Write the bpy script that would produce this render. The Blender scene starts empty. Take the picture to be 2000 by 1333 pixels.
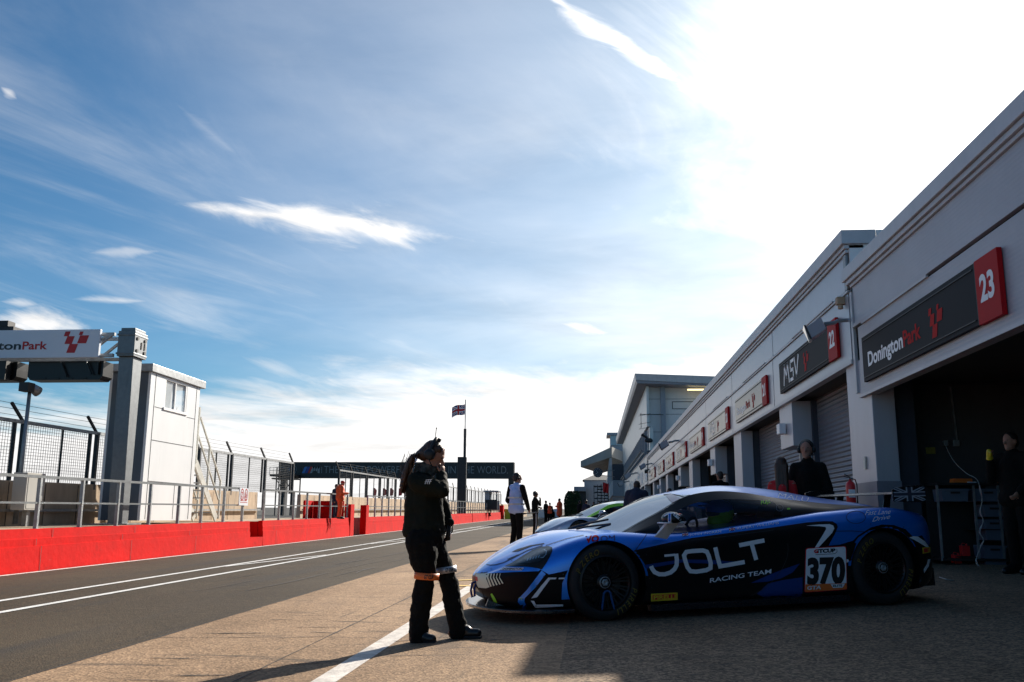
import bpy, bmesh, math, random
from math import sin, cos, pi, radians as rad
from mathutils import Vector, Matrix, noise
from mathutils.bvhtree import BVHTree
random.seed(7)
SC = bpy.context.scene
COL = SC.collection

# ---------------------------------------------------------------- camera
F = 1793.0; CX, CY = 1000.0, 666.5; H = 1.04
Yc = Vector((158, -345.5, -F)).normalized()
Zc = Vector((60, 9336, -F)); Zc = (Zc - Yc * Yc.dot(Zc)).normalized()
Xc = Yc.cross(Zc)
R3 = Matrix((Xc, Yc, Zc))            # world = R3 @ camera
CAM = Vector((0, 0, H))
cd = bpy.data.cameras.new('camera'); cam = bpy.data.objects.new('camera', cd); COL.objects.link(cam)
m4 = R3.to_4x4(); m4.translation = CAM; cam.matrix_world = m4
cd.sensor_width = 36; cd.lens = F / 2000 * 36; cd.clip_end = 20000; cd.clip_start = 0.05
SC.camera = cam

# ---------------------------------------------------------------- light
SUN_AZ, SUN_EL = 25.5, 27.6
SKY_STRENGTH = 0.052
EXPOSURE = 0.75
SC.view_settings.view_transform = 'Standard'; SC.view_settings.look = 'None'
SC.view_settings.exposure = EXPOSURE; SC.view_settings.gamma = 1.0; SC.view_settings.use_curve_mapping = False
SDIR = Vector((sin(rad(SUN_AZ)) * cos(rad(SUN_EL)), cos(rad(SUN_AZ)) * cos(rad(SUN_EL)), sin(rad(SUN_EL))))
sl = bpy.data.lights.new('sun', 'SUN'); sl.energy = 5.0; sl.angle = rad(0.5); sl.color = (1.0, 0.93, 0.82)
sun = bpy.data.objects.new('sun', sl); COL.objects.link(sun)
sun.rotation_euler = (-SDIR).to_track_quat('-Z', 'Y').to_euler()

def G(x, y):                            # height of the ground: pit lane climbs gently, apron falls away from the garages
    return 0.0093 * y + (0.03 * (min(x, 6) + 1.6) if x > -1.6 else 0)
def ray(px, py): return (R3 @ Vector((px - CX, -(py - CY), -F))).normalized()
def atX(px, py, x): d = ray(px, py); return CAM + d * (x / d.x)
def atY(px, py, y): d = ray(px, py); return CAM + d * (y / d.y)
def gnd(px, py):
    d = ray(px, py); a, b = .1, 3000.
    for _ in range(60):
        m = (a + b) / 2; p = CAM + d * m
        if p.z > G(p.x, p.y): a = m
        else: b = m
    return CAM + d * a

# ---------------------------------------------------------------- world: Nishita sky with cirrus
W = bpy.data.worlds.new('World'); SC.world = W; W.use_nodes = True
nt = W.node_tree; nt.nodes.clear()
def N(t, **k):
    n = nt.nodes.new(t)
    for a, b in k.items(): setattr(n, a, b)
    return n
def lk(a, b): nt.links.new(a, b)
def M(op, a, b=None, c=None, clamp=False):
    n = N('ShaderNodeMath', operation=op); n.use_clamp = clamp
    for i, v in enumerate((a, b, c)):
        if v is None: continue
        if isinstance(v, (int, float)): n.inputs[i].default_value = v
        else: lk(v, n.inputs[i])
    return n.outputs[0]
def sstep(x, a, b):
    n = N('ShaderNodeMapRange', interpolation_type='SMOOTHSTEP'); lk(x, n.inputs[0])
    n.inputs[1].default_value = a; n.inputs[2].default_value = b; return n.outputs[0]
sky = N('ShaderNodeTexSky'); sky.sky_type = 'NISHITA'; sky.sun_disc = False
sky.sun_elevation = rad(SUN_EL); sky.sun_rotation = rad(SUN_AZ); sky.air_density = 1.0; sky.dust_density = 0.6; sky.ozone_density = 1.5
tc = N('ShaderNodeTexCoord'); sep = N('ShaderNodeSeparateXYZ'); lk(tc.outputs['Generated'], sep.inputs[0])
dx, dy, dz = sep.outputs
# planar cloud-layer coordinates (a layer high above the ground)
zz = M('ADD', M('MAXIMUM', dz, 0.0), 0.10)
cu = M('DIVIDE', dx, zz); cv = M('DIVIDE', dy, zz)
def rotc(a):
    return (M('ADD', M('MULTIPLY', cu, cos(a)), M('MULTIPLY', cv, sin(a))), M('SUBTRACT', M('MULTIPLY', cv, cos(a)), M('MULTIPLY', cu, sin(a))))
def nz(uv, sx, sy, scale, detail=6, rough=.6, dist=0.0, off=0.0):
    c = N('ShaderNodeCombineXYZ'); lk(M('MULTIPLY', uv[0], sx), c.inputs[0]); lk(M('MULTIPLY', uv[1], sy), c.inputs[1]); c.inputs[2].default_value = off
    n = N('ShaderNodeTexNoise'); lk(c.outputs[0], n.inputs['Vector']); n.inputs['Scale'].default_value = scale
    n.inputs['Detail'].default_value = detail; n.inputs['Roughness'].default_value = rough; n.inputs['Distortion'].default_value = dist
    return n.outputs['Fac']
r1 = rotc(rad(62)); r2 = rotc(rad(75))
streak = sstep(nz(r1, .42, 1.0, 1.3, 9, .62, 1.6), .42, .80)
broad = sstep(nz((cu, cv), .7, .8, .6, 5, .55, .3, 3.1), .36, .66)
fine = nz(r2, .3, 1.2, 4.5, 8, .65, 1.2, 7.7)
# direction ratios used to lay out the big cloud masses of that morning round the compass
sy = M('MAXIMUM', dy, 0.02)
S_ = M('DIVIDE', dx, sy); T_ = M('DIVIDE', dz, sy)
fwd = M('GREATER_THAN', dy, 0.02)
dot = N('ShaderNodeVectorMath', operation='DOT_PRODUCT'); lk(tc.outputs['Generated'], dot.inputs[0]); dot.inputs[1].default_value = SDIR
sd = M('MAXIMUM', dot.outputs['Value'], 0.0)
def st(px, py): d = ray(px, py); return d.x / d.y, d.z / d.y
warp1 = M('MULTIPLY', M('SUBTRACT', fine, .5), .10); warp2 = M('MULTIPLY', M('SUBTRACT', nz(r1, .5, 1.0, 3.0, 6, .6, .4, 1.3), .5), .12)
wcmb = N('ShaderNodeCombineXYZ'); lk(M('ADD', M('MULTIPLY', S_, .45), M('MULTIPLY', T_, .25)), wcmb.inputs[0]); lk(M('SUBTRACT', M('MULTIPLY', T_, 1.5), M('MULTIPLY', S_, -.35)), wcmb.inputs[1])
wnn = N('ShaderNodeTexNoise'); lk(wcmb.outputs[0], wnn.inputs['Vector']); wnn.inputs['Scale'].default_value = 22; wnn.inputs['Detail'].default_value = 8; wnn.inputs['Roughness'].default_value = .6; wnn.inputs['Distortion'].default_value = .6
wn = wnn.outputs['Fac']
def wisp(p0, p1, w, amp, soft=1.0):
    (s0, t0), (s1, t1) = st(*p0), st(*p1); L = math.hypot(s1 - s0, t1 - t0); cx, cy = (s0 + s1) / 2, (t0 + t1) / 2; ux, uy = (s1 - s0) / L, (t1 - t0) / L
    a = M('SUBTRACT', S_, cx); b = M('SUBTRACT', M('ADD', T_, M('MULTIPLY', warp1, w * 9)), cy)
    al = M('DIVIDE', M('ADD', M('MULTIPLY', a, ux), M('MULTIPLY', b, uy)), L / 2)
    ac = M('DIVIDE', M('SUBTRACT', M('MULTIPLY', b, ux), M('MULTIPLY', a, uy)), w)
    q = M('ADD', M('POWER', M('ABSOLUTE', al), 1.6), M('ABSOLUTE', ac))
    q = M('ADD', q, M('MULTIPLY', M('SUBTRACT', wn, .5), 2.6))
    f = M('SUBTRACT', 1.0, sstep(q, -.25, 1.30))
    return M('MULTIPLY', M('MULTIPLY', f, fwd), amp)
wisps = None
for a in [((380, 405), (900, 465), .024, 1.0), ((1040, -30), (1440, 240), .013, 1.0), ((1090, 15), (1250, 110), .016, .8), ((130, 584), (290, 588), .007, .6), ((1090, 632), (1200, 652), .009, .75),
          ((170, 495), (330, 490), .008, .4), ((-20, 630), (180, 640), .024, .95), ((460, 690), (620, 750), .009, .4), ((0, 588), (80, 596), .006, .5),
          ((340, 200), (470, 310), .010, .14), ((620, 742), (900, 752), .012, .7), ((0, 168), (35, 195), .007, .6), ((800, 700), (900, 735), .008, .35)]:
    f = wisp(*a); wisps = f if wisps is None else M('MAXIMUM', wisps, f)
# low white bank towards the horizon, thicker to the right
Tw = M('ADD', T_, M('MULTIPLY', warp2, 1.1))
bank = M('SUBTRACT', 1.0, sstep(M('SUBTRACT', Tw, M('MULTIPLY', S_, .06)), .105, .195))
low = M('SUBTRACT', 1.0, sstep(dz, .0, .13))
# veil of thin cloud lit from behind round the sun
veil = M('POWER', sstep(M('ADD', sd, M('MULTIPLY', M('ADD', warp2, M('MULTIPLY', M('SUBTRACT', streak, .4), .09)), 1.1)), .865, 1.0), 1.4)
front = M('ADD', .30, M('MULTIPLY', sstep(dy, -.3, .5), .70))
film = M('ADD', M('MULTIPLY', broad, .045), M('MULTIPLY', M('MULTIPLY', sstep(M('ADD', sd, M('MULTIPLY', warp2, .8)), .60, .95), M('ADD', .55, M('MULTIPLY', broad, .45))), .52))
cov = M('MAXIMUM', M('MAXIMUM', bank, M('MULTIPLY', low, .9)), veil)
cov = M('MAXIMUM', cov, wisps)
haze_ = M('MULTIPLY', M('SUBTRACT', 1.0, sstep(M('SUBTRACT', dz, M('MULTIPLY', dx, .35)), .02, .42)), .30)
cov = M('MAXIMUM', cov, haze_)
cov = M('MAXIMUM', cov, M('MULTIPLY', streak, M('ADD', .06, M('MULTIPLY', M('MULTIPLY', broad, .34), M('SUBTRACT', 1.0, M('MULTIPLY', sstep(dz, .35, .55), .7))))))
cov = M('MULTIPLY', M('ADD', cov, film, clamp=True), front)
# cloud radiance: forward scattering makes clouds near the sun far brighter than those behind the camera
glow = M('ADD', M('MULTIPLY', M('POWER', sd, 6.0), 2.6), M('MULTIPLY', M('POWER', sd, 60.0), 9.0))
cb = M('ADD', 5.2, glow)
cb = M('MULTIPLY', cb, M('ADD', M('MULTIPLY', sstep(nz((cu, cv), 1, 1.6, 1.6, 6, .6, .3, 5.5), .2, .7), .28), .76))
cc = N('ShaderNodeCombineColor'); lk(M('MULTIPLY', cb, 1.0), cc.inputs[0]); lk(M('MULTIPLY', cb, .985), cc.inputs[1]); lk(M('MULTIPLY', cb, .97), cc.inputs[2])
# seen from here the clear sky is a strong polarised blue
tint = N('ShaderNodeMix', data_type='RGBA', blend_type='MULTIPLY'); tint.inputs[0].default_value = 1.0
lk(sky.outputs[0], tint.inputs[6]); tint.inputs[7].default_value = (0.36, 0.80, 1.08, 1)
mix = N('ShaderNodeMix', data_type='RGBA'); lk(cov, mix.inputs[0]); lk(tint.outputs[2], mix.inputs[6])
cs = N('ShaderNodeVectorMath', operation='SCALE'); lk(cc.outputs[0], cs.inputs[0]); cs.inputs['Scale'].default_value = 2.4
lk(cs.outputs[0], mix.inputs[7])
bg = N('ShaderNodeBackground'); lk(mix.outputs[2], bg.inputs[0]); bg.inputs[1].default_value = SKY_STRENGTH
wo = N('ShaderNodeOutputWorld'); lk(bg.outputs[0], wo.inputs[0])

# ---------------------------------------------------------------- materials
def mat(name, col, rough=.6, metal=0.0, var=0.0, vscale=4.0, bump=0.0, bscale=20.0, coat=0.0, coatr=.05, spec=.5, stretch=None, emit=None, alpha=None, flake=0):
    m = bpy.data.materials.new(name); m.use_nodes = True; t = m.node_tree; b = t.nodes['Principled BSDF']
    c4 = (*col, 1); b.inputs['Base Color'].default_value = c4; b.inputs['Roughness'].default_value = rough; b.inputs['Metallic'].default_value = metal
    b.inputs['Coat Weight'].default_value = coat; b.inputs['Coat Roughness'].default_value = coatr; b.inputs['Specular IOR Level'].default_value = spec
    tcn = t.nodes.new('ShaderNodeTexCoord'); mp = t.nodes.new('ShaderNodeMapping'); t.links.new(tcn.outputs['Object'], mp.inputs[0])
    if stretch: mp.inputs['Scale'].default_value = stretch
    if var:
        n = t.nodes.new('ShaderNodeTexNoise'); n.inputs['Scale'].default_value = vscale; n.inputs['Detail'].default_value = 7; n.inputs['Roughness'].default_value = .65
        t.links.new(mp.outputs[0], n.inputs['Vector'])
        r = t.nodes.new('ShaderNodeValToRGB'); r.color_ramp.elements[0].position = .3; r.color_ramp.elements[1].position = .7
        r.color_ramp.elements[0].color = (*[max(0, x * (1 - var)) for x in col], 1); r.color_ramp.elements[1].color = (*[min(1, x * (1 + var)) for x in col], 1)
        t.links.new(n.outputs['Fac'], r.inputs[0]); t.links.new(r.outputs[0], b.inputs['Base Color'])
        rr = t.nodes.new('ShaderNodeMapRange'); rr.inputs[3].default_value = max(0, rough - .12 * min(1, var * 3)); rr.inputs[4].default_value = min(1, rough + .12 * min(1, var * 3))
        t.links.new(n.outputs['Fac'], rr.inputs[0]); t.links.new(rr.outputs[0], b.inputs['Roughness'])
    if bump:
        n2 = t.nodes.new('ShaderNodeTexNoise'); n2.inputs['Scale'].default_value = bscale; n2.inputs['Detail'].default_value = 5
        t.links.new(mp.outputs[0], n2.inputs['Vector'])
        bp = t.nodes.new('ShaderNodeBump'); bp.inputs['Strength'].default_value = bump; bp.inputs['Distance'].default_value = .02
        t.links.new(n2.outputs['Fac'], bp.inputs['Height']); t.links.new(bp.outputs[0], b.inputs['Normal'])
    if emit: b.inputs['Emission Color'].default_value = (*emit[0], 1); b.inputs['Emission Strength'].default_value = emit[1]
    if alpha is not None: b.inputs['Alpha'].default_value = alpha
    return m
def nodes_of(m): return m.node_tree, m.node_tree.nodes['Principled BSDF']

def ground_mat(name, base, lo, hi, fine_s, speck, streaks, rough=.85, rubber=0.0):
    m = mat(name, base, rough); t, b = nodes_of(m)
    def nn(k, **a):
        n = t.nodes.new(k)
        for q, v in a.items(): setattr(n, q, v)
        return n
    L = t.links.new
    b.inputs['Specular IOR Level'].default_value = .22
    tcn = nn('ShaderNodeTexCoord')
    def noi(scale, st_=(1, 1, 1), det=6, ro=.6, rot=0):
        mp = nn('ShaderNodeMapping'); mp.inputs['Scale'].default_value = st_; mp.inputs['Rotation'].default_value = (0, 0, rot); L(tcn.outputs['Object'], mp.inputs[0])
        n = nn('ShaderNodeTexNoise'); n.inputs['Scale'].default_value = scale; n.inputs['Detail'].default_value = det; n.inputs['Roughness'].default_value = ro; L(mp.outputs[0], n.inputs['Vector']); return n.outputs['Fac']
    r = nn('ShaderNodeValToRGB'); r.color_ramp.elements[0].position = .32; r.color_ramp.elements[1].position = .68
    r.color_ramp.elements[0].color = (*lo, 1); r.color_ramp.elements[1].color = (*hi, 1); L(noi(.55, (1, .45, 1), 8, .62), r.inputs[0])
    # aggregate
    vo = nn('ShaderNodeTexVoronoi'); vo.inputs['Scale'].default_value = fine_s; L(tcn.outputs['Object'], vo.inputs['Vector'])
    ag = nn('ShaderNodeValToRGB'); ag.color_ramp.elements[0].color = (1 - speck,) * 3 + (1,); ag.color_ramp.elements[1].color = (1 + speck,) * 3 + (1,)
    ag.color_ramp.elements[0].position = .15; ag.color_ramp.elements[1].position = .95
    sp_ = nn('ShaderNodeSeparateColor'); L(vo.outputs['Color'], sp_.inputs[0]); L(sp_.outputs[0], ag.inputs[0])
    mx = nn('ShaderNodeMix', data_type='RGBA', blend_type='MULTIPLY'); mx.inputs[0].default_value = 1; L(r.outputs[0], mx.inputs[6]); L(ag.outputs[0], mx.inputs[7])
    # mid-size grain
    g2 = nn('ShaderNodeMapRange'); g2.inputs[1].default_value = .3; g2.inputs[2].default_value = .7; g2.inputs[3].default_value = 1 - speck * .6; g2.inputs[4].default_value = 1 + speck * .5; L(noi(9, (1, 1, 1), 9, .75), g2.inputs[0])
    mx2 = nn('ShaderNodeMix', data_type='RGBA', blend_type='MULTIPLY'); mx2.inputs[0].default_value = 1; L(mx.outputs[2], mx2.inputs[6]); L(g2.outputs[0], mx2.inputs[7])
    out = mx2.outputs[2]
    for (sc, st_, rot, a0, a1, dark, amt) in streaks:
        s = nn('ShaderNodeMapRange', interpolation_type='SMOOTHSTEP'); s.inputs[1].default_value = a0; s.inputs[2].default_value = a1; s.inputs[3].default_value = 0; s.inputs[4].default_value = amt
        L(noi(sc, st_, 5, .55, rot), s.inputs[0])
        q = nn('ShaderNodeMix', data_type='RGBA'); L(s.outputs[0], q.inputs[0]); L(out, q.inputs[6]); q.inputs[7].default_value = (*dark, 1); out = q.outputs[2]
    L(out, b.inputs['Base Color'])
    bp = nn('ShaderNodeBump'); bp.inputs['Strength'].default_value = .55; bp.inputs['Distance'].default_value = .006; L(vo.outputs['Distance'], bp.inputs['Height'])
    bp2 = nn('ShaderNodeBump'); bp2.inputs['Strength'].default_value = .35; bp2.inputs['Distance'].default_value = .02; L(noi(14, (1, 1, 1), 8, .7), bp2.inputs['Height']); L(bp.outputs[0], bp2.inputs['Normal'])
    L(bp2.outputs[0], b.inputs['Normal'])
    return m
def ribbed(name, col, rough, metal, period, axis=2, depth=.01, strength=.6, var=.06):
    m = mat(name, col, rough, metal, var=var, vscale=.8); t, b = nodes_of(m)
    tcn = t.nodes.new('ShaderNodeTexCoord'); wv = t.nodes.new('ShaderNodeTexWave'); wv.wave_type = 'BANDS'; wv.bands_direction = 'XYZ'[axis]
    wv.inputs['Scale'].default_value = 2 * pi / (20 * period); t.links.new(tcn.outputs['Object'], wv.inputs['Vector'])
    bp = t.nodes.new('ShaderNodeBump'); bp.inputs['Strength'].default_value = strength; bp.inputs['Distance'].default_value = depth
    t.links.new(wv.outputs['Fac'], bp.inputs['Height']); t.links.new(bp.outputs[0], b.inputs['Normal'])
    return m

MT = {}
MT['black'] = mat('matt_black', (.012, .012, .013), .55, var=.3, vscale=6)
MT['gloss_black'] = mat('gloss_black', (.005, .005, .006), .38, spec=.3, coat=.10, var=.2, vscale=3)
MT['carbon'] = mat('carbon_fibre', (.012, .012, .014), .28, var=.4, vscale=90, coat=.5)
MT['white_paint'] = mat('white_paint', (.80, .80, .79), .5, var=.05, vscale=2)
MT['white_vinyl'] = mat('white_vinyl', (.78, .80, .84), .4, var=.03, vscale=8)
MT['red_paint'] = mat('red_wall_paint', (.62, .004, .003), .75, spec=.08, var=.16, vscale=1.6, bump=.35, bscale=9)
def scuff(m, dark, scale, st, a0, a1, amt):
    t, b = nodes_of(m); src = b.inputs['Base Color'].links[0].from_socket; tcn = t.nodes.new('ShaderNodeTexCoord'); mp = t.nodes.new('ShaderNodeMapping'); mp.inputs['Scale'].default_value = st
    n = t.nodes.new('ShaderNodeTexNoise'); n.inputs['Scale'].default_value = scale; n.inputs['Detail'].default_value = 8; n.inputs['Roughness'].default_value = .7; r = t.nodes.new('ShaderNodeMapRange'); r.interpolation_type = 'SMOOTHSTEP'
    r.inputs[1].default_value = a0; r.inputs[2].default_value = a1; r.inputs[4].default_value = amt; q = t.nodes.new('ShaderNodeMix'); q.data_type = 'RGBA'
    t.links.new(tcn.outputs['Object'], mp.inputs[0]); t.links.new(mp.outputs[0], n.inputs[0]); t.links.new(n.outputs['Fac'], r.inputs[0]); t.links.new(r.outputs[0], q.inputs[0]); t.links.new(src, q.inputs[6]); q.inputs[7].default_value = (*dark, 1); t.links.new(q.outputs[2], b.inputs['Base Color'])
scuff(MT['red_paint'], (.10, .01, .008), 2.2, (1, .6, 1.5), .58, .76, .38); scuff(MT['red_paint'], (.45, .10, .08), 9, (1, .3, 2.5), .62, .74, .35)
MT['red_vinyl'] = mat('red_vinyl', (.60, .018, .022), .35, var=.05, vscale=8)
MT['galv'] = mat('galvanised_steel', (.16, .17, .18), .5, .8, var=.13, vscale=10, bump=.05, bscale=30)
MT['galv_dull'] = mat('dull_steel', (.30, .31, .32), .5, .6, var=.25, vscale=9)
MT['dark_steel'] = mat('dark_painted_steel', (.02, .023, .028), .5, .3, var=.3, vscale=7)
MT['cladding'] = mat('white_cladding', (.72, .73, .74), .45, var=.05, vscale=1.2, stretch=(1, 1, .3))
MT['tan'] = mat('tan_concrete', (.44, .325, .22), .85, var=.28, vscale=1.5, bump=.3, bscale=25, stretch=(1, 1, .5))
MT['fascia'] = ribbed('ribbed_silver_fascia', (.42, .43, .47), .5, .15, .055, depth=.004, strength=.35, var=.10)
MT['fascia_flat'] = mat('flat_silver_fascia', (.42, .43, .47), .36, .25, var=.10, vscale=.8, stretch=(1, 1, 2))
MT['trim'] = mat('silver_trim', (.46, .47, .50), .45, .15, var=.12, vscale=2)
MT['pillar'] = mat('grey_pillar_paint', (.44, .45, .50), .42, .15, var=.10, vscale=1.5, stretch=(1, 1, .3))
MT['navy_frame'] = mat('navy_frame', (.035, .043, .065), .5, var=.2, vscale=3)
MT['shutter'] = ribbed('shutter_slats', (.20, .215, .25), .45, .35, .10, depth=.03, strength=1.0, var=.18)
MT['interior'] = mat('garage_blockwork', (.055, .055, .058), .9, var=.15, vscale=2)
MT['sign_matt'] = mat('matt_sign_navy', (.010, .012, .018), .6, var=.1, vscale=1, spec=.10)
MT['sign_navy'] = mat('sign_navy', (.012, .015, .022), .28, var=.1, vscale=1, spec=.22)
MT['chrome'] = mat('bright_steel', (.6, .6, .62), .2, .9, var=.1)
MT['rubber'] = mat('tyre_rubber', (.010, .010, .011), .75, var=.25, vscale=12, bump=.1)
MT['yellow'] = mat('yellow_vinyl', (.75, .52, .03), .45, var=.05)
MT['lime'] = mat('lime_vinyl', (.30, .75, .03), .45, var=.06)
MT['orange'] = mat('orange_cloth', (.85, .10, .02), .75, var=.12, vscale=9, bump=.25, bscale=14)
MT['orange_vinyl'] = mat('orange_vinyl', (.80, .17, .03), .45, var=.05)
MT['skin'] = mat('skin', (.36, .18, .125), .6, spec=.3, var=.10, vscale=12)
MT['hair_brown'] = mat('brown_hair', (.055, .022, .010), .45, var=.5, vscale=40, stretch=(1, 1, .15), bump=.5, bscale=60)
MT['hair_dark'] = mat('dark_hair', (.018, .012, .009), .5, var=.4, vscale=40, bump=.4, bscale=60)
MT['cloth_black'] = mat('black_cloth', (.0075, .0075, .007), .9, spec=.15, var=.35, vscale=14, bump=.5, bscale=22)
MT['cloth_navy'] = mat('navy_cloth', (.012, .018, .045), .8, var=.25, vscale=10, bump=.3)
MT['cloth_olive'] = mat('olive_black_padding', (.010, .0115, .007), .8, spec=.2, var=.3, vscale=10, bump=.5, bscale=16)
MT['cloth_blue'] = mat('pale_blue_vest', (.42, .55, .90), .7, var=.08, vscale=8, bump=.2)
MT['band_silver'] = mat('reflective_band', (.48, .48, .50), .35, .4, var=.1)
MT['cloth_red'] = mat('red_cloth', (.55, .012, .015), .75, var=.15, vscale=9, bump=.2)
MT['boot'] = mat('black_boot', (.008, .008, .009), .35, var=.2, bump=.3)
MT['glass'] = mat('window_glass', (.02, .025, .03), .05, var=0, spec=.8)
MT['crate'] = mat('grey_plastic_crate', (.10, .125, .17), .5, var=.1)
MT['foliage'] = mat('hedge_leaves', (.035, .065, .018), .7, var=.5, vscale=2.5)
MT['dark_roof'] = mat('dark_roof', (.05, .05, .055), .7, var=.2)
MT['concrete_grey'] = mat('grey_concrete', (.42, .41, .38), .8, var=.25, vscale=.5, stretch=(1, 1, .2))
MT['blue_vinyl'] = mat('blue_vinyl', (.03, .15, .62), .4, var=.05)

scuff(MT['tan'], (.12, .09, .07), 1.6, (1, 1.5, .35), .52, .72, .6)
scuff(MT['cladding'], (.40, .39, .36), 2.5, (2, 2, .25), .58, .78, .45)
scuff(MT['galv'], (.10, .10, .10), 3.0, (1.5, 1.5, .2), .56, .75, .5); 
# ---------------------------------------------------------------- object helpers
def tag(o, label=None, cat=None, group=None, kind=None):
    if label: o['label'] = label
    if cat: o['category'] = cat
    if group: o['group'] = group
    if kind: o['kind'] = kind
    return o
def thing(name, label, cat, loc=(0, 0, 0), rz=0, group=None):
    o = bpy.data.objects.new(name, None); COL.objects.link(o); o.location = loc; o.rotation_euler = (0, 0, rz)
    o.empty_display_size = .2
    return tag(o, label, cat, group)
class MB:
    def __init__(s): s.v = []; s.f = []; s.m = []
    def add(s, vs, fs, mi=0):
        o = len(s.v); s.v += [tuple(v) for v in vs]; s.f += [tuple(i + o for i in f) for f in fs]; s.m += [mi] * len(fs)
    def box(s, a, b, mi=0):
        x0, y0, z0 = a; x1, y1, z1 = b
        s.add([(x0, y0, z0), (x1, y0, z0), (x1, y1, z0), (x0, y1, z0), (x0, y0, z1), (x1, y0, z1), (x1, y1, z1), (x0, y1, z1)],
              [(0, 3, 2, 1), (4, 5, 6, 7), (0, 1, 5, 4), (1, 2, 6, 5), (2, 3, 7, 6), (3, 0, 4, 7)], mi)
    def hexa(s, bot, top, mi=0):
        s.add(list(bot) + list(top), [(0, 3, 2, 1), (4, 5, 6, 7), (0, 1, 5, 4), (1, 2, 6, 5), (2, 3, 7, 6), (3, 0, 4, 7)], mi)
    def quad(s, a, b, c, d, mi=0): s.add([a, b, c, d], [(0, 1, 2, 3)], mi)
    def bar(s, p, q, w, h=None, mi=0, up=None):
        p, q = Vector(p), Vector(q); d = (q - p).normalized(); h = h or w
        u = Vector(up) if up else (Vector((0, 0, 1)) if abs(d.z) < .95 else Vector((0, 1, 0)))
        a = d.cross(u).normalized() * w / 2; b = a.cross(d).normalized() * h / 2
        s.hexa([p - a - b, p + a - b, p + a + b, p - a + b], [q - a - b, q + a - b, q + a + b, q - a + b], mi)
    def tube(s, pts, r, n=8, mi=0, cap=True):
        pts = [Vector(p) for p in pts]; rs = r if isinstance(r, (list, tuple)) else [r] * len(pts); rings = []; prev = None
        for i, p in enumerate(pts):
            d = (pts[min(i + 1, len(pts) - 1)] - pts[max(i - 1, 0)]).normalized()
            if prev is None: a = d.orthogonal().normalized()
            else: a = (prev - d * prev.dot(d)).normalized()
            prev = a; b = d.cross(a)
            rings.append([p + (a * cos(2 * pi * k / n) + b * sin(2 * pi * k / n)) * rs[i] for k in range(n)])
        vs = [v for rg in rings for v in rg]; fs = []
        for i in range(len(pts) - 1):
            for k in range(n): fs.append((i * n + k, i * n + (k + 1) % n, (i + 1) * n + (k + 1) % n, (i + 1) * n + k))
        if cap: fs.append(tuple(range(n - 1, -1, -1))); fs.append(tuple((len(pts) - 1) * n + k for k in range(n)))
        s.add(vs, fs, mi)
    def ell(s, c, r, nu=14, nv=9, mi=0, rot=None):
        vs = []; fs = []; c = Vector(c)
        for j in range(nv + 1):
            th = pi * j / nv
            for i in range(nu):
                ph = 2 * pi * i / nu; p = Vector((r[0] * sin(th) * cos(ph), r[1] * sin(th) * sin(ph), r[2] * cos(th)))
                if rot: p = rot @ p
                vs.append(c + p)
        for j in range(nv):
            for i in range(nu): fs.append((j * nu + i, (j + 1) * nu + i, (j + 1) * nu + (i + 1) % nu, j * nu + (i + 1) % nu))
        s.add(vs, fs, mi)
    def lathe(s, prof, n=32, mi=0, axis='y', c=(0, 0, 0), closed=False):     # prof: (radius, along axis)
        vs = []; fs = []
        for (r, t) in prof:
            for k in range(n):
                a = 2 * pi * k / n; x, z = r * cos(a), r * sin(a)
                p = (x, t, z) if axis == 'y' else ((x, z, t) if axis == 'z' else (t, x, z))
                vs.append((p[0] + c[0], p[1] + c[1], p[2] + c[2]))
        m = len(prof)
        for j in range(m - 1 + (1 if closed else 0)):
            for k in range(n): fs.append((j * n + k, j * n + (k + 1) % n, ((j + 1) % m) * n + (k + 1) % n, ((j + 1) % m) * n + k))
        s.add(vs, fs, mi)
    def prism(s, poly, y0, y1, mi=0, ax=1):     # polygon (a,b) extruded along axis ax
        def P(a, b, t): return (a, t, b) if ax == 1 else ((t, a, b) if ax == 0 else (a, b, t))
        n = len(poly); vs = [P(a, b, y0) for a, b in poly] + [P(a, b, y1) for a, b in poly]
        s.add(vs, [tuple(range(n)), tuple(range(2 * n - 1, n - 1, -1))] + [(i, i + n, (i + 1) % n + n, (i + 1) % n) for i in range(n)], mi)
    def build(s, name, mats, parent=None, smooth=False, bevel=0, world=False, fix=True):
        me = bpy.data.meshes.new(name); me.from_pydata(s.v, [], s.f)
        if not isinstance(mats, (list, tuple)): mats = [mats]
        for m in mats: me.materials.append(m)
        me.polygons.foreach_set('material_index', s.m)
        if fix:
            bm = bmesh.new(); bm.from_mesh(me); bmesh.ops.recalc_face_normals(bm, faces=bm.faces); bm.to_mesh(me); bm.free()
        if smooth: me.polygons.foreach_set('use_smooth', [True] * len(me.polygons))
        me.update()
        o = bpy.data.objects.new(name, me); COL.objects.link(o)
        if parent:
            o.parent = parent
            if world: o.matrix_parent_inverse = mw(parent).inverted()
        if bevel:
            b = o.modifiers.new('bevel', 'BEVEL'); b.width = bevel; b.segments = 2; b.limit_method = 'ANGLE'
        return o
def mw(o):
    m = Matrix.LocRotScale(o.location, o.rotation_euler, o.scale)
    return (mw(o.parent) @ o.matrix_parent_inverse @ m) if o.parent else m
def smooth_angle(o, deg=40):
    me = o.data; me.polygons.foreach_set('use_smooth', [True] * len(me.polygons))
    try: me.set_sharp_from_angle(angle=rad(deg))
    except Exception: pass
def evaluated_mesh(o):
    dg = bpy.context.evaluated_depsgraph_get(); dg.update(); return bpy.data.meshes.new_from_object(o.evaluated_get(dg))
_txt = {}
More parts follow.
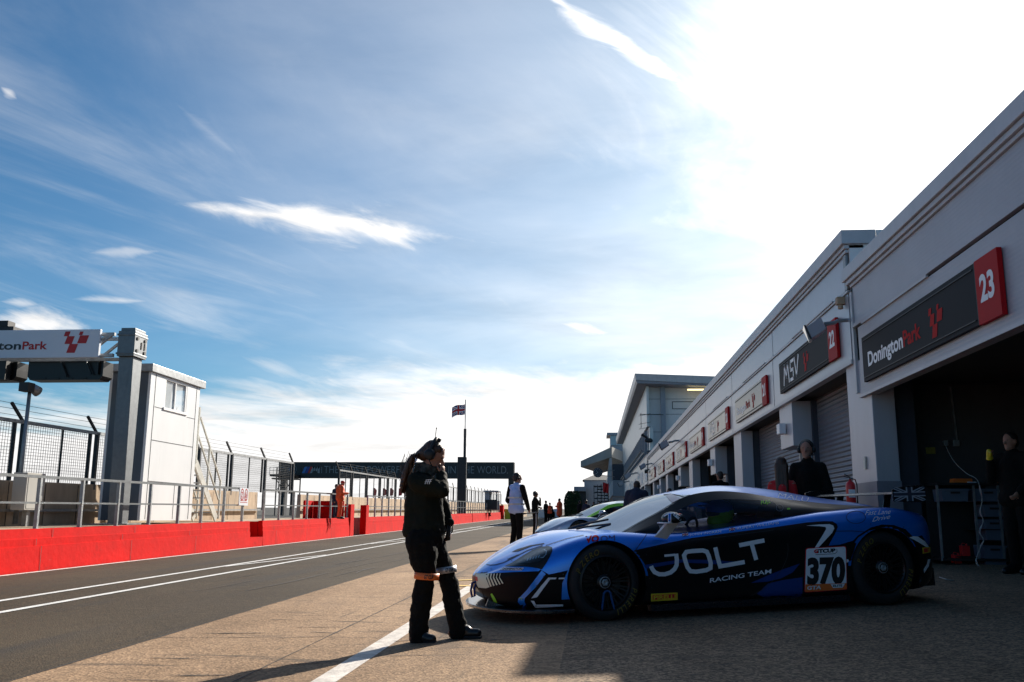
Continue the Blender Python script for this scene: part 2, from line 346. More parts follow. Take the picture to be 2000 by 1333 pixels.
def text_mesh(s, bold=0.0, shear=0.0):
    """flat outline mesh of a string: (verts2d, faces), cap height 1"""
    k = (s, bold, shear)
    if k in _txt: return _txt[k]
    cu_ = bpy.data.curves.new('t', 'FONT'); cu_.body = s; cu_.size = 1.0; cu_.offset = bold; cu_.shear = shear; cu_.resolution_u = 4
    o = bpy.data.objects.new('t', cu_); COL.objects.link(o); me = evaluated_mesh(o)
    vs = [(v.co.x, v.co.y) for v in me.vertices]; fs = [tuple(p.vertices) for p in me.polygons]
    bpy.data.objects.remove(o); bpy.data.curves.remove(cu_); bpy.data.meshes.remove(me)
    if vs:
        x0 = min(v[0] for v in vs); ch = 0.70
        vs = [((v[0] - x0) / ch, v[1] / ch) for v in vs]
    _txt[k] = (vs, fs); return _txt[k]
def put_text(mb, s, origin, ux, uy, nrm, h, width=None, bold=0.0, mi=0, lift=.004, shear=0.0):
    """writes s with its baseline start at origin, along ux, up uy; returns its length"""
    vs, fs = text_mesh(s, bold, shear); o = Vector(origin) + Vector(nrm) * lift; ux, uy = Vector(ux), Vector(uy)
    w = max(v[0] for v in vs); sx = (width / w) if width else h
    mb.add([o + ux * v[0] * sx + uy * v[1] * h for v in vs], fs, mi); return w * sx
def blob(name, parts, m, parent, voxel=.015, smooth=2, disp=0.0, dscale=.12, xf=None):
    """one continuous surface grown round tapered limbs and ellipsoids"""
    mb = MB()
    for p in parts:
        if p[0] == 'c':
            _, a, b, ra, rb = p; a, b = Vector(a), Vector(b)
            mb.tube([a, a.lerp(b, .5), b], [ra, (ra + rb) / 2, rb], 12)
            mb.ell(a, (ra,) * 3, 12, 8); mb.ell(b, (rb,) * 3, 12, 8)
        elif p[0] == 'e': mb.ell(p[1], p[2], 16, 12, rot=(p[3] if len(p) > 3 else None))
    me = bpy.data.meshes.new(name); me.from_pydata([tuple(v) for v in mb.v], [], mb.f); me.materials.append(m)
    o = bpy.data.objects.new(name, me); COL.objects.link(o)
    r = o.modifiers.new('r', 'REMESH'); r.mode = 'VOXEL'; r.voxel_size = voxel; r.use_smooth_shade = True
    if smooth: s_ = o.modifiers.new('s', 'SMOOTH'); s_.iterations = smooth; s_.factor = .6
    if disp:
        tx = bpy.data.textures.new('folds', 'CLOUDS'); tx.noise_scale = dscale; d = o.modifiers.new('d', 'DISPLACE'); d.texture = tx; d.strength = disp; d.mid_level = .5
    me2 = evaluated_mesh(o); o.modifiers.clear(); o.data = me2; bpy.data.meshes.remove(me)
    me2.polygons.foreach_set('use_smooth', [True] * len(me2.polygons))
    if not me2.materials: me2.materials.append(m)
    if parent: o.parent = parent
    return o
def setp(o, parent):                       # geometry given in world coordinates, parented without moving
    o.parent = parent; o.matrix_parent_inverse = mw(parent).inverted(); return o
# ---------------------------------------------------------------- ground
def strip(name, xs, ys, m, lift, kind='structure', label=None):
    mb = MB(); nx, ny = len(xs), len(ys)
    vs = [(x, y, G(x, y) + lift) for y in ys for x in xs]
    fs = [(j * nx + i, j * nx + i + 1, (j + 1) * nx + i + 1, (j + 1) * nx + i) for j in range(ny - 1) for i in range(nx - 1)]
    mb.add(vs, fs); o = mb.build(name, m); tag(o, label, None, None, kind); return o
ASPH = (.052, .050, .046)
MT['ground'] = ground_mat('ground_tarmac', (.06, .06, .055), (.05, .05, .045), (.08, .078, .07), 40, .3, [])
MT['lane'] = ground_mat('pit_lane_asphalt', ASPH, (.040, .027, .014), (.070, .049, .028), 75, .45,
                        [(.5, (1, .5, 1), 0, .45, .7, (.078, .057, .034), .6), (.9, (1.6, .10, 1), 0, .50, .72, (.030, .028, .027), .6), (1.6, (2.5, .05, 1), 0, .6, .75, (.022, .021, .02), .5), (3.0, (1.0, .12, 1), rad(-4), .6, .8, (.03, .03, .03), .4)])
MT['slab'] = ground_mat('apron_concrete', (.29, .185, .105), (.225, .140, .078), (.42, .275, .165), 58, .30,
                        [(1.1, (1.5, .25, 1), rad(12), .54, .74, (.11, .08, .06), .7), (2.6, (.35, 2.0, 1), rad(-18), .57, .74, (.06, .047, .038), .8),
                         (.8, (1, 1, 1), 0, .58, .8, (.16, .115, .09), .5), (5.0, (2.5, .15, 1), rad(4), .62, .78, (.045, .04, .035), .65)])
MT['apron'] = ground_mat('garage_apron_concrete', (.22, .15, .092), (.17, .115, .070), (.30, .205, .13), 60, .55,  # concrete like the slab apron, in a darker tone
                         [(1.3, (.4, 1.6, 1), rad(15), .56, .75, (.09, .065, .045), .6), (4.5, (.3, 2.0, 1), rad(5), .66, .8, (.02, .02, .02), .7)])
far = [-30, 0, 30, 60, 100, 150, 250, 600, 3000]
strip('ground', [-3000, -300, -60, -9.0, -1.6, 6, 60, 300, 3000], far, MT['ground'], -.012)
ysl = [-12, -4, 0, 4, 8, 12, 20, 30, 45, 60, 90, 130, 200, 400]
strip('pit_lane', [-9.02, -7, -5, -3.52], ysl, MT['lane'], 0)
strip('concrete_apron', [-3.52, -2.5, -1.6, -.9, -.22], ysl, MT['slab'], .001)
strip('garage_apron', [-.22, 1, 2.5, 4, 4.62], ysl, MT['apron'], .0015)
strip('garage_floor', [4.62, 6, 14], [-12, 0, 16.3, 60, 120], MT['apron'], .0)
# painted lines, joints
MT['line'] = mat('worn_line_paint', (.72, .71, .68), .65, var=.22, vscale=7, bump=.3, bscale=40)
MT['line_worn'] = mat('dusty_line_paint', (.62, .56, .50), .7, var=.35, vscale=9, bump=.3, bscale=40)
def lane_line(name, x, w, ys=None, m='line', x2=None, y0=-6, y1=200):
    n = 40; mb = MB(); pts = []
    for i in range(n + 1):
        t = i / n; y = y0 + (y1 - y0) * t ** 2; xx = x + (0 if x2 is None else (x2 - x) * t); pts.append((xx, y))
    for i in range(n):
        (xa, ya), (xb, yb) = pts[i], pts[i + 1]
        mb.quad((xa - w / 2, ya, G(xa, ya) + .006), (xa + w / 2, ya, G(xa, ya) + .006), (xb + w / 2, yb, G(xb, yb) + .006), (xb - w / 2, yb, G(xb, yb) + .006))
    return tag(mb.build(name, MT[m]), kind='structure')
lane_line('painted_line', -8.86, .10)
lane_line('painted_line', -6.55, .10)
lane_line('painted_line', -5.84, .10)
lane_line('painted_line', -1.63, .15, m='line_worn')
mb = MB()
for ya, yb in ((16.2, 20.5), (27.0, 31.5), (38, 42.5), (49, 54), (62, 67), (76, 81)):
    a, b = (-6.5, ya), (-5.9, yb); w = .04
    mb.quad((a[0] - w, a[1], G(*a) + .007), (a[0] + w, a[1], G(*a) + .007), (b[0] + w, b[1], G(*b) + .007), (b[0] - w, b[1], G(*b) + .007))
tag(mb.build('painted_tick', MT['line']), kind='structure')
MT['joint'] = mat('joint_bitumen', (.035, .03, .026), .8, var=.4, vscale=20)
mb = MB()
def crack(a, b, w, n=60):
    ps = []
    for i in range(n + 1):
        t = i / n; x = a[0] + (b[0] - a[0]) * t; y = a[1] + (b[1] - a[1]) * t; j = .008 * noise.noise(Vector((x * 5, y * 5, 1))) + .004 * noise.noise(Vector((x * 30, y * 30, 1)))
        ps.append((x + j, y + j, w * (.35 + .9 * abs(noise.noise(Vector((x * 3, y * 3, 5)))))))
    dx, dy = b[0] - a[0], b[1] - a[1]; l = math.hypot(dx, dy); nx, ny = -dy / l, dx / l
    for p, q in zip(ps, ps[1:]):
        mb.add([(p[0] - nx * p[2], p[1] - ny * p[2], G(p[0], p[1]) + .0045), (p[0] + nx * p[2], p[1] + ny * p[2], G(p[0], p[1]) + .0045),
                (q[0] + nx * q[2], q[1] + ny * q[2], G(q[0], q[1]) + .0045), (q[0] - nx * q[2], q[1] - ny * q[2], G(q[0], q[1]) + .0045)], [(0, 1, 2, 3)])
crack((-2.17, 0), (-2.17, 60), .010, 300)
for y in (2.2, 7.5, 12.8, 18.2, 23.5, 29, 34.5, 40, 46):
    crack((-3.5, y - .05), (-2.19, y + .12), .008); crack((-2.15, y + .12), (-.25, y + .22), .008)
crack((-3.5, -4), (-3.53, 80), .012, 300)
tag(mb.build('slab_joint', MT['joint']), kind='structure')
# tyre marks and the yellow painted ring
mb = MB()
MT['rubber_mark'] = mat('rubber_mark', (.045, .036, .03), .8, var=.5, vscale=8)
MT['ring_paint'] = mat('yellow_ring_paint', (.62, .40, .10), .7, var=.35, vscale=12)
tm = MB()
def mark(a, c2, w):
    n_ = 24; L_ = []
    for i in range(n_ + 1):
        f = i / n_; x = a[0] + (c2[0] - a[0]) * f + .03 * sin(f * 5 + a[1]); y = a[1] + (c2[1] - a[1]) * f; k = w * sin(pi * min(1, max(.02, f))) ** .4 * (.7 + .5 * noise.noise(Vector((x * 9, y * 9, 2)))); L_.append((x, y, k))
    dx_, dy_ = c2[0] - a[0], c2[1] - a[1]; l_ = math.hypot(dx_, dy_); nx_, ny_ = -dy_ / l_, dx_ / l_
    for p, q in zip(L_, L_[1:]): tm.add([(p[0] - nx_ * p[2], p[1] - ny_ * p[2], G(p[0], p[1]) + .0052), (p[0] + nx_ * p[2], p[1] + ny_ * p[2], G(p[0], p[1]) + .0052), (q[0] + nx_ * q[2], q[1] + ny_ * q[2], G(q[0], q[1]) + .0052), (q[0] - nx_ * q[2], q[1] - ny_ * q[2], G(q[0], q[1]) + .0052)], [(0, 1, 2, 3)])
rr_ = random.Random(11)
for k in range(26):
    x, y = rr_.uniform(-3.3, -.5), rr_.uniform(5.5, 16); L0 = rr_.uniform(.15, .6); mark((x, y), (x + L0, y + L0 * rr_.uniform(-.1, .5)), rr_.uniform(.006, .022))
for k in range(14):
    x, y = rr_.uniform(.2, 3.6), rr_.uniform(5.2, 7.8); L0 = rr_.uniform(.08, .35); mark((x, y), (x + L0, y + L0 * rr_.uniform(-.1, .3)), rr_.uniform(.004, .012))
for k in range(9):
    x, y = rr_.uniform(-5.4, -3.8), rr_.uniform(9, 22); mark((x, y), (x + rr_.uniform(-.05, .25), y + rr_.uniform(1.5, 4)), rr_.uniform(.01, .03))
tag(tm.build('rubber_mark', MT['rubber_mark']), kind='structure')
n = 48; c = (-1.72, 13.3); vs = []
for i in range(n):
    a = 2 * pi * i / n
    for r in (.30, .42): x, y = c[0] + r * cos(a), c[1] + r * 1.5 * sin(a); vs.append((x, y, G(x, y) + .008))
mb.add(vs, [(2 * i, 2 * i + 1, (2 * i + 3) % (2 * n), (2 * i + 2) % (2 * n)) for i in range(n)])
tag(mb.build('painted_ring', MT['ring_paint']), kind='structure')
# concrete walkway behind the pit wall
mb = MB()
def wall_top(y): return .675 + .0093 * y
for y0, y1 in ((-10, 24.0), (25.07, 34.6), (36.95, 130)):
    mb.hexa([(-11.55, y0, G(-11, y0) - .1), (-9.16, y0, G(-9, y0) - .1), (-9.16, y1, G(-9, y1) - .1), (-11.55, y1, G(-11, y1) - .1)],
            [(-11.55, y0, wall_top(y0) - .03), (-9.16, y0, wall_top(y0) - .03), (-9.16, y1, wall_top(y1) - .03), (-11.55, y1, wall_top(y1) - .03)])
tag(mb.build('pit_wall_walkway', MT['tan']), kind='structure')

# ---------------------------------------------------------------- red pit wall
def red_section(y0, y1, label, joints=True, group='painted pit wall sections'):
    t = thing('pit_wall', label, 'pit wall', (-9.08, (y0 + y1) / 2, G(-9, (y0 + y1) / 2)), group=group)
    mb = MB(); z = lambda y, h: G(-9, y) + h
    n = max(1, int((y1 - y0) / 8))
    for i in range(n):
        a, b = y0 + (y1 - y0) * i / n, y0 + (y1 - y0) * (i + 1) / n
        prof = [(-9.15, -.05), (-8.985, -.05), (-9.0, .40), (-9.013, .402), (-9.013, .52), (-9.022, .524), (-9.03, .675), (-9.15, .675)]
        m_ = len(prof); vs = [(x, a, z(a, h)) for x, h in prof] + [(x, b, z(b, h)) for x, h in prof]
        fs = [(k, (k + 1) % m_, (k + 1) % m_ + m_, k + m_) for k in range(m_)]
        if i == 0: fs.append(tuple(range(m_)))
        if i == n - 1: fs.append(tuple(range(2 * m_ - 1, m_ - 1, -1)))
        mb.add(vs, fs)
    setp(mb.build('wall_body', MT['red_paint']), t)
    jb = MB(); y = y0 + .9
    while y < y1 and y < 75:
        for (h0, h1, off) in ((.404, .518, 0), (.53, .672, .55), (.0, .395, .25)):
            yy = y + off + random.uniform(-.15, .15)
            if yy < y1 - .1:
                xx = -8.985 - (.015 * h1 / .4 if h1 < .4 else .028 if h1 < .52 else .045) + .0165
                jb.quad((xx, yy, z(yy, h0)), (xx, yy + .012, z(yy, h0)), (xx, yy + .012, z(yy, h1)), (xx, yy, z(yy, h1)))
        y += random.uniform(1.8, 3.6)
    if jb.v: setp(jb.build('mortar_joint', MT['joint']), t)
    return t
red_section(-8, 24.02, 'long bright red pit wall section nearest the camera, below the signal gantry')
red_section(24.98, 34.1, 'red pit wall section between the square notch and the tall red posts')
red_section(36.95, 58.0, 'red pit wall section just past the tall red posts')
red_section(58.35, 69.5, 'short red pit wall section by the foot of the flagpole', group='painted pit wall sections')
red_section(69.8, 91.5, 'farthest red pit wall section, ending at the tall red end post')
# notch: low piece and return
def piece(name, label, cat, m, boxes, group=None, base=None):
    b = MB()
    for a, c in boxes: b.box(a, c)
    o = b.build(name, m); 
    return tag(o, label, cat, group)
zg = G(-9, 24.5)
piece('pit_wall', 'low red wall piece filling the lower half of the square notch', 'pit wall', MT['red_paint'],
      [((-9.14, 24.03, zg - .05), (-8.995, 24.97, zg + .25)), ((-9.6, 24.975, zg - .05), (-9.16, 25.06, zg + .66)), ((-9.7, 24.0, zg - .05), (-9.61, 25.06, zg + .64))], 'painted pit wall sections')
zg = G(-9, 35)
for ya, yb, lb in ((34.12, 34.62, 'tall red post on the near side of the fire extinguisher recess in the pit wall'), (36.5, 36.93, 'tall red post on the far side of the fire extinguisher recess in the pit wall')):
    piece('wall_post', lb, 'wall post', MT['red_paint'], [((-9.22, ya, zg - .05), (-8.975, yb, zg + 1.16))])
piece('recess_panel', 'dark red panel closing the back of the recess between the two tall posts', 'panel', MT['red_paint'], [((-10.2, 34.63, zg - .05), (-10.1, 36.9, zg + 1.10))])
piece('kiosk_wall', 'waist high red box wall around the marshal post behind the railings', 'low wall', MT['red_paint'],
      [((-10.35, 33.9, .9), (-9.2, 33.98, 1.60)), ((-10.45, 33.0, .9), (-10.37, 33.98, 1.60))])
def extinguisher(loc, label, s=1.0, group=None):
    t = thing('fire_extinguisher', label, 'fire extinguisher', loc, group=group); t.scale = (s, s, s)
    b = MB(); b.lathe([(.0, .0), (.075, .0), (.083, .015), (.083, .40), (.075, .45), (.045, .485), (.022, .495), (.022, .52), (0, .52)], 20, axis='z'); o = b.build('cylinder', MT['red_vinyl'], t, smooth=True)
    b = MB(); b.box((-.055, -.055, .2), (.055, -.0855, .34)); b.build('label_plate', MT['white_vinyl'], t)
    b = MB(); b.tube([(0, 0, .515), (0, 0, .56)], .014, 8); b.bar((0, 0, .56), (-.10, 0, .62), .02, .012); b.bar((0, 0, .55), (-.11, 0, .57), .02, .012); b.build('valve_handle', MT['black'], t)
    b = MB(); b.tube([(0.02, 0, .54), (.09, 0, .52), (.115, 0, .42), (.11, 0, .15), (.105, 0, .08)], [.011] * 4 + [.018], 8); b.build('hose', MT['rubber'], t, smooth=True)
    return t
extinguisher((-9.35, 35.6, G(-9, 35.6)), 'red extinguisher standing in the recess of the pit wall')
extinguisher((4.40, 16.35, 1.22), 'red fire extinguisher hung on the grey pillar behind the rear wing', .95)

# ---------------------------------------------------------------- pit wall railing (one thing per welded run)
def railing(ys, label, near=True, X=-9.09, hr=.85):
    t = thing('railing', label, 'railing', (X, ys[0], wall_top(ys[0])), group='steel railings on the pit wall')
    for y in ys:
        b = MB(); z = wall_top(y) - .01
        w = .05
        b.box((X - .03, y - w / 2, z), (X + .03, y + w / 2, z + hr - .02))
        b.box((X - .06, y - .06, z), (X + .06, y + .06, z + .012))
        setp(b.build('post', MT['galv_dull']), t)
    for h, r in ((hr, .028), (hr * .5, .02)):
        b = MB(); b.bar((X, ys[0] - .02, wall_top(ys[0]) + h - .01), (X, ys[-1] + .02, wall_top(ys[-1]) + h - .01), r * 2, r * 1.6)
        setp(b.build('rail', MT['galv']), t)
    return t
railing([11.99, 13.30, 14.60, 15.90, 17.18, 18.49, 19.83, 21.05, 22.36, 23.6], 'nearest steel railing run, ending at the stairs of the white cabin')
railing([25.18, 26.45, 27.76, 29.10, 30.45, 31.80, 32.99, 34.0], 'steel railing run in front of the marshals in orange')
railing([37.1 + 1.32 * i for i in range(16)], 'steel railing run just past the tall red posts')
railing([58.5 + 1.33 * i for i in range(25)], 'farthest steel railing run behind the flagpole')

# ---------------------------------------------------------------- debris wall and mesh fence at X = -11.5
def debris_panel(y0, y1, label):
    t = thing('concrete_wall', label, 'wall', (-11.6, (y0 + y1) / 2, 1), group='tan concrete debris wall panels')
    b = MB(); zt = lambda y: 1.53 + .0098 * y
    b.hexa([(-11.75, y0, 0), (-11.55, y0, 0), (-11.55, y1, 0), (-11.75, y1, 0)], [(-11.72, y0, zt(y0)), (-11.58, y0, zt(y0)), (-11.58, y1, zt(y1)), (-11.72, y1, zt(y1))])
    setp(b.build('wall_body', MT['tan']), t)
    b = MB(); y = y0 + .5
    while y < min(y1, 60): b.box((-11.546, y, .8), (-11.540, y + .02, zt(y) - .04)); y += 1.25
    if b.v: setp(b.build('seam', MT['joint']), t)
    b = MB(); b.bar((-11.48, y0, .95 + .0093 * y0), (-11.48, y1, .95 + .0093 * y1), .07, .05); setp(b.build('conduit', MT['galv_dull']), t)
    return t
debris_panel(-8, 31.4, 'tan concrete wall below the mesh fence left of the marshals')
debris_panel(36.2, 130, 'tan concrete wall below the mesh fence right of the marshals')
MT['mesh_wire'] = mat('mesh_wire', (.05, .052, .055), .5, .5)
def fence(ys, label, vwires, group='mesh fence runs', arms=None, minors=True, zb=None, zt=None, gap=.12):
    zt = zt or (lambda y: 2.72 + .0098 * y); zb = zb or (lambda y: 1.53 + .0098 * y); X = -11.62
    t = thing('mesh_fence', label, 'fence', (X, ys[0], zb(ys[0])), group=group)
    for i, y in enumerate(ys):
        b = MB(); b.bar((X, y, zb(y) - .6), (X, y, zt(y)), .085, .085)
        b.bar((X, y, zt(y) - .02), (X - .05, y - .40, zt(y) + .36), .05, .05)
        setp(b.build('fence_post', MT['dark_steel']), t)
    b = MB()
    for a, c in zip(ys, ys[1:]): b.bar((X, a, zt(a)), (X, c, zt(c)), .07, .07)
    setp(b.build('top_rail', MT['galv_dull']), t)
    if minors:
        for a, c in zip(ys, ys[1:]):
            y = (a + c) / 2; b = MB(); b.bar((X, y, zb(y)), (X, y, zt(y)), .035, .035); setp(b.build('stay', MT['dark_steel']), t); b = MB(); b.bar((X, c - gap * 2.5, zb(c)), (X, c - gap * 2.5, zt(c)), .06, .06); setp(b.build('stay', MT['dark_steel']), t)
    b = MB(); r = .004
    for a, c in zip(ys, ys[1:]):
        d = c - gap * 2.5
        nh = 18
        for k in range(1, nh):
            f = k / nh; b.bar((X, a, zb(a) + (zt(a) - zb(a)) * f), (X, d, zb(d) + (zt(d) - zb(d)) * f), r * 1.7, r * 1.7)
        if vwires:
            n = int((d - a) / .085)
            for k in range(1, n): y = a + (d - a) * k / n; b.bar((X, y, zb(y)), (X, y, zt(y)), r * 1.6, r * 1.6)
    setp(b.build('wire_mesh', MT['mesh_wire']), t)
    b = MB()
    for dz, dyy in ((.12, -.13), (.24, -.26), (.35, -.38)):
        b.bar((X - .04, ys[0] + dyy, zt(ys[0]) + dz), (X - .04, ys[-1] + dyy, zt(ys[-1]) + dz), .008, .008)
    setp(b.build('top_wire', MT['mesh_wire']), t)
    return t
fence([12.2, 15.0, 17.9, 20.75, 23.6], 'mesh fence left of the white cabin behind the signal gantry', True)
fence([26.5, 29.0, 32.1, 35.2], 'mesh fence between the cabin stairs and the marshals', True)
fence([41.8, 44.2, 47.2, 50.2, 52.2, 54.3], 'mesh fence in front of the long black banner', False)
fence([57 + 2.9 * i for i in range(22)], 'far mesh fence converging towards the flagpole', False)

# ---------------------------------------------------------------- signal gantry
MT['sign_white'] = mat('white_sign_face', (.62, .66, .74), .45, var=.04, vscale=1)
t = thing('signal_gantry', 'galvanised start signal gantry on a square steel column left of the white cabin', 'gantry', (-9.75, 18.35, .88))
b = MB()
cl, cr = atY(232, 700, 18.2).x, atY(260, 700, 18.2).x; bl, br = atY(209, 1020, 18.2).x, atY(238, 1020, 18.2).x
def yy_(x, px, py): d = ray(px, py); return x * d.y / d.x
ty, by = yy_(cr, 278, 700), yy_(br, 250, 1020)
b.hexa([(bl, 18.2, .85), (br, 18.2, .85), (br, by, .85), (bl, by, .85)], [(cl, 18.2, 4.3), (cr, 18.2, 4.3), (cr, ty, 4.3), (cl, ty, 4.3)])
setp(b.build('column', MT['galv'], bevel=.01), t)
hl_, hr_ = atY(229, 680, 18.12).x, atY(262, 680, 18.12).x; hy = yy_(hr_, 287, 680)
b = MB(); b.box((hl_, 18.12, 4.3), (hr_, hy, 4.84)); b.box((hl_ + .03, 18.16, 4.842), (hr_ - .03, hy - .04, 4.91)); b.box((hl_ - .02, 18.10, 4.34), (hr_ + .006, hy + .02, 4.38)); b.box((hl_ - .02, 18.10, 4.74), (hr_ + .006, hy + .02, 4.78))
setp(b.build('column_head', MT['galv'], bevel=.008), t)
b = MB()
for y in (18.2, hy - .14):
    for z in (4.40, 4.66): b.box((hr_ + .007, y, z), (hr_ + .02, y + .07, z + .06))
for y in (18.40, 18.54): b.box((hr_ + .007, y, 4.49), (hr_ + .014, y + .04, 4.64))
setp(b.build('bolt_plate', MT['black']), t)
b = MB()
for z in (4.33, 4.78):
    for y in (18.2, 18.7): b.bar((-16, y, z), (-10.0, y, z), .07, .07)
x = -10.05; k = 0
while x > -16:
    for y in (18.2, 18.7): b.bar((x, y, 4.33 if k % 2 else 4.78), (x - .55, y, 4.78 if k % 2 else 4.33), .05, .05)
    b.bar((x, 18.2, 4.78), (x - .55, 18.7, 4.78), .04, .04); x -= .55; k += 1
setp(b.build('truss', MT['galv_dull']), t)
b = MB(); b.bar((-9.72, 18.15, .86), (-9.72, 18.75, .86), .7, .02); setp(b.build('base_plate', MT['galv_dull']), t)
for (xa, xb) in ((-11.95, -10.28), (-13.9, -12.2)):
    b = MB(); b.prism([(xa, 4.24), (xb, 4.24), (xb, 3.92), (xb - .08, 3.84), (xa + .06, 3.84), (xa, 3.92)], 18.35, 18.75)
    for q in range(4): b.box((xa + .3 + q * .3, 18.33, 3.86), (xa + .42 + q * .3, 18.349, 3.885))
    b.bar((xb - .1, 18.30, 4.22), (xb - .1, 18.30, 3.95), .05, .03); b.bar((xb - .35, 18.28, 4.22), (xb - .22, 18.28, 3.95), .04, .03); b.bar((xa + .75, 18.3, 4.2), (xa + .9, 18.3, 3.9), .03, .03)
    setp(b.build('light_housing', MT['gloss_black']), t)
b = MB(); b.box((-14, 18.12, 3.82), (-12.3, 18.3, 4.22)); b.box((-12.9, 18.2, 4.86), (-12.28, 18.6, 4.98)); b.box((-12.95, 18.25, 5.0), (-12.45, 18.5, 5.12)); setp(b.build('camera_box', MT['black']), t)
# the circuit board hanging on it
def checker(mb, o, ux, uy, nrm, s, mi, skew=.18, vertical=False):
    """five leaning red squares, stepped like a winding flag; s = unit"""
    o, ux, uy, nrm = map(Vector, (o, ux, uy, nrm)); o = o + nrm * .0045
    for (x, y, w, h) in ((0.0, 2.15, .68, .62), (.50, 1.15, .98, 1.0), (1.20, 0, 1.12, 1.15), (2.15, 1.22, 1.20, 1.02), (1.95, 2.28, .46, .46)):
        P = lambda a, c: o + (ux * (a + skew * c * 1.7) + uy * c) * s
        mb.quad(P(x, y), P(x + w, y), P(x + w, y + h), P(x, y + h), mi)
t = thing('circuit_sign', 'white board with dark and red circuit lettering hung on the signal gantry', 'sign', (-12, 18.05, 4.5))
b = MB(); b.box((-16.2, 18.03, 4.26), (-10.24, 18.11, 4.86)); setp(b.build('board', MT['sign_white'], bevel=.006), t)
MT['ink'] = mat('dark_ink', (.018, .025, .03), .5); MT['sign_red'] = mat('sign_red', (.42, .010, .012), .5)
b = MB(); L = put_text(b, 'Donington', (-13.55, 18.03, 4.445), (1, 0, 0), (0, 0, 1), (0, -1, 0), .165, 1.60, bold=.025, mi=0); put_text(b, 'Park', (-11.92, 18.03, 4.445), (1, 0, 0), (0, 0, 1), (0, -1, 0), .165, .55, bold=.025, mi=1)
checker(b, (-11.14, 18.03, 4.36), (1, 0, 0), (0, 0, 1), (0, -1, 0), .165, 1)
setp(b.build('lettering', [MT['ink'], MT['sign_red']], fix=False), t)

# ---------------------------------------------------------------- white timekeeping cabin
t = thing('control_cabin', 'tall white clad cabin with windows at the top beside the gantry column', 'cabin', (-10.4, 21, .94))
x0, x1, y0, y1, zb, zt_ = -10.86, -9.9, 19.72, 22.35, .92, 4.22
def wall_with_window(mb, axis, c, a0, a1, z0, z1, w0, w1, wz0, wz1, th):
    def bx(p, q, za, zc):
        if axis == 'x': mb.box((min(c, c + th), p, za), (max(c, c + th), q, zc))
        else: mb.box((p, min(c, c + th), za), (q, max(c, c + th), zc))
    bx(a0, w0, z0, z1); bx(w1, a1, z0, z1); bx(w0, w1, z0, wz0); bx(w0, w1, wz1, z1)
b = MB()
wall_with_window(b, 'x', x1, y0, y1, zb, zt_, 20.45, 21.62, 3.50, 4.15, -.06)
wall_with_window(b, 'x', x0, y0 + .002, y1 - .002, zb, zt_, 20.3, 21.8, 3.45, 4.12, .06)
wall_with_window(b, 'y', y1, x0 + .061, x1 - .061, zb, zt_, -10.62, -10.12, 3.3, 4.15, -.06)
setp(b.build('wall', MT['cladding']), t)
b = MB(); wall_with_window(b, 'y', y0, x0 + .061, x1 - .061, zb, zt_, -10.66, -10.20, 3.45, 4.15, .06); o = setp(b.build('wall', mat('dark_end_cladding', (.085, .105, .13), .5, var=.1, vscale=2)), t); o['label'] = 'dark end wall of the cabin'  # near end wall coloured darker than the other cabin walls
b = MB(); b.hexa([(-10.95, 19.64, 4.22), (-9.84, 19.64, 4.22), (-9.84, 22.55, 4.22), (-10.95, 22.55, 4.22)], [(-10.95, 19.64, 4.40), (-9.84, 19.64, 4.40), (-9.84, 22.55, 4.40), (-10.95, 22.55, 4.40)])
setp(b.build('roof', MT['galv_dull'], bevel=.01), t)
for a, c in ((20.45, 21.0), (21.04, 21.62)):
    b = MB(); b.box((-9.955, a, 3.5), (-9.945, c, 4.15)); setp(b.build('pane', mat('cabin_glass', (.8, .86, .9), .03, alpha=.35, spec=.8)), t)
b = MB(); b.box((-9.97, 21.0, 3.5), (-9.91, 21.04, 4.15)); b.box((-9.93, 20.40, 3.44), (-9.87, 21.67, 3.497)); b.box((-9.94, 21.56, 3.5), (-9.905, 21.62, 4.15)); b.box((-9.94, 20.45, 3.5), (-9.905, 20.50, 4.15)); setp(b.build('window_frame', MT['white_paint']), t)
b = MB()
for (ya, yb, za, zc) in ((20.0, 20.4, 3.455, 3.465), (21.7, 22.15, 3.4, 3.41), (19.95, 22.15, 2.70, 2.712), (19.95, 22.15, 1.78, 1.792), (22.15, 22.162, .95, 4.2), (19.95, 19.962, .95, 4.2), (21.3, 21.31, .95, 1.78)):
    b.box((-9.9, ya, za), (-9.894, yb, zc))
setp(b.build('panel_seam', MT['dark_steel']), t)
# stairs on the far end
t = thing('steel_stairs', 'pale steel staircase descending from the far end of the white cabin', 'stairs', (-10, 23.5, .95), group=None)
MT['stair_paint'] = mat('pale_stair_paint', (.52, .51, .46), .55, var=.15, vscale=5)
for X in (-9.95, -10.55):
    b = MB(); b.bar((X, 22.5, 2.35), (X, 24.0, .95), .035, .20); setp(b.build('stringer', MT['stair_paint']), t)
    b = MB()
    for (ya, za, yb, zc) in ((22.6, 3.5, 24.15, 1.95), (22.55, 3.02, 24.1, 1.45)): b.bar((X, ya, za), (X, yb, zc), .04, .04)
    b.bar((X, 24.15, 1.95), (X, 24.15, .95), .045, .045); b.bar((X, 22.5, 2.35), (X, 22.52, 3.75), .045, .045); b.bar((X, 23.3, 1.65), (X, 23.3, 2.8), .045, .045)
    setp(b.build('handrail', MT['stair_paint']), t)
for i in range(7):
    y = 22.62 + .2 * i; z = 2.22 - .187 * i; b = MB(); b.box((-10.53, y, z), (-9.97, y + .2, z + .03)); setp(b.build('step', MT['galv_dull']), t)
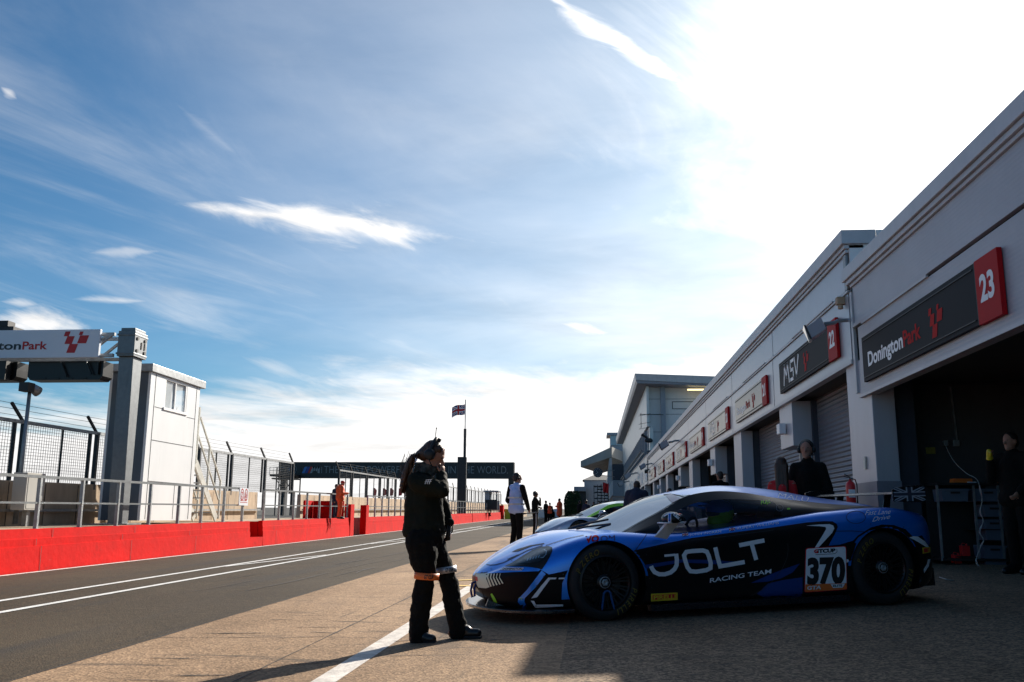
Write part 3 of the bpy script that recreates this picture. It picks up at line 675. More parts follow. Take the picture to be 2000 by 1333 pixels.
# cabinets against the debris wall
for (y, X, w, h, m, lb) in ((15.9, -11.2, .42, .55, 'white_paint', 'pale electrical cabinet on the concrete wall left of the gantry column'), (17.4, -11.2, .6, .72, 'concrete_grey', 'grey cabinet in the shade next to the gantry column')):
    t = thing('electrical_cabinet', lb, 'cabinet', (X, y, 1.1)); b = MB(); b.box((X, y - w / 2, 1.12), (X + .28, y + w / 2, 1.12 + h)); setp(b.build('cabinet_body', MT[m], bevel=.008), t)
    b = MB(); b.box((X + .281, y - w / 2 + .05, 1.15), (X + .287, y + w / 2 - .05, 1.1 + h - .02)); b.box((X + .288, y + w / 2 - .1, 1.3), (X + .3, y + w / 2 - .07, 1.4)); setp(b.build('door', MT[m]), t)
    b = MB(); b.bar((X + .14, y, .8), (X + .14, y, 1.11), .1, .1); setp(b.build('stand', MT['galv_dull']), t)
# lamp mast
t = thing('lamp_mast', 'thin steel mast carrying a box and a round floodlight left of the gantry column', 'lamp mast', (-11.35, 17.5, .9))
pa = atX(36, 955, -11.35); pb = atX(58, 765, -11.35)
b = MB(); b.tube([(-11.35, pb.y - .02, .85), (-11.35, pb.y, pb.z)], [.05, .035], 10); setp(b.build('pole', MT['galv_dull'], smooth=True), t)
b = MB(); b.box((-11.45, pb.y - .22, pb.z - .02), (-11.25, pb.y + .0, pb.z + .16)); setp(b.build('control_box', MT['black']), t)
b = MB(); b.tube([(-11.35, pb.y + .02, pb.z + .1), (-11.3, pb.y + .2, pb.z + .02)], [.085, .11], 14); setp(b.build('floodlight', MT['galv_dull'], smooth=True), t)
# speed limit board
t = thing('speed_board', 'small white board with two red ringed speed figures fixed to the railing', 'sign', (-9.0, 23.2, 1.6))
pa = atX(469, 953, -9.03); pb = atX(484, 988, -9.03)
b = MB(); b.box((-9.05, pa.y, pb.z), (-9.03, pb.y, pa.z)); setp(b.build('board', MT['white_vinyl']), t)
b = MB(); wy = pb.y - pa.y
for k, s in ((.27, '7'), (.73, '16')):
    cyy, czz = pa.y + wy * k, pa.z - .17; n = 24; vs = []
    for i in range(n):
        a = 2 * pi * i / n
        for r in (.10, .125): vs.append((-9.025, cyy + r * .85 * cos(a), czz + r * 1.25 * sin(a)))
    b.add(vs, [(2 * i, 2 * i + 1, (2 * i + 3) % (2 * n), (2 * i + 2) % (2 * n)) for i in range(n)], 0)
    put_text(b, s, (-9.029, cyy - .055, czz - .07), (0, 1, 0), (0, 0, 1), (1, 0, 0), .14, .10, bold=.02, mi=1)
for q in range(4): b.box((-9.029, pa.y + wy * .1, pb.z + .07 + q * .045), (-9.027, pa.y + wy * (.9 - .08 * (q % 2)), pb.z + .085 + q * .045), 1)
setp(b.build('lettering', [MT['sign_red'], MT['sign_red']], fix=False), t)
# ================================================================ garages
FX = 4.6
AB = 16.35
def facing(mb, y0, y1, z0, z1, x=FX, t=.05, mi=0): mb.box((x, y0, z0), (x + t, y1, z1), mi)
# --- block A (garage 23), its roof one step lower than the next block
t = thing('garage_block', 'near silver garage block with the open dark garage 23', 'garage building', (FX, 8, .3), group='garage blocks')
b = MB(); facing(b, -12, AB - .33, 3.13, 4.30); b.box((FX - .03, -12, 4.34), (FX + .04, AB - .1, 4.40))
setp(b.build('fascia', MT['fascia']), t)
b = MB(); y = -12
for (ya, yb) in ((-12, 2.2), (2.22, 9.45), (9.47, AB - .1)): facing(b, ya, yb, 4.41, 5.07, FX + .02)
setp(b.build('upper_panel', MT['fascia']), t)
b = MB(); b.box((FX - .02, -12, 5.075), (FX + .2, AB - .08, 5.13)); b.box((FX - .06, -12, 5.135), (FX + .3, AB + .02, 5.21)); b.box((FX - .10, -12, 5.215), (FX + .5, AB + .12, 5.44))
setp(b.build('roof_cap', MT['trim'], bevel=.008), t)
b = MB(); b.box((FX - .05, -12, 3.08), (FX + .12, AB - .30, 3.127)); b.box((FX - .035, 12.6, 4.30), (FX + .0, 15.7, 4.335)); b.box((FX - .01, AB - .09, 3.2), (FX + .04, AB + .02, 5.0)); setp(b.build('edge_trim', MT['trim']), t)
b = MB(); b.box((FX + .05, -12, 3.35), (FX + 8, AB, 3.5)); b.box((FX + .3, -12, 5.0), (FX + 12, AB, 5.2)); setp(b.build('roof', MT['dark_roof']), t)
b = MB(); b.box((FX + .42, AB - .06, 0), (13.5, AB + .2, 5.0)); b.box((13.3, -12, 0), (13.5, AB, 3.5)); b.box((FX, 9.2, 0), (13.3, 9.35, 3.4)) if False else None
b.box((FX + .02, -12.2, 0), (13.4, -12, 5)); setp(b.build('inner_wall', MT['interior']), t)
b = MB(); b.box((FX + .03, 15.6, .0), (FX + .40, 17.02, 3.76)); setp(b.build('pillar', MT['pillar'], bevel=.01), t)
MT['pillar_base'] = mat('dark_pillar_base', (.17, .18, .22), .5, var=.1)
b = MB(); b.box((FX + .015, 15.585, .0), (FX + .41, 17.03, 1.66)); setp(b.build('pillar_plinth', MT['pillar_base']), t)
b = MB(); b.box((FX + .40, 15.75, 0), (FX + .75, 16.28, 3.4)); setp(b.build('door_track', MT['navy_frame']), t)
b = MB(); b.box((FX + .0, 16.1, 1.88), (FX + .014, 16.22, 2.09)); setp(b.build('notice', mat('notice_card', (.6, .62, .55), .5, var=.2, vscale=30)), t)
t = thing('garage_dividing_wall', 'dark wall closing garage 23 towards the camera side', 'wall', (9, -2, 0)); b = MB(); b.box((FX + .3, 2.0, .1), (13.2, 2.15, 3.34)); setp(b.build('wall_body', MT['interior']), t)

# --- block B (garages 22 and lower)
zB = lambda z: z
t = thing('garage_block', 'long silver garage block running away from garage 22 to the tall building', 'garage building', (FX, 46, .6), group='garage blocks')
seams = [16.45, 23.55, 30.6, 37.7, 44.85, 52.1, 59.3, 67.0, 77.4]
for a, c in zip(seams, seams[1:]):
    b = MB(); facing(b, a + .03, c - .03, 3.83, 5.02); setp(b.build('fascia', MT['fascia_flat']), t)
    b = MB(); facing(b, a + .03, c - .03, 5.12, 5.75, FX + .02); setp(b.build('upper_panel', MT['fascia_flat']), t)
b = MB(); facing(b, 16.4, 77.4, 3.8, 5.8, FX + .06, .1); b.box((FX + .2, 16.4, 3.85), (FX + 9, 77.4, 4.0)); b.box((FX + .3, 16.4, 5.7), (FX + 12, 77.4, 5.95)); setp(b.build('roof', MT['dark_roof']), t)
b = MB(); b.box((FX - .02, 16.4, 5.76), (FX + .2, 77.4, 5.82)); b.box((FX - .05, 16.36, 5.83), (FX + .3, 77.4, 5.90)); b.box((FX - .10, 16.3, 5.905), (FX + .5, 77.45, 6.16))
setp(b.build('roof_cap', MT['trim'], bevel=.008), t)
b = MB(); b.box((FX + .04, 16.36, 5.46), (FX + 3.2, 16.42, 5.90)); b.box((FX + .52, 16.33, 5.91), (FX + 3.2, 16.40, 6.16)); setp(b.build('gable_end', MT['cladding']), t)
b = MB(); b.box((FX - .03, 16.4, 5.03), (FX + .05, 77.4, 5.07)); b.box((FX - .04, 16.4, 3.74), (FX + .12, 77.4, 3.81))
for s in (20, 27, 34): b.box((FX - .05, s - 2.6, 5.075), (FX - .01, s + 1.0, 5.105))
setp(b.build('edge_trim', MT['trim']), t)
b = MB(); b.box((FX + .04, 16.40, 3.8), (FX + .1, 16.46, 5.8)); b.box((FX - .012, 16.46, 5.1), (FX + .018, 16.62, 5.74)); setp(b.build('downpipe', MT['galv_dull']), t)
def pillar(y0, y1, z0=0., z1=3.76, x1=.42, name='pillar'):
    b = MB(); b.box((FX + .06, y0, z0), (FX + x1, y1, z1)); setp(b.build(name, MT['pillar'], bevel=.01), t)
for y in (30.15, 44.6, 59.0, 72.0): pillar(y - .75, y + .75); b = MB(); b.box((FX + .42, y - .7, 0), (FX + .8, y + .7, 3.75)); setp(b.build('door_track', MT['navy_frame']), t)
for y in (22.6, 36.4, 50.4, 65.0):
    pillar(y - .72, y + .72, 2.72, 3.76, .5, 'service_box')
    b = MB(); b.box((FX + .035, y - .1, 3.05), (FX - .12, y + .25, 3.3)); setp(b.build('control_unit', MT['white_vinyl'], bevel=.01), t)
    b = MB(); b.box((FX + .5, y - .8, 0), (FX + .9, y + .75, 3.76)); setp(b.build('door_track', MT['navy_frame']), t)
    b = MB()
    for (a, c) in ((y - .62, y - .56), (y + .45, y + .51)): b.box((FX + .45, a, .3), (FX + .495, c, 2.70))
    b.box((FX + .45, y - .56, 2.62), (FX + .495, y + .45, 2.68)); setp(b.build('door_frame', MT['pillar']), t)
    b = MB(); b.box((FX + .47, y - .56, .3), (FX + .492, y + .45, 2.61)); setp(b.build('door', MT['navy_frame']), t)
for (a, c) in ((17.05, 21.9), (23.4, 29.35)):
    b = MB(); b.box((FX + .62, a, .2), (FX + .68, c, 3.8)); setp(b.build('shutter', MT['shutter']), t)
b = MB()
for (a, c) in ((30.9, 35.7), (37.1, 43.8), (45.3, 49.7), (51.1, 58.2), (59.7, 64.3), (65.7, 71.2), (72.8, 77.3)): b.box((FX + 5.0, a, .2), (FX + 5.1, c, 3.8))
b.box((FX + 1, 30.1, .2), (FX + 5, 30.2, 3.8)); b.box((FX + 1, 44.5, .2), (FX + 5, 44.6, 3.8)); b.box((FX + 1, 59, .2), (FX + 5, 59.1, 3.8)); b.box((FX + 1, 77.3, .2), (FX + 5, 77.4, 3.8))
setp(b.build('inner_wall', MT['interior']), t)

# --- sign boards on the fascia
MT['sign_face_red'] = mat('red_number_panel', (.45, .010, .014), .6, var=.05, spec=.12)
MT['txt_white'] = mat('white_lettering', (.80, .81, .84), .4); MT['txt_red'] = mat('red_lettering', (.50, .010, .012), .65, spec=.1)
def garage_sign(y0, y1, z0, z1, num, kind, label, x=FX - .012, redw=.64):
    """reads from far (y1) to near (y0)"""
    t = thing('garage_sign', label, 'sign', (x, (y0 + y1) / 2, z0), group='numbered garage signs')
    X = x - .055
    b = MB(); b.box((X, y0 + redw, z0), (x, y1, z1)); setp(b.build('board', MT['sign_matt' if num in ('23', '22') else 'sign_navy'], bevel=.003), t)
    b = MB(); b.box((X - .004, y0, z0 - .01), (x, y0 + redw - .02, z1 + .01)); setp(b.build('number_panel', MT['sign_face_red'], bevel=.003), t)
    b = MB()
    for z in (z0 + .06, z1 - .075): b.box((X - .012, y0 + redw + .05, z), (X - .001, y1 - .04, z + .014))
    b.box((X - .003, y0 + redw - .018, z0), (X + .02, y0 + redw - .003, z1)); setp(b.build('retaining_strip', MT['black']), t)
    b = MB(); ux, uy, nn = (0, -1, 0), (0, 0, 1), (-1, 0, 0); h = z1 - z0
    put_text(b, num, (X - .004, y0 + redw - .13, z0 + h * .33), ux, uy, nn, h * .40, redw * .60, bold=.035, mi=0)
    if kind == 'D':
        w = y1 - y0 - redw
        put_text(b, 'Donington', (X, y1 - w * .065, z0 + h * .30), ux, uy, nn, h * .30, w * .37, bold=.03, mi=0)
        put_text(b, 'Park', (X, y1 - w * .44, z0 + h * .30), ux, uy, nn, h * .30, w * .155, bold=.025, mi=1)
        checker(b, (X, y1 - w * .645, z0 + h * .16), ux, uy, nn, h * .20, 1)
    else:
        w = y1 - y0 - redw
        # three block letters cut by strokes
        def st_(pts, wd, mi=0):
            for (a, c) in zip(pts, pts[1:]):
                pa = Vector((X - .004, y1 - w * a[0], z0 + h * a[1])); pb = Vector((X - .004, y1 - w * c[0], z0 + h * c[1])); d = (pb - pa).normalized(); n = d.cross(Vector((1, 0, 0))) * wd / 2
                e = d * wd * .3
                b.quad(pa - n - e, pb - n + e, pb + n + e, pa + n - e, mi)
        k = .075
        st_([(.11, .20), (.135, .80), (.175, .40), (.215, .80), (.235, .20)], k)
        st_([(.345, .78), (.275, .78), (.27, .52), (.335, .50), (.33, .22), (.265, .22)], k)
        st_([(.365, .80), (.40, .22), (.455, .80)], k)
        checker(b, (X, y1 - w * .53, z0 + h * .18), ux, uy, nn, h * .20, 1)
    setp(b.build('lettering', [MT['txt_white'], MT['txt_red']], fix=False), t)
garage_sign(10.33, 15.62, 3.29, 4.04, '23', 'D', 'largest garage sign reading 23, dark board over the open garage')
nums = [('22', 'M', 17.16, 22.46, 'dark garage sign numbered 22 partly hidden by the floodlight'), ('21', 'D', 24.2, 29.5, 'garage sign numbered 21 with glare washing out its dark board'),
        ('20', 'M', 31.1, 36.5, 'garage sign numbered 20 next after sign 21'), ('19', 'D', 38.2, 43.6, 'fourth garage sign behind sign 22, number 19'), ('18', 'M', 45.3, 50.7, 'fifth garage sign behind sign 22, number 18'),
        ('17', 'D', 52.6, 57.9, 'sixth garage sign behind sign 22, number 17'), ('16', 'M', 59.8, 65.2, 'seventh garage sign behind sign 22, number 16'), ('15', 'D', 68.2, 75.5, 'last garage sign of the block before the tall building')]
for num, k, a, c, lb in nums: garage_sign(a, c, 4.0, 4.73, num, k, lb)
# floodlights and small boxes on the fascia
def floodlight(p, label, s=1.0, d=(-.45, .0, -.1)):
    t = thing('floodlight', label, 'floodlight', p, group='floodlights on the garage fascia'); t.scale = (s, s, s)
    b = MB(); b.hexa([(-.52, -.16, -.12), (-.46, .16, -.12), (-.38, .14, -.30), (-.44, -.14, -.30)][::-1], [(-.28, -.12, .04), (-.24, .12, .04), (-.16, .10, -.14), (-.2, -.10, -.14)][::-1]); b.build('lamp_housing', MT['pillar'], t, bevel=.01)
    b = MB(); b.hexa([(-.56, -.18, -.10), (-.50, .18, -.10), (-.41, .16, -.32), (-.47, -.16, -.32)], [(-.53, -.17, -.09), (-.47, .17, -.09), (-.38, .15, -.31), (-.44, -.15, -.31)]); b.build('lamp_glass', MT['glass'], t)
    b = MB(); b.tube([(-.2, 0, -.05), (-.05, 0, -.03), (.0, 0, .0), (.3, 0, .02)], [.035, .03, .03, .03], 8); b.build('bracket', MT['galv_dull'], t); return t
floodlight((FX - .18, 16.6, 4.55), 'big floodlight in front of the number 22 sign', 1.15)
floodlight((FX - .18, 50.2, 5.15), 'small floodlight far along the silver fascia', 1.6)
floodlight((FX - .18, 72.5, 5.2), 'tiny floodlight near the end of the silver fascia', 1.5)
tt = thing('sensor_box', 'small weathered beige box above the big floodlight', 'junction box', (FX - .03, 16.75, 5.0)); b = MB(); b.box((FX - .14, 16.68, 4.88), (FX - .0, 16.82, 5.02)); b.tube([(FX - .07, 16.75, 4.88), (FX - .07, 16.75, 4.8)], .05); setp(b.build('box_body', MT['tan'], bevel=.01), tt)
tt = thing('cctv_camera', 'dark CCTV camera at the joint before the tall building', 'camera', (FX - .1, 76, 4.9)); b = MB(); b.tube([(FX + .05, 76, 4.95), (FX - .25, 76, 4.85)], .05); b.tube([(FX - .25, 76.3, 4.85), (FX - .3, 75.5, 4.7)], .12, 10); setp(b.build('camera_body', MT['black']), tt)

# ================================================================ tall building, tower, grandstand behind
t = thing('pit_building', 'tall grey and white pit building with an overhanging roof beyond the garages', 'building', (FX, 110, 1))
MT['panel_pale'] = ribbed('pale_cladding', (.60, .61, .60), .4, .15, .9, axis=1, depth=.01, strength=.3); MT['panel_blue'] = mat('blue_grey_cladding', (.26, .29, .34), .45, .1, var=.08)
z0C, y0C, y1C = 3.9, 77.6, 141.
b = MB(); b.box((FX, y0C, 3.9), (FX + .2, y1C, 6.4)); b.box((FX, y0C, 8.6), (FX + .2, y1C, 12.0)); b.box((FX + .2, y0C + .0, 6.4), (FX + .5, y1C, 8.6)); setp(b.build('front_wall', MT['panel_pale']), t)
b = MB(); b.box((FX + .21, y0C + .9, 3.9), (13.5, y0C + 1.1, 12.0)); setp(b.build('end_wall', MT['cladding']), t)
b = MB(); b.box((FX + .0, y0C - .05, 3.9), (FX + .9, y0C + .88, 6.6)); setp(b.build('stair_screen', MT['navy_frame']), t)
b = MB()
for z in (8.2, 9.7, 11.0): b.box((FX + .22, y0C + .88, z), (13.4, y0C + .898, z + .03))
b.box((FX + 2.2, y0C + .86, 10.15), (FX + 4.1, y0C + .895, 10.20)); b.box((FX + 2.2, y0C + .86, 10.75), (FX + 4.1, y0C + .895, 10.80)); b.box((FX + 2.2, y0C + .86, 10.2), (FX + 2.25, y0C + .895, 10.75)); b.box((FX + 4.05, y0C + .86, 10.2), (FX + 4.1, y0C + .895, 10.75))
setp(b.build('panel_seam', MT['dark_steel']), t)
b = MB(); b.box((FX + 1.2, y0C + .3, 6.0), (FX + 1.6, y0C + .7, 12.0)); setp(b.build('column', MT['panel_blue']), t)
b = MB(); b.hexa([(FX - .9, y0C - 1.2, 12.35), (14, y0C - 1.2, 11.75), (14, y1C, 11.75), (FX - .9, y1C, 12.35)], [(FX - 1.0, y0C - 1.3, 12.9), (14, y0C - 1.3, 12.45), (14, y1C, 12.45), (FX - 1.0, y1C, 12.9)])
setp(b.build('roof', mat('roof_edge', (.50, .53, .57), .4, .2, var=.1), bevel=.02), t)
b = MB(); b.hexa([(FX - .8, y0C - 1.1, 12.1), (13.9, y0C - 1.1, 11.65), (13.9, y1C, 11.65), (FX - .8, y1C, 12.1)], [(FX - .9, y0C - 1.15, 12.34), (13.9, y0C - 1.15, 11.74), (13.9, y1C, 11.74), (FX - .9, y1C, 12.34)])
setp(b.build('soffit', MT['panel_blue']), t)
b = MB(); b.box((FX + 3.4, y0C - .4, 11.58), (FX + 6.4, y0C - .2, 11.70)); setp(b.build('soffit_lamp', mat('lit_tube', (.8, .7, .5), .5, emit=((1, .78, .4), 1.2))), t)
y = y0C + 1.5
while y < y1C - 3:
    b = MB(); b.box((FX + .12, y, 6.5), (FX + .19, y + 2.2, 8.55)); setp(b.build('window', mat('sky_window', (.25, .30, .36), .08, .2, spec=.8) if 'sky_window' not in bpy.data.materials else bpy.data.materials['sky_window']), t)
    b = MB(); b.box((FX - .03, y + 2.25, 6.4), (FX + .19, y + 2.45, 8.6)); setp(b.build('window_post', MT['panel_blue']), t); y += 2.6
b = MB()
y = y0C + 1
while y < y1C: b.tube([(FX - .0, y, 6.45), (FX - .45, y + .1, 6.75), (FX - .5, y + .7, 6.5)], .05, 6); y += 1.9
b.bar((FX - .3, y0C, 6.4), (FX - .3, y1C, 6.4), .12, .08); setp(b.build('balcony_rail', MT['galv_dull']), t)
y = y0C + .6; k = 0
while y < 128:
    b = MB(); b.box((FX - .03, y + .4, 4.15), (FX - .005, y + 3.8, 5.2)); setp(b.build('sign_panel', MT['white_paint']), t)
    b = MB(); b.box((FX, y + 4.4, 0), (FX + .5, y + 5.4, 3.89)); setp(b.build('pillar', MT['pillar']), t); y += 7.1
b = MB(); b.box((FX + 3, y0C, .3), (FX + 3.2, y1C, 3.9)); b.box((FX + .2, y0C, 3.9), (FX + 4, y1C, 4.0)); setp(b.build('inner_wall', MT['interior']), t)
floodlight((FX - .25, 96, 5.6), 'small floodlight on the tall pit building', 2.2)
floodlight((FX - .25, 118, 5.6), 'tiny floodlight at the far end of the tall pit building', 2.2)
# antenna on the corner
tt = thing('antenna', 'small aerial with cross bars on the corner of the tall pit building', 'antenna', (FX, y0C, 9))
b = MB(); b.bar((FX - .6, y0C - .2, 9.6), (FX + 1.4, y0C + .2, 9.6), .05, .05)
for z in (9.6, 8.9, 8.5): b.bar((FX - .5, y0C - .6, z), (FX - .5, y0C + .4, z), .03, .03); b.bar((FX - .7, y0C - .2, z - .15), (FX + .3, y0C - .2, z + .05), .03, .03)
b.bar((FX - .5, y0C - .2, 8.5), (FX - .5, y0C - .2, 9.7), .04, .04); b.ell((FX + .1, y0C - .3, 7.4), (.35, .12, .2)); b.tube([(FX - .5, y0C - .3, 7.9), (FX, y0C - .3, 7.6)], .1); setp(b.build('aerial', MT['black']), tt)
# first floor box bay at the end of the building and dark glazed bay
t = thing('control_tower', 'square glazed control tower behind the tall pit building', 'tower', (4, 152, 2))
b = MB(); b.box((3.0, 150, 2), (8, 155, 12.6)); setp(b.build('shaft', MT['panel_blue']), t)
b = MB(); b.box((2.9, 149.8, 12.6), (8, 155, 14.2)); setp(b.build('glazing', bpy.data.materials['sky_window']), t)
b = MB()
for x in (2.88, 3.9, 4.9): b.box((x, 149.75, 12.6), (x + .12, 149.79, 14.2))
setp(b.build('mullion', MT['trim']), t)
b = MB(); b.box((2.4, 149.2, 14.2), (8.4, 156, 14.6)); setp(b.build('roof', MT['panel_blue']), t)
t = thing('grandstand_roof', 'cantilevered concrete canopy jutting out left of the control tower', 'canopy', (1, 150, 9))
a_, b_, c_, d_ = atY(1134, 901, 142), atY(1195, 873, 142), atY(1195, 893, 142), atY(1134, 913, 142)
b = MB(); pr = [a_, b_, c_, d_]
vs = [Vector(p) for p in pr] + [Vector((p.x + 3.2, p.y + 12, p.z - .4)) for p in pr]
b.add(vs, [(0, 1, 2, 3), (4, 7, 6, 5), (0, 4, 5, 1), (1, 5, 6, 2), (2, 6, 7, 3), (3, 7, 4, 0)]); setp(b.build('canopy', MT['concrete_grey']), t)
b = MB(); q = atY(1190, 917, 142); b.hexa([(c_.x - 1.2, 142.2, 2), (c_.x, 142.2, 2), (c_.x, 150, 2), (c_.x - 1.2, 150, 2)], [(c_.x - .4, 142.2, c_.z - .2), (c_.x, 142.2, c_.z - .1), (c_.x, 150, c_.z), (c_.x - .4, 150, c_.z)]); setp(b.build('support', MT['trim']), t)
t = thing('far_bay', 'boxy blue-grey first floor bay at the end of the pit building', 'building', (3.6, 138, 4))
p0, p1 = atY(1197, 938, 137), atY(1209, 970, 137)
b = MB(); b.box((p0.x, 137, p1.z), (FX, 143, p0.z)); setp(b.build('bay_body', MT['panel_blue']), t)
b = MB(); p2, p3 = atY(1196, 907, 138), atY(1209, 937, 138); b.box((p2.x, 138, p3.z), (FX, 143, p2.z)); setp(b.build('glazing', MT['navy_frame']), t)
b = MB(); p4 = atY(1190, 975, 137.5); b.hexa([(p4.x, 137.5, p4.z), (p0.x - .01, 137.2, p4.z + .6), (p0.x - .01, 142, p4.z + .6), (p4.x, 142, p4.z)], [(p4.x, 137.5, p4.z + 1.6), (p0.x - .01, 137.2, p0.z), (p0.x - .01, 142, p0.z), (p4.x, 142, p4.z + 1.6)]); setp(b.build('side_bay', MT['trim']), t)
# clock on its arm
t = thing('clock', 'round dark clock on arms below the concrete canopy', 'clock', (0, 132, 6)); c = atY(1167.5, 923.5, 132); r = .62
b = MB(); b.lathe([(0, -.14), (r, -.14), (r + .06, -.1), (r + .06, .1), (0, .1)], 32, c=tuple(c)); setp(b.build('clock_face', MT['navy_frame'], smooth=False), t)
b = MB()
for k in range(12):
    a = 2 * pi * k / 12; b.bar((c.x + sin(a) * r * .78, c.y - .16, c.z + cos(a) * r * .78), (c.x + sin(a) * r * .95, c.y - .16, c.z + cos(a) * r * .95), .06, .03)
b.bar(tuple(c + Vector((0, -.17, 0))), (c.x - .2, c.y - .17, c.z + .3), .06, .03); b.bar(tuple(c + Vector((0, -.17, 0))), (c.x - .35, c.y - .17, c.z - .25), .05, .03); setp(b.build('clock_mark', MT['white_vinyl']), t)
b = MB()
for dz in (.25, -.35): b.bar((c.x + .5, 132, c.z + dz), (c.x + 2.4, 133, c.z + dz * 1.6), .07, .07)
setp(b.build('bracket', MT['galv_dull']), t)
# low buildings, stair, scaffold
t = thing('gabled_building', 'low dark building with a hipped roof below the clock', 'building', (0, 160, 1))
p0, p1 = atY(1141, 938, 160), atY(1205, 975, 160); pr0, pr1 = atY(1158, 928, 160), atY(1205, 928, 160)
b = MB(); b.box((p0.x, 160, .5), (p1.x, 170, p0.z)); setp(b.build('wall', MT['panel_blue']), t)
b = MB(); b.add([(p0.x - .3, 159.7, p0.z), (p1.x + 1, 159.7, p0.z), (p1.x + 1, 170, p0.z), (p0.x - .3, 170, p0.z), (pr0.x, 164, pr0.z + .1), (p1.x + 1, 164, pr0.z + .1)], [(0, 1, 5, 4), (1, 2, 5), (2, 3, 4, 5), (3, 0, 4), (3, 2, 1, 0)]); setp(b.build('roof', MT['dark_roof']), t)
t = thing('flat_shed', 'small flat roofed grey shed left of the hipped roof building', 'shed', (-1.5, 158, 1)); p0, p1 = atY(1121, 951, 158), atY(1142, 960, 158)
b = MB(); b.box((p0.x, 157.5, p1.z), (p1.x + .2, 165, p0.z)); setp(b.build('roof', MT['panel_blue']), t)
b = MB(); b.box((p0.x + .6, 158.5, .8), (p1.x + .2, 165, p1.z)); setp(b.build('wall', MT['dark_steel']), t)
t = thing('scaffold_stair', 'dark scaffold stair tower with a red flag in front of the hipped roof building', 'scaffold', (1.5, 120, 1))
q0, q1 = atY(1160, 948, 118), atY(1189, 998, 118)
for k in range(5):
    x = q0.x + (q1.x - q0.x) * k / 4; b = MB(); b.bar((x, 118, q1.z), (x, 118, q0.z + .3 * k / 4), .07, .07); b.bar((x, 121, q1.z), (x, 121, q0.z + .3 * k / 4), .07, .07); setp(b.build('upright', MT['dark_steel']), t)
for k in range(9):
    z = q1.z + (q0.z - q1.z) * k / 8.5; b = MB(); b.box((q0.x + (k % 2) * .4, 118 + .2, z), (q1.x, 121, z + .12)); setp(b.build('deck', MT['dark_steel']), t)
b = MB()
for k in range(4):
    z = q1.z + (q0.z - q1.z) * k / 4.2; b.bar((q0.x, 118, z), (q1.x, 118, z + .9), .05, .05); b.bar((q0.x, 118, z + .5), (q1.x, 118, z + 1.4), .05, .05); b.bar((q0.x, 118, z + .25), (q1.x, 118, z + 1.1), .04, .04)
setp(b.build('handrail', MT['galv_dull']), t)
q = atY(1183, 950, 117.5); t = thing('red_flag', 'small red flag hanging on the scaffold stair tower', 'flag', tuple(q)); b = MB(); n = 8
for i in range(n):
    for j in range(n): pass
vs = [(q.x - .35 + .7 * i / n, q.y + .1 * sin(i * 1.3 + j * .4), q.z + .5 - 1.2 * j / n - .25 * (i / n)) for j in range(n + 1) for i in range(n + 1)]
b.add(vs, [(j * (n + 1) + i, j * (n + 1) + i + 1, (j + 1) * (n + 1) + i + 1, (j + 1) * (n + 1) + i) for j in range(n) for i in range(n)]); o = setp(b.build('flag_cloth', MT['cloth_red']), t)
b = MB(); b.bar((q.x - .36, q.y, q.z + .5), (q.x - .36, q.y, q.z - 2), .05, .05); setp(b.build('pole', MT['galv_dull']), t)
# steel scaffold tower left
t = thing('scaffold_tower', 'dark scaffold tower with a railed platform behind the mesh fence', 'scaffold', (-30, 118, 1))
pa, pb = atY(531, 914, 118), atY(577, 970, 118); px_ = [atY(x, 940, 118).x for x in (531, 545, 560, 577)]
z_ = lambda py: atY(550, py, 118).z
b = MB(); b.box((px_[0], 117, z_(931)), (px_[3], 120, z_(927))); setp(b.build('platform', MT['dark_steel']), t)
b = MB(); b.box((px_[0] + .3, 117, z_(937)), (px_[3], 120, z_(934))); setp(b.build('lower_platform', MT['dark_steel']), t)
for x in (px_[1], px_[2], px_[3]):
    b = MB(); b.bar((x, 117, .8), (x, 117, z_(914)), .14, .14); b.bar((x, 120, .8), (x, 120, z_(914)), .14, .14); setp(b.build('leg', MT['dark_steel']), t)
for a, c in ((px_[1], px_[2]), (px_[2], px_[3])):
    b = MB(); b.bar((a, 117, z_(960)), (c, 117, z_(938)), .08, .08); b.bar((c, 117, z_(960)), (a, 117, z_(938)), .08, .08); setp(b.build('cross_brace', MT['dark_steel']), t)
b = MB()
for z in (914, 920): b.bar((px_[0], 117, z_(z)), (px_[2], 117, z_(z)), .05, .05)
for x in (px_[0], (px_[0] + px_[1]) / 2, px_[1]): b.bar((x, 117, z_(928)), (x, 117, z_(914)), .05, .05)
setp(b.build('guard_rail', MT['galv_dull']), t)

# ================================================================ long black advertising bridge
t = thing('advertising_bridge', 'long black advertising bridge with pale slogan lettering across the track', 'bridge banner', (-26, 120, 1))
A0, A1 = atY(545, 901, 120), atY(1004, 905, 120); zb_ = atY(1003, 935, 120).z; zt2 = (A0.z + A1.z) / 2
b = MB(); b.box((A0.x, 120, zb_), (A1.x, 121.5, zt2)); setp(b.build('banner_box', mat('black_banner', (.014, .018, .020), .5, var=.1, vscale=.5)), t)
for x in (A1.x - .4, A0.x + .6):
    b = MB(); b.box((x - .35, 120.2, .6), (x + .35, 121.3, zb_)); setp(b.build('tower_leg', MT['dark_steel']), t)
b = MB(); MT['banner_txt'] = mat('pale_grey_lettering', (.24, .26, .27), .5); MT['roundel_blue'] = mat('roundel_blue', (.02, .16, .45), .4); MT['roundel_white'] = mat('roundel_white', (.45, .47, .5), .4)
mid = (zt2 + zb_) / 2
def bx_(px): return atY(px, 918, 120).x
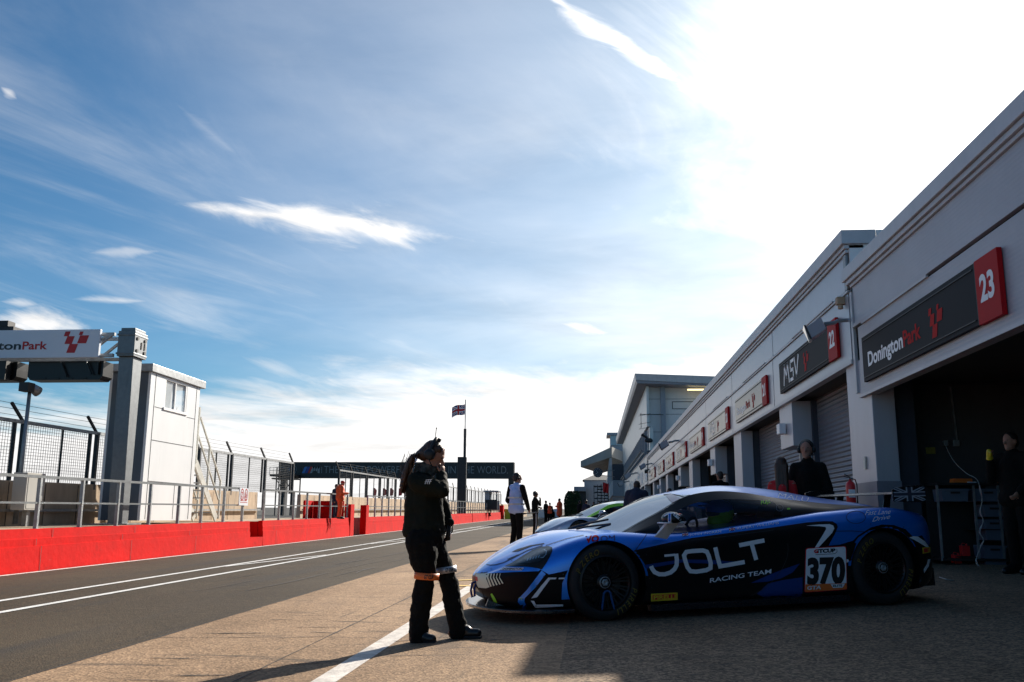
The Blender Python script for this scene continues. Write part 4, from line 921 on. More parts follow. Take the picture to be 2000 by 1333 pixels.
for s, a, c in (('THE', 633, 661), ('MOST', 668, 712), ('POWERFUL', 718, 800), ('M CAR', 806, 868), ('IN', 876, 890), ('THE', 896, 926), ('WORLD.', 932, 992)):
    put_text(b, s, (bx_(a), 120, mid - .42), (1, 0, 0), (0, 0, 1), (0, -1, 0), .98, bx_(c) - bx_(a), bold=-.012, mi=0, lift=.02)
rc = (bx_(570), 119.98, mid + .05); n = 32
def ringm(r0, r1, mi, a0=0, a1=2 * pi, off=0):
    m_ = 24; vs = []
    for i in range(m_ + 1):
        a = a0 + (a1 - a0) * i / m_
        for r in (r0, r1): vs.append((rc[0] + r * cos(a), rc[1] - off, rc[2] + r * sin(a)))
    b.add(vs, [(2 * i, 2 * i + 1, 2 * i + 3, 2 * i + 2) for i in range(m_)], mi)
ringm(.62, .66, 0); ringm(.40, .43, 0)
for k in range(4): ringm(.001, .39, 1 if k % 2 else 2, k * pi / 2, (k + 1) * pi / 2, .002)
x = bx_(590)
for mi, w in ((1, .35), (3, .35), (4, .35)):
    b.quad((x, 119.98, mid - .42), (x + w, 119.98, mid - .42), (x + w + .35, 119.98, mid + .42), (x + .35, 119.98, mid + .42), mi); x += w + .04
x += .05
for (p, q) in (((0, 0), (.35, 1)), ((.35, 1), (.55, .2)), ((.55, .2), (1.05, 1)), ((1.05, 1), (1.05, 0))):
    w = .14; b.quad((x + p[0] - w, 119.97, mid - .42 + .84 * p[1]), (x + p[0] + w, 119.97, mid - .42 + .84 * p[1]), (x + q[0] + w, 119.97, mid - .42 + .84 * q[1]), (x + q[0] - w, 119.97, mid - .42 + .84 * q[1]), 0)
x = bx_(628); b.quad((x, 119.97, mid - .42), (x + .06, 119.97, mid - .42), (x + .06, 119.97, mid + .42), (x, 119.97, mid + .42), 0)
setp(b.build('lettering', [MT['banner_txt'], MT['roundel_blue'], MT['roundel_white'], mat('deep_blue_stripe', (.01, .04, .25), .5), MT['sign_red']], fix=False), t)

# ================================================================ flagpole with union flag
PX, PY = -9.75, 69.0
t = thing('flagpole', 'tall dark stepped flagpole standing in front of the black banner', 'flagpole', (PX, PY, 1.2))
zz_ = lambda py: atY(905, py, PY).z
b = MB(); b.box((PX - .34, PY - .2, .9), (PX + .32, PY + .2, zz_(893))); setp(b.build('lower_mast', MT['dark_steel'], bevel=.03), t)
b = MB(); b.tube([(PX + .17, PY, zz_(895)), (PX + .17, PY, zz_(838))], .10, 12); setp(b.build('middle_mast', MT['dark_steel'], smooth=False), t)
b = MB(); b.tube([(PX + .17, PY, zz_(838)), (PX + .17, PY, zz_(781))], .035, 10); setp(b.build('top_mast', MT['galv_dull']), t)
def union(mb, P, w, h, mats=(0, 1, 2), t_=1.0, lift=0):
    """union flag in unit square coordinates; P(u,v,layer) gives the point"""
    def band(a, c, wd, mi, L):
        (x0, y0), (x1, y1) = a, c; dx, dy = (x1 - x0) * w, (y1 - y0) * h; l = math.hypot(dx, dy); nx, ny = -dy / l * wd / 2 / w, dx / l * wd / 2 / h
        k = 14
        for i in range(k):
            f0, f1 = i / k, (i + 1) / k; q = lambda f, s: (min(1, max(0, x0 + (x1 - x0) * f + nx * s)), min(1, max(0, y0 + (y1 - y0) * f + ny * s)))
            mb.add([P(*q(f0, -1), L), P(*q(f1, -1), L), P(*q(f1, 1), L), P(*q(f0, 1), L)], [(0, 1, 2, 3)], mi)
    k = h
    for s in (((0, 0), (1, 1)), ((0, 1), (1, 0))): band(*s, .20 * k, 1, 1)
    for s in (((0, 0), (1, 1)), ((0, 1), (1, 0))): band(*s, .07 * k, 2, 2)
    band((0, .5), (1, .5), .34 * k, 1, 3); band((.5, 0), (.5, 1), .34 * k, 1, 3.2); band((0, .5), (1, .5), .2 * k, 2, 4); band((.5, 0), (.5, 1), .2 * k, 2, 4.2)
def make_flag():
    t = thing('union_flag', 'blue, white and red union flag flying from the flagpole', 'flag', (PX, PY, zz_(795)))
    w, h = 1.0, .62
    ztop = zz_(789)
    def P(u, v, L): return (PX + .13 - u * w, PY - L * .004 + .07 * sin(u * 7) * u, ztop - h * 1.25 * (1 - v) - .26 * u - .05 * sin(u * 6 + 1))
    b = MB(); n = 16
    vs = [P(i / n, j / 8, 0) for j in range(9) for i in range(n + 1)]
    b.add(vs, [(j * (n + 1) + i, j * (n + 1) + i + 1, (j + 1) * (n + 1) + i + 1, (j + 1) * (n + 1) + i) for j in range(8) for i in range(n)], 0)
    union(b, P, 1.4, .9)
    setp(b.build('flag_cloth', [mat('flag_blue', (.02, .03, .16), .8), MT['white_vinyl'], mat('flag_red', (.55, .02, .03), .8)], fix=False), t)
make_flag()
# ================================================================ lookout booth, end post, flags beyond, bush
t = thing('lookout_booth', 'small grey open lookout booth on the far pit wall', 'booth', (-9.9, 88, 1.5))
q0, q1 = atY(948, 961, 80), atY(971, 996, 80)
b = MB(); b.box((q0.x - .05, 80, q1.z), (q0.x + .35, 82, q0.z)); b.box((q0.x, 81.9, q1.z), (q1.x, 82, q1.z + .8)); setp(b.build('wall', MT['panel_blue']), t)
b = MB(); b.box((q0.x - .15, 79.7, q0.z), (q1.x + .1, 82.2, q0.z + .1)); setp(b.build('roof', MT['panel_blue']), t)
b = MB(); b.box((q1.x - .08, 80, q1.z), (q1.x, 80.1, q0.z)); setp(b.build('post', MT['galv_dull']), t)
b = MB(); b.box((q0.x, 79.95, q1.z), (q1.x, 80.0, q1.z + .85)); setp(b.build('front_panel', MT['dark_steel']), t)
zg = G(-9, 92)
piece('wall_post', 'tall red end post of the far pit wall', 'wall post', MT['red_paint'], [((-9.25, 91.6, zg - .05), (-8.8, 92.6, zg + 1.35))])
t = thing('lime_board', 'bright lime marker board standing beside the red end post', 'marker board', (-8.4, 93, zg)); b = MB(); b.box((-8.78, 92.8, zg), (-8.0, 93.0, zg + 1.0)); b.box((-8.7, 92.6, zg), (-8.1, 93.2, zg + .06)); setp(b.build('board', MT['lime']), t)
for k, (px, py) in enumerate(((729, 957), (748, 957), (762, 957), (779, 957), (790, 958))):
    q = atY(px, py, 150); t = thing('feather_flag', 'tall narrow red feather flag beyond the mesh fence', 'flag', (q.x, 150, 1), group='red feather flags beyond the fence')
    b = MB(); b.bar((q.x, 150, .5), (q.x, 150, q.z + .3), .06, .06); setp(b.build('pole', MT['galv_dull']), t)
    b = MB(); b.add([(q.x, 150, q.z - 1.0), (q.x + .5, 150.1, q.z - .9), (q.x + .6, 150.05, q.z - .1), (q.x + .25, 150.0, q.z + .3), (q.x, 150, q.z + .2)], [(0, 1, 2, 3, 4)]); setp(b.build('flag_cloth', MT['red_vinyl']), t)
def bush(c, r, label, name='clipped_bush'):
    t = thing(name, label, 'bush', (c[0], c[1], c[2])); rnd = random.Random(3)
    b = MB()
    for k in range(5200):
        a = rnd.uniform(0, 2 * pi); zf = rnd.uniform(0, 1); rr = (1 - max(0, zf - .55) ** 2 * 3.6) ** .5 if zf > .55 else 1.0 - .12 * (1 - zf / .55) ** 2
        rr *= rnd.uniform(.80, 1.0) ** .6 * (1 + .09 * noise.noise(Vector((cos(a) * 2, sin(a) * 2, zf * 3)) * 1.7))
        p = Vector((c[0] + r[0] * rr * cos(a), c[1] + r[1] * rr * sin(a), c[2] + r[2] * zf * (1 + .05 * noise.noise(Vector((a * 2, zf, 0)))))); s = rnd.uniform(.05, .11)
        d1 = Vector((rnd.gauss(0, 1), rnd.gauss(0, 1), rnd.gauss(0, 1))).normalized() * s; d2 = d1.orthogonal().normalized() * s * .6
        b.quad(p - d1, p + d2, p + d1, p - d2)
    b.ell((c[0], c[1], c[2] + r[2] * .48), (r[0] * .8, r[1] * .8, r[2] * .46))
    setp(b.build('foliage', MT['foliage'], fix=False), t)
    b = MB(); b.tube([(c[0], c[1], c[2] - .3), (c[0], c[1], c[2] + .5)], .1); setp(b.build('stem', MT['dark_roof']), t)
q = atY(1119, 1003, 95); g0 = G(q.x, 95)
bush((q.x, 95, g0), (.90, .9, atY(1119, 960, 95).z - g0), 'dark green clipped round-topped bush at the foot of the buildings')
# barriers in the far distance
for k, (px, m, w) in enumerate(((985, 'red_paint', 1.5), (1003, 'white_paint', 1.2), (1057, 'white_paint', 1.2), (1076, 'dark_steel', 1.0), (1085, 'white_paint', .9))):
    q = gnd(px, 1011); y = 112.; x = atY(px, 1010, y).x; zg = G(x, y); t = thing('plastic_barrier', ['red plastic barrier at the far end of the pit lane by the lime board', 'white plastic barrier behind the hi-vis vest man', 'white plastic barrier behind the small figures', 'dark plastic barrier left of the orange coat', 'white plastic barrier just left of the orange coat'][k], 'barrier', (x, y, zg), group='far pit lane barriers')
    b = MB(); b.prism([(x - w / 2, zg), (x + w / 2, zg), (x + w / 2, zg + .75), (x + w / 2 - .1, zg + .95), (x - w / 2 + .1, zg + .95), (x - w / 2, zg + .75)], y, y + .4); setp(b.build('barrier_body', MT[m], bevel=.02), t)
# ================================================================ racing cars
import bisect
CU = Vector((0.118 - 2.799, 8.55 - 9.468, 0.131 - .222)).normalized()      # forward
CV = Vector((0, 0, 1)).cross(CU).normalized(); CW = CU.cross(CV)
CO = Vector((0.118, 8.55, 0.131)) - CV * .97
CARM = Matrix(((CU.x, CV.x, CW.x, CO.x), (CU.y, CV.y, CW.y, CO.y), (CU.z, CV.z, CW.z, CO.z), (0, 0, 0, 1)))
CARI = CARM.inverted()
def itp(tab):
    xs = [a for a, _ in tab]; ys = [b for _, b in tab]
    if xs[0] > xs[-1]: xs, ys = xs[::-1], ys[::-1]
    n = len(xs)
    def tang(i):
        if i == 0: return (ys[1] - ys[0]) / (xs[1] - xs[0])
        if i == n - 1: return (ys[-1] - ys[-2]) / (xs[-1] - xs[-2])
        return (ys[i + 1] - ys[i - 1]) / (xs[i + 1] - xs[i - 1])
    def f(x):
        if x <= xs[0]: return ys[0]
        if x >= xs[-1]: return ys[-1]
        i = min(n - 2, bisect.bisect_right(xs, x) - 1); h = xs[i + 1] - xs[i]; t = (x - xs[i]) / h
        return ys[i] * (2 * t ** 3 - 3 * t * t + 1) + ys[i + 1] * (3 * t * t - 2 * t ** 3) + h * (tang(i) * (t ** 3 - 2 * t * t + t) + tang(i + 1) * (t ** 3 - t * t))
    return f
HW = itp([(1.0, .12), (.975, .26), (.91, .44), (.81, .62), (.70, .78), (.52, .89), (.3, .965), (0, .985), (-.3, .975), (-.7, .95), (-1.2, .935), (-1.7, .95), (-2.2, .985), (-2.87, 1.01), (-3.2, .985), (-3.38, .93), (-3.52, .83), (-3.66, .67), (-3.76, .50)])
ZC = itp([(1.0, .375), (.95, .405), (.85, .455), (.75, .505), (.6, .575), (.5, .62), (.4, .665), (.3, .705), (.15, .748), (0, .772), (-.1, .780), (-.3, .772), (-.5, .752), (-.9, .748), (-1.2, .782), (-1.5, .812), (-1.8, .852), (-2.2, .90), (-2.55, .925), (-2.9, .942), (-3.15, .93), (-3.38, .89), (-3.76, .84)])
VC = itp([(1.0, .08), (.975, .18), (.91, .33), (.81, .50), (.70, .66), (.52, .78), (.4, .83), (.2, .86), (0, .86), (-.4, .85), (-.9, .86), (-1.5, .86), (-2.2, .86), (-2.87, .87), (-3.2, .84), (-3.52, .70), (-3.76, .42)])
ZM = itp([(1.0, .39), (.96, .425), (.88, .485), (.77, .55), (.63, .615), (.54, .66), (.38, .728), (.27, .758), (.1, .782), (0, .79), (-.2, .80), (-.6, .80), (-1.5, .83), (-2.4, .90), (-2.9, .93), (-3.4, .92), (-3.76, .87)])
ZS = itp([(1.0, .25), (.96, .21), (.9, .15), (.7, .12), (0, .11), (-3.3, .12), (-3.5, .17), (-3.76, .30)])
def ring(u):
    hw, zc, vc, zm, zs = HW(u), ZC(u), VC(u), ZM(u), ZS(u); waist = max(0, 1 - abs(u + 1.25) / .9) * .025
    h = zc - zs
    return [(0, zs), (hw * .6, zs), (hw * .95, zs + .005), (hw * .99, zs + .05), (hw - waist, zs + h * .36), (hw - waist * .5, zs + h * .6), (hw * .995, zs + h * .80),
            ((vc + hw) / 2 + .012, zc - h * .055), (vc, zc), (vc - .07, zc + (zm - zc) * .1 - .004), (vc * .72, zc + (zm - zc) * .45 - .01), (vc * .36, zm - .004), (0, zm)]
US = [1.0, .975, .92, .85, .78, .70, .60, .45, .25, .05, -.15, -.35, -.6, -.9, -1.25, -1.6, -1.95, -2.25, -2.5, -2.75, -3.0, -3.15, -3.3, -3.42, -3.54, -3.66, -3.76]
def body_mesh(mats, arch=True):
    vs = []; fs = []; m = 24
    for u in US:
        r = ring(u); full = [(v, w) for v, w in r] + [(-v, w) for v, w in r[-2:0:-1]]
        vs += [(u, v, w) for v, w in full]
    for j in range(len(US) - 1):
        for k in range(m): fs.append((j * m + k, j * m + (k + 1) % m, (j + 1) * m + (k + 1) % m, (j + 1) * m + k))
    fs.append(tuple(range(m))[::-1]); fs.append(tuple((len(US) - 1) * m + k for k in range(m)))
    me = bpy.data.meshes.new('body'); me.from_pydata(vs, [], fs)
    bm = bmesh.new(); bm.from_mesh(me); bmesh.ops.recalc_face_normals(bm, faces=bm.faces); bm.to_mesh(me); bm.free()
    o = bpy.data.objects.new('body', me); COL.objects.link(o)
    s = o.modifiers.new('s', 'SUBSURF'); s.levels = s.render_levels = 2
    cut = MB()
    for (uc, r) in ((0, .375), (-2.87, .405)):
        for sgn in (1, -1):
            ya, yb = (.56, 1.3) if sgn > 0 else (-1.3, -.56)
            cut.lathe([(0, ya), (r, ya), (r, yb), (0, yb)], 64, c=(uc - .02, 0, .335))
    co = cut.build('cut', MT['black']); bo = o.modifiers.new('b', 'BOOLEAN'); bo.object = co; bo.operation = 'DIFFERENCE'; bo.solver = 'EXACT'
    me2 = evaluated_mesh(o); bpy.data.objects.remove(co); o.modifiers.clear(); o.data = me2; me2.materials.clear()
    for q in mats: me2.materials.append(q)
    for p in me2.polygons:
        c = p.center; inside = any((c.x - uc + .02) ** 2 + (c.z - .335) ** 2 < (r + .004) ** 2 and abs(p.normal.y) < .6 or (abs(c.y) < .60 and (c.x - uc + .02) ** 2 + (c.z - .335) ** 2 < (r - .01) ** 2) for uc, r in ((0, .375), (-2.87, .405)))
        p.material_index = 1 if (inside or (c.z < .40 and (c.x < .3 or c.z < .2)) or (c.x > .80 and c.z < .425 and abs(c.y) < .8 and p.normal.x > .7) or (c.x < -3.5 and abs(c.y) < .6 and c.z < .8) or (c.x < -2.9 and c.z < .55)) else 0
    o.data = me2; smooth_angle(o, 35); return o
# greenhouse guide curves, near side (v > 0)
RAIL = [(-.30, .70, .772), (-.50, .665, .862), (-.72, .635, .955), (-.98, .605, 1.082), (-1.16, .595, 1.122), (-1.38, .59, 1.134), (-1.67, .585, 1.108), (-1.9, .58, 1.068), (-2.25, .58, 1.02), (-2.65, .60, .975), (-3.05, .64, .945)]
BELT = [(-.33, .80, .755), (-.50, .82, .745), (-.72, .83, .742), (-.98, .835, .757), (-1.16, .83, .775), (-1.38, .83, .798), (-1.67, .83, .832), (-1.9, .825, .862), (-2.25, .81, .905), (-2.65, .78, .930), (-3.05, .72, .940)]
TOPC = itp([(-.10, .765), (-.2, .81), (-.41, .91), (-.7, 1.03), (-1.02, 1.125), (-1.3, 1.178), (-1.55, 1.20), (-1.8, 1.193), (-2.05, 1.17), (-2.3, 1.135), (-2.6, 1.075), (-2.95, 1.02), (-3.3, .96)])
def curve_at(c, t):
    t = max(0, min(len(c) - 1.001, t)); i = int(t); f = t - i; P = lambda k: Vector(c[max(0, min(len(c) - 1, k))])
    p0, p1, p2, p3 = P(i - 1), P(i), P(i + 1), P(i + 2)
    return .5 * ((2 * p1) + (p2 - p0) * f + (2 * p0 - 5 * p1 + 4 * p2 - p3) * f * f + (3 * p1 - p0 - 3 * p2 + p3) * f ** 3)
def top_surface(t, s):       # t along the rail, s = 0 rail .. 1 centre
    r = curve_at(RAIL, t); uc = r.x + .22 * max(0, 1 - t / 3.2) + (.06 if t >= 3.2 else .06 * t / 3.2)
    zc = TOPC(uc); k = sin(s * pi / 2)
    return Vector((r.x + (uc - r.x) * k ** 1.3, r.y * (1 - s), r.z + (zc - r.z) * k))
def grid(f, nt, ns): return [[f(i / nt, j / ns) for j in range(ns + 1)] for i in range(nt + 1)]
def grid_mesh(mb, g, mi=0, sides=(1, -1)):
    nt, ns = len(g) - 1, len(g[0]) - 1
    for sg in sides:
        mb.add([(p[0], p[1] * sg, p[2]) for row in g for p in row], [(i * (ns + 1) + j, i * (ns + 1) + j + 1, (i + 1) * (ns + 1) + j + 1, (i + 1) * (ns + 1) + j) for i in range(nt) for j in range(ns)], mi)
def weld(o, d=.0015):
    bm = bmesh.new(); bm.from_mesh(o.data); bmesh.ops.remove_doubles(bm, verts=bm.verts, dist=d); bmesh.ops.recalc_face_normals(bm, faces=bm.faces); bm.to_mesh(o.data); bm.free(); return o
def car_glass(name, tint, refl):
    m = bpy.data.materials.new(name); m.use_nodes = True; t = m.node_tree; t.nodes.remove(t.nodes['Principled BSDF']); out = t.nodes['Material Output']
    tr = t.nodes.new('ShaderNodeBsdfTransparent'); tr.inputs[0].default_value = (tint, tint, tint * 1.05, 1); gl = t.nodes.new('ShaderNodeBsdfGlossy'); gl.inputs['Roughness'].default_value = .03; gl.inputs[0].default_value = (.95, .97, 1, 1)
    fr = t.nodes.new('ShaderNodeFresnel'); fr.inputs[0].default_value = refl; mx = t.nodes.new('ShaderNodeMixShader')
    t.links.new(fr.outputs[0], mx.inputs[0]); t.links.new(tr.outputs[0], mx.inputs[1]); t.links.new(gl.outputs[0], mx.inputs[2]); t.links.new(mx.outputs[0], out.inputs[0]); return m
MT['screen'] = car_glass('windscreen_glass', .14, 9.0); MT['side_glass'] = car_glass('side_glass', .42, 1.3)
MT['paint_blue'] = mat('satin_blue_paint', (.001, .215, .84), .32, .5, var=.10, vscale=2, coat=.7, coatr=.12); MT['paint_blue'].node_tree.nodes['Principled BSDF'].inputs['Coat IOR'].default_value = 1.65
MT['paint_silver'] = mat('silver_paint', (.42, .46, .56), .3, .5, var=.08, coat=.8, coatr=.06)
MT['tyre_letter'] = mat('tyre_yellow', (.15, .10, .012), .6, var=.2)
MT['rim'] = mat('dark_rim', (.012, .012, .013), .35, .5, var=.2)
MT['disc'] = mat('brake_disc', (.10, .09, .085), .45, .7, var=.2)
def arc_text(mb, s, y, r, h, a0, dirn, mi=0, adv=None):
    a = a0
    for ch in s:
        vs, fs = text_mesh(ch, .01)
        if not vs: a += dirn * .12; continue
        w = max(v[0] for v in vs) * h
        am = a + dirn * (w / 2) / r; er = Vector((cos(am), 0, sin(am))); et = Vector((-sin(am), 0, cos(am))) * dirn
        mb.add([tuple(er * (r + (v[1] - .5) * h * (-dirn if dirn > 0 else 1)) + et * (v[0] * h - w / 2) + Vector((0, y, 0))) for v in vs], fs, mi)
        a += dirn * (w + h * .28) / r
def wheel(parent, u, side, R, rim_r, width, lettering=True, spoke=15, steer=0, blue=False, phase=0):
    yo = .985 if side > 0 else -.985
    t = bpy.data.objects.new('wheel', None); COL.objects.link(t); t.location = (u, yo, R + .003); t.rotation_euler = (0, 0, steer + (0 if side > 0 else pi)); t.parent = parent
    b = MB(); wd = width
    prof = [(rim_r, -.012), (rim_r + .02, -.002), (R - .055, -.004), (R - .02, -.018), (R - .004, -.045), (R, -.08), (R, -wd + .07), (R - .02, -wd + .02), (rim_r, -wd)]
    b.lathe(prof, 64); o = b.build('tyre', MT['rubber'], t, smooth=True)
    b = MB(); b.lathe([(rim_r + .002, -.010), (rim_r - .018, -.004), (rim_r - .03, -.02), (rim_r - .045, -.06), (rim_r - .045, -wd + .02)], 64, mi=0)
    for k in range(spoke):
        a = 2 * pi * k / spoke + .1; da = .085
        for s in (-1, 1):
            a2 = a + s * da; p0 = Vector((cos(a) * .07, -.055, sin(a) * .07)); p1 = Vector((cos(a2) * (rim_r - .02), -.022, sin(a2) * (rim_r - .02)))
            b.bar(p0, p1, .014, .02, up=(0, 1, 0))
    b.lathe([(0, -.03), (.05, -.03), (.072, -.045), (.078, -.09), (.078, -.14), (0, -.14)], 24)
    o = b.build('rim', MT['rim'], t); 
    b = MB(); b.lathe([(.0, -.022), (.022, -.016), (.034, -.02), (.036, -.04), (0, -.04)], 6); b.lathe([(.044, -.026), (.052, -.028), (.054, -.04), (.044, -.04)], 28); b.build('centre_nut', MT['galv_dull'], t)
    b = MB(); b.lathe([(.08, -.13), (rim_r - .06, -.13), (rim_r - .06, -.15), (.08, -.15)], 40); b.lathe([(0, -.20), (rim_r - .04, -.20)], 32); b.build('brake_disc', MT['disc'], t)
    if lettering:
        b = MB(); rr = (R + rim_r) / 2 - .012
        # as seen from outside the near side: clockwise reading
        for (txt, ang, h) in (('P ZERO', rad(160) + phase, .050), ('PIRELLI', rad(-12) + phase, .050)):
            a = ang
            for ch in txt:
                if ch == ' ': a -= .05; continue
                vs, fs = text_mesh(ch, .02, .2); w = max(v[0] for v in vs) * h * .95; am = a - (w / 2) / rr
                # car frame: forward is +u; from the near side forward appears on the left
                er = Vector((-cos(am), 0, sin(am))); et = Vector((-sin(am), 0, -cos(am)))
                b.add([tuple(er * (rr + (v[1] - .5) * h) + et * (v[0] * h * .95 - w / 2) + Vector((0, .0025, 0))) for v in vs], fs, 0); a -= (w + h * .22) / rr
        b.build('tyre_lettering', MT['tyre_letter'], t, fix=False)
    if blue:
        b = MB()
        for s in (-1, 1): b.bar((s * .03 - .01, -.0175, -.09), (s * .058 - .01, -.0125, -.235), .012, .02, up=(0, 1, 0))
        b.tube([(-.045, -.01, -.10), (-.03, -.01, -.078), (-.01, -.01, -.072), (.01, -.01, -.078), (.025, -.01, -.10)], .009, 6); b.build('spoke_sticker', mat('dull_blue_sticker', (.012, .075, .24), .5) if 'dull_blue_sticker' not in bpy.data.materials else bpy.data.materials['dull_blue_sticker'], t)
    return t
# ---- decals: vinyl laid on the bodywork
class Decals:
    def __init__(s, car, targets):
        vs = []; fs = []
        for o in targets:
            off = len(vs); vs += [o.matrix_basis @ v.co for v in o.data.vertices]; fs += [tuple(i + off for i in p.vertices) for p in o.data.polygons]
        s.bvh = BVHTree.FromPolygons(vs, fs); s.car = car; s.layers = {}
    def hit(s, px, py, lift):
        o = CARI @ CAM; d = (CARI.to_3x3() @ ray(px, py)).normalized(); loc, n, i, dist = s.bvh.ray_cast(o, d)
        if loc is None or dist > 13:
            t = (.97 - o.y) / d.y; p = o + d * t; q = s.bvh.find_nearest(p); loc, n = q[0], q[1]
        if n.dot(d) > 0: n = -n
        return loc + n * lift
    def surf(s, name, m, pts2, faces, lift, maxedge=7.0):
        bm = bmesh.new(); vv = [bm.verts.new((x, y, 0)) for x, y in pts2]
        for f in faces:
            try: bm.faces.new([vv[i] for i in f])
            except ValueError: pass
        bmesh.ops.triangulate(bm, faces=bm.faces)
        for _ in range(6):
            ed = [e for e in bm.edges if e.calc_length() > maxedge]
            if not ed: break
            bmesh.ops.subdivide_edges(bm, edges=ed, cuts=1, use_grid_fill=False); bmesh.ops.triangulate(bm, faces=[f for f in bm.faces if len(f.verts) > 3])
        L = s.layers.setdefault((name, m), MB()); bm.verts.ensure_lookup_table(); bm.verts.index_update()
        L.add([s.hit(v.co.x, v.co.y, lift) for v in bm.verts], [tuple(v.index for v in f.verts) for f in bm.faces]); bm.free()
    def poly(s, name, m, pts, lift=.003, maxedge=7.0):
        from mathutils.geometry import tessellate_polygon
        s.surf(name, m, pts, tessellate_polygon([[Vector((x, y, 0)) for x, y in pts]]), lift, maxedge)
    def stroke(s, name, m, pts, w, lift=.004, closed=False):
        pts = [Vector((p[0], p[1])) for p in pts]; n = len(pts); L = []; R = []; ws = w if isinstance(w, (list, tuple)) else [w] * n
        for i in range(n):
            a = pts[(i - 1) % n] if (i or closed) else None; c = pts[(i + 1) % n] if (i < n - 1 or closed) else None
            d1 = (pts[i] - a).normalized() if a is not None else (c - pts[i]).normalized(); d2 = (c - pts[i]).normalized() if c is not None else d1
            n1 = Vector((-d1.y, d1.x)); n2 = Vector((-d2.y, d2.x)); nn = (n1 + n2).normalized(); k = ws[i] / 2 / max(.45, nn.dot(n1)); L.append(pts[i] + nn * k); R.append(pts[i] - nn * k)
        P = [tuple(p) for p in L + R]; F_ = [(i, (i + 1) % n, (i + 1) % n + n, i + n) for i in range(n if closed else n - 1)]; s.surf(name, m, P, F_, lift)
    def text(s, name, m, st_, p0, p1, h, bold=0.0, lift=.004, shear=0.0, up=None, maxedge=9):
        vs, fs = text_mesh(st_, bold, shear); w = max(v[0] for v in vs); dx, dy = (p1[0] - p0[0]) / w, (p1[1] - p0[1]) / w; ux, uy = up or (.06, -1)
        s.surf(name, m, [(p0[0] + dx * x + ux * h * y, p0[1] + dy * x + uy * h * y) for x, y in vs], fs, lift, maxedge)
    def build(s, parent):
        for (name, m), L in s.layers.items(): o = L.build(name, m, parent, fix=False); o.data.polygons.foreach_set('use_smooth', [True] * len(o.data.polygons))
def make_car(name, label, M_, paint, roof_m, rail_m, first):
    t = thing(name, label, 'racing car', group='racing cars parked in front of the garages'); t.matrix_basis = M_
    body = body_mesh([paint, MT['gloss_black']]); body.parent = t
    # windscreen and roof
    tw = 3.35
    b = MB(); grid_mesh(b, grid(lambda a, s: top_surface(.06 + (tw - .06) * a, .05 + .95 * s), 14, 12)); ws = weld(b.build('windscreen', MT['screen'], t, smooth=True))
    b = MB(); grid_mesh(b, grid(lambda a, s: top_surface(tw + (10 - tw) * a, s), 22, 12)); rf = weld(b.build('roof', roof_m, t, smooth=True))
    b = MB(); grid_mesh(b, grid(lambda a, s: top_surface(tw * a, .055 * s) + Vector((0, 0, .002)), 14, 1))
    def side(a, s, a0=0, a1=10, s0=0, s1=1):
        tt = a0 + (a1 - a0) * a; k = s0 + (s1 - s0) * s; r, q = curve_at(RAIL, tt), curve_at(BELT, tt); p = r.lerp(q, k); p.y += .05 * sin(k * pi) * (1 if tt < 8 else .6); return p
    sw = .20
    def swt(tt): return .24 if tt > 2.2 else .24 + (2.2 - tt) * .16
    g = [[side(i / 40, swt(i / 4.0) * j / 3) for j in range(4)] for i in range(41)]; grid_mesh(b, g)
    pil = weld(b.build('pillar', rail_m, t, smooth=True))
    wa, wb = 1.55, 7.0
    g = [[side((wa + (wb - wa) * i / 24) / 10, swt(wa + (wb - wa) * i / 24) + (1 - swt(wa + (wb - wa) * i / 24)) * j / 6) for j in range(7)] for i in range(25)]
    b = MB(); grid_mesh(b, g, 0, (-1,)); weld(b.build('side_window', MT['side_glass'], t, smooth=True)); b = MB(); grid_mesh(b, g, 0, (1,)); sg = weld(b.build('side_window', MT['side_glass'], t, smooth=True))
    b = MB(); g = [[side((i / 6 * wa) / 10, swt(i / 6 * wa) + (1 - swt(i / 6 * wa)) * j / 6) + Vector((0, .001, 0)) for j in range(7)] for i in range(7)]; grid_mesh(b, g)
    g = [[side((wb + i / 10 * (10 - wb)) / 10, swt(9) + (1 - swt(9)) * j / 6) for j in range(7)] for i in range(11)]; grid_mesh(b, g)
    qp = weld(b.build('quarter_panel', MT['gloss_black'], t, smooth=True))
    # splitter, skirts, diffuser, interior tub
    b = MB(); n = 24; out = []
    for i in range(n + 1):
        a = -pi / 2 + pi * i / n; out.append((.40 + .66 * max(0, cos(a)) ** .85, 1.0 * sin(a) * (1 if abs(sin(a)) < .99 else 1)))
    out = [(.30, -.99)] + out + [(.30, .99)]; b.prism(out, .095, .125, ax=2); sp = b.build('splitter', MT['carbon'], t, bevel=.006)
    for s in (-1, 1): b = MB(); b.hexa([(-.42, s * .90, .07), (-2.45, s * .90, .07), (-2.45, s * 1.0, .07), (-.42, s * .99, .07)], [(-.42, s * .90, .13), (-2.45, s * .90, .13), (-2.45, s * .985, .125), (-.42, s * .98, .125)]); b.build('side_skirt', MT['carbon'], t)
    for s in (-1, 1): b = MB(); b.hexa([(.96, s * .30 - .01, .125), (.62, s * .42 - .01, .125), (.62, s * .42 + .01, .125), (.96, s * .30 + .01, .125)], [(.90, s * .30 - .01, .26), (.6, s * .42 - .01, .3), (.6, s * .42 + .01, .3), (.90, s * .30 + .01, .26)])
    b.build('splitter_stay', MT['carbon'], t)
    b = MB(); b.box((-3.74, -.55, .14), (-3.3, .55, .17))
    for k in range(-3, 4): b.box((-3.78, k * .17 - .008, .12), (-3.4, k * .17 + .008, .30))
    b.build('diffuser', MT['carbon'], t)
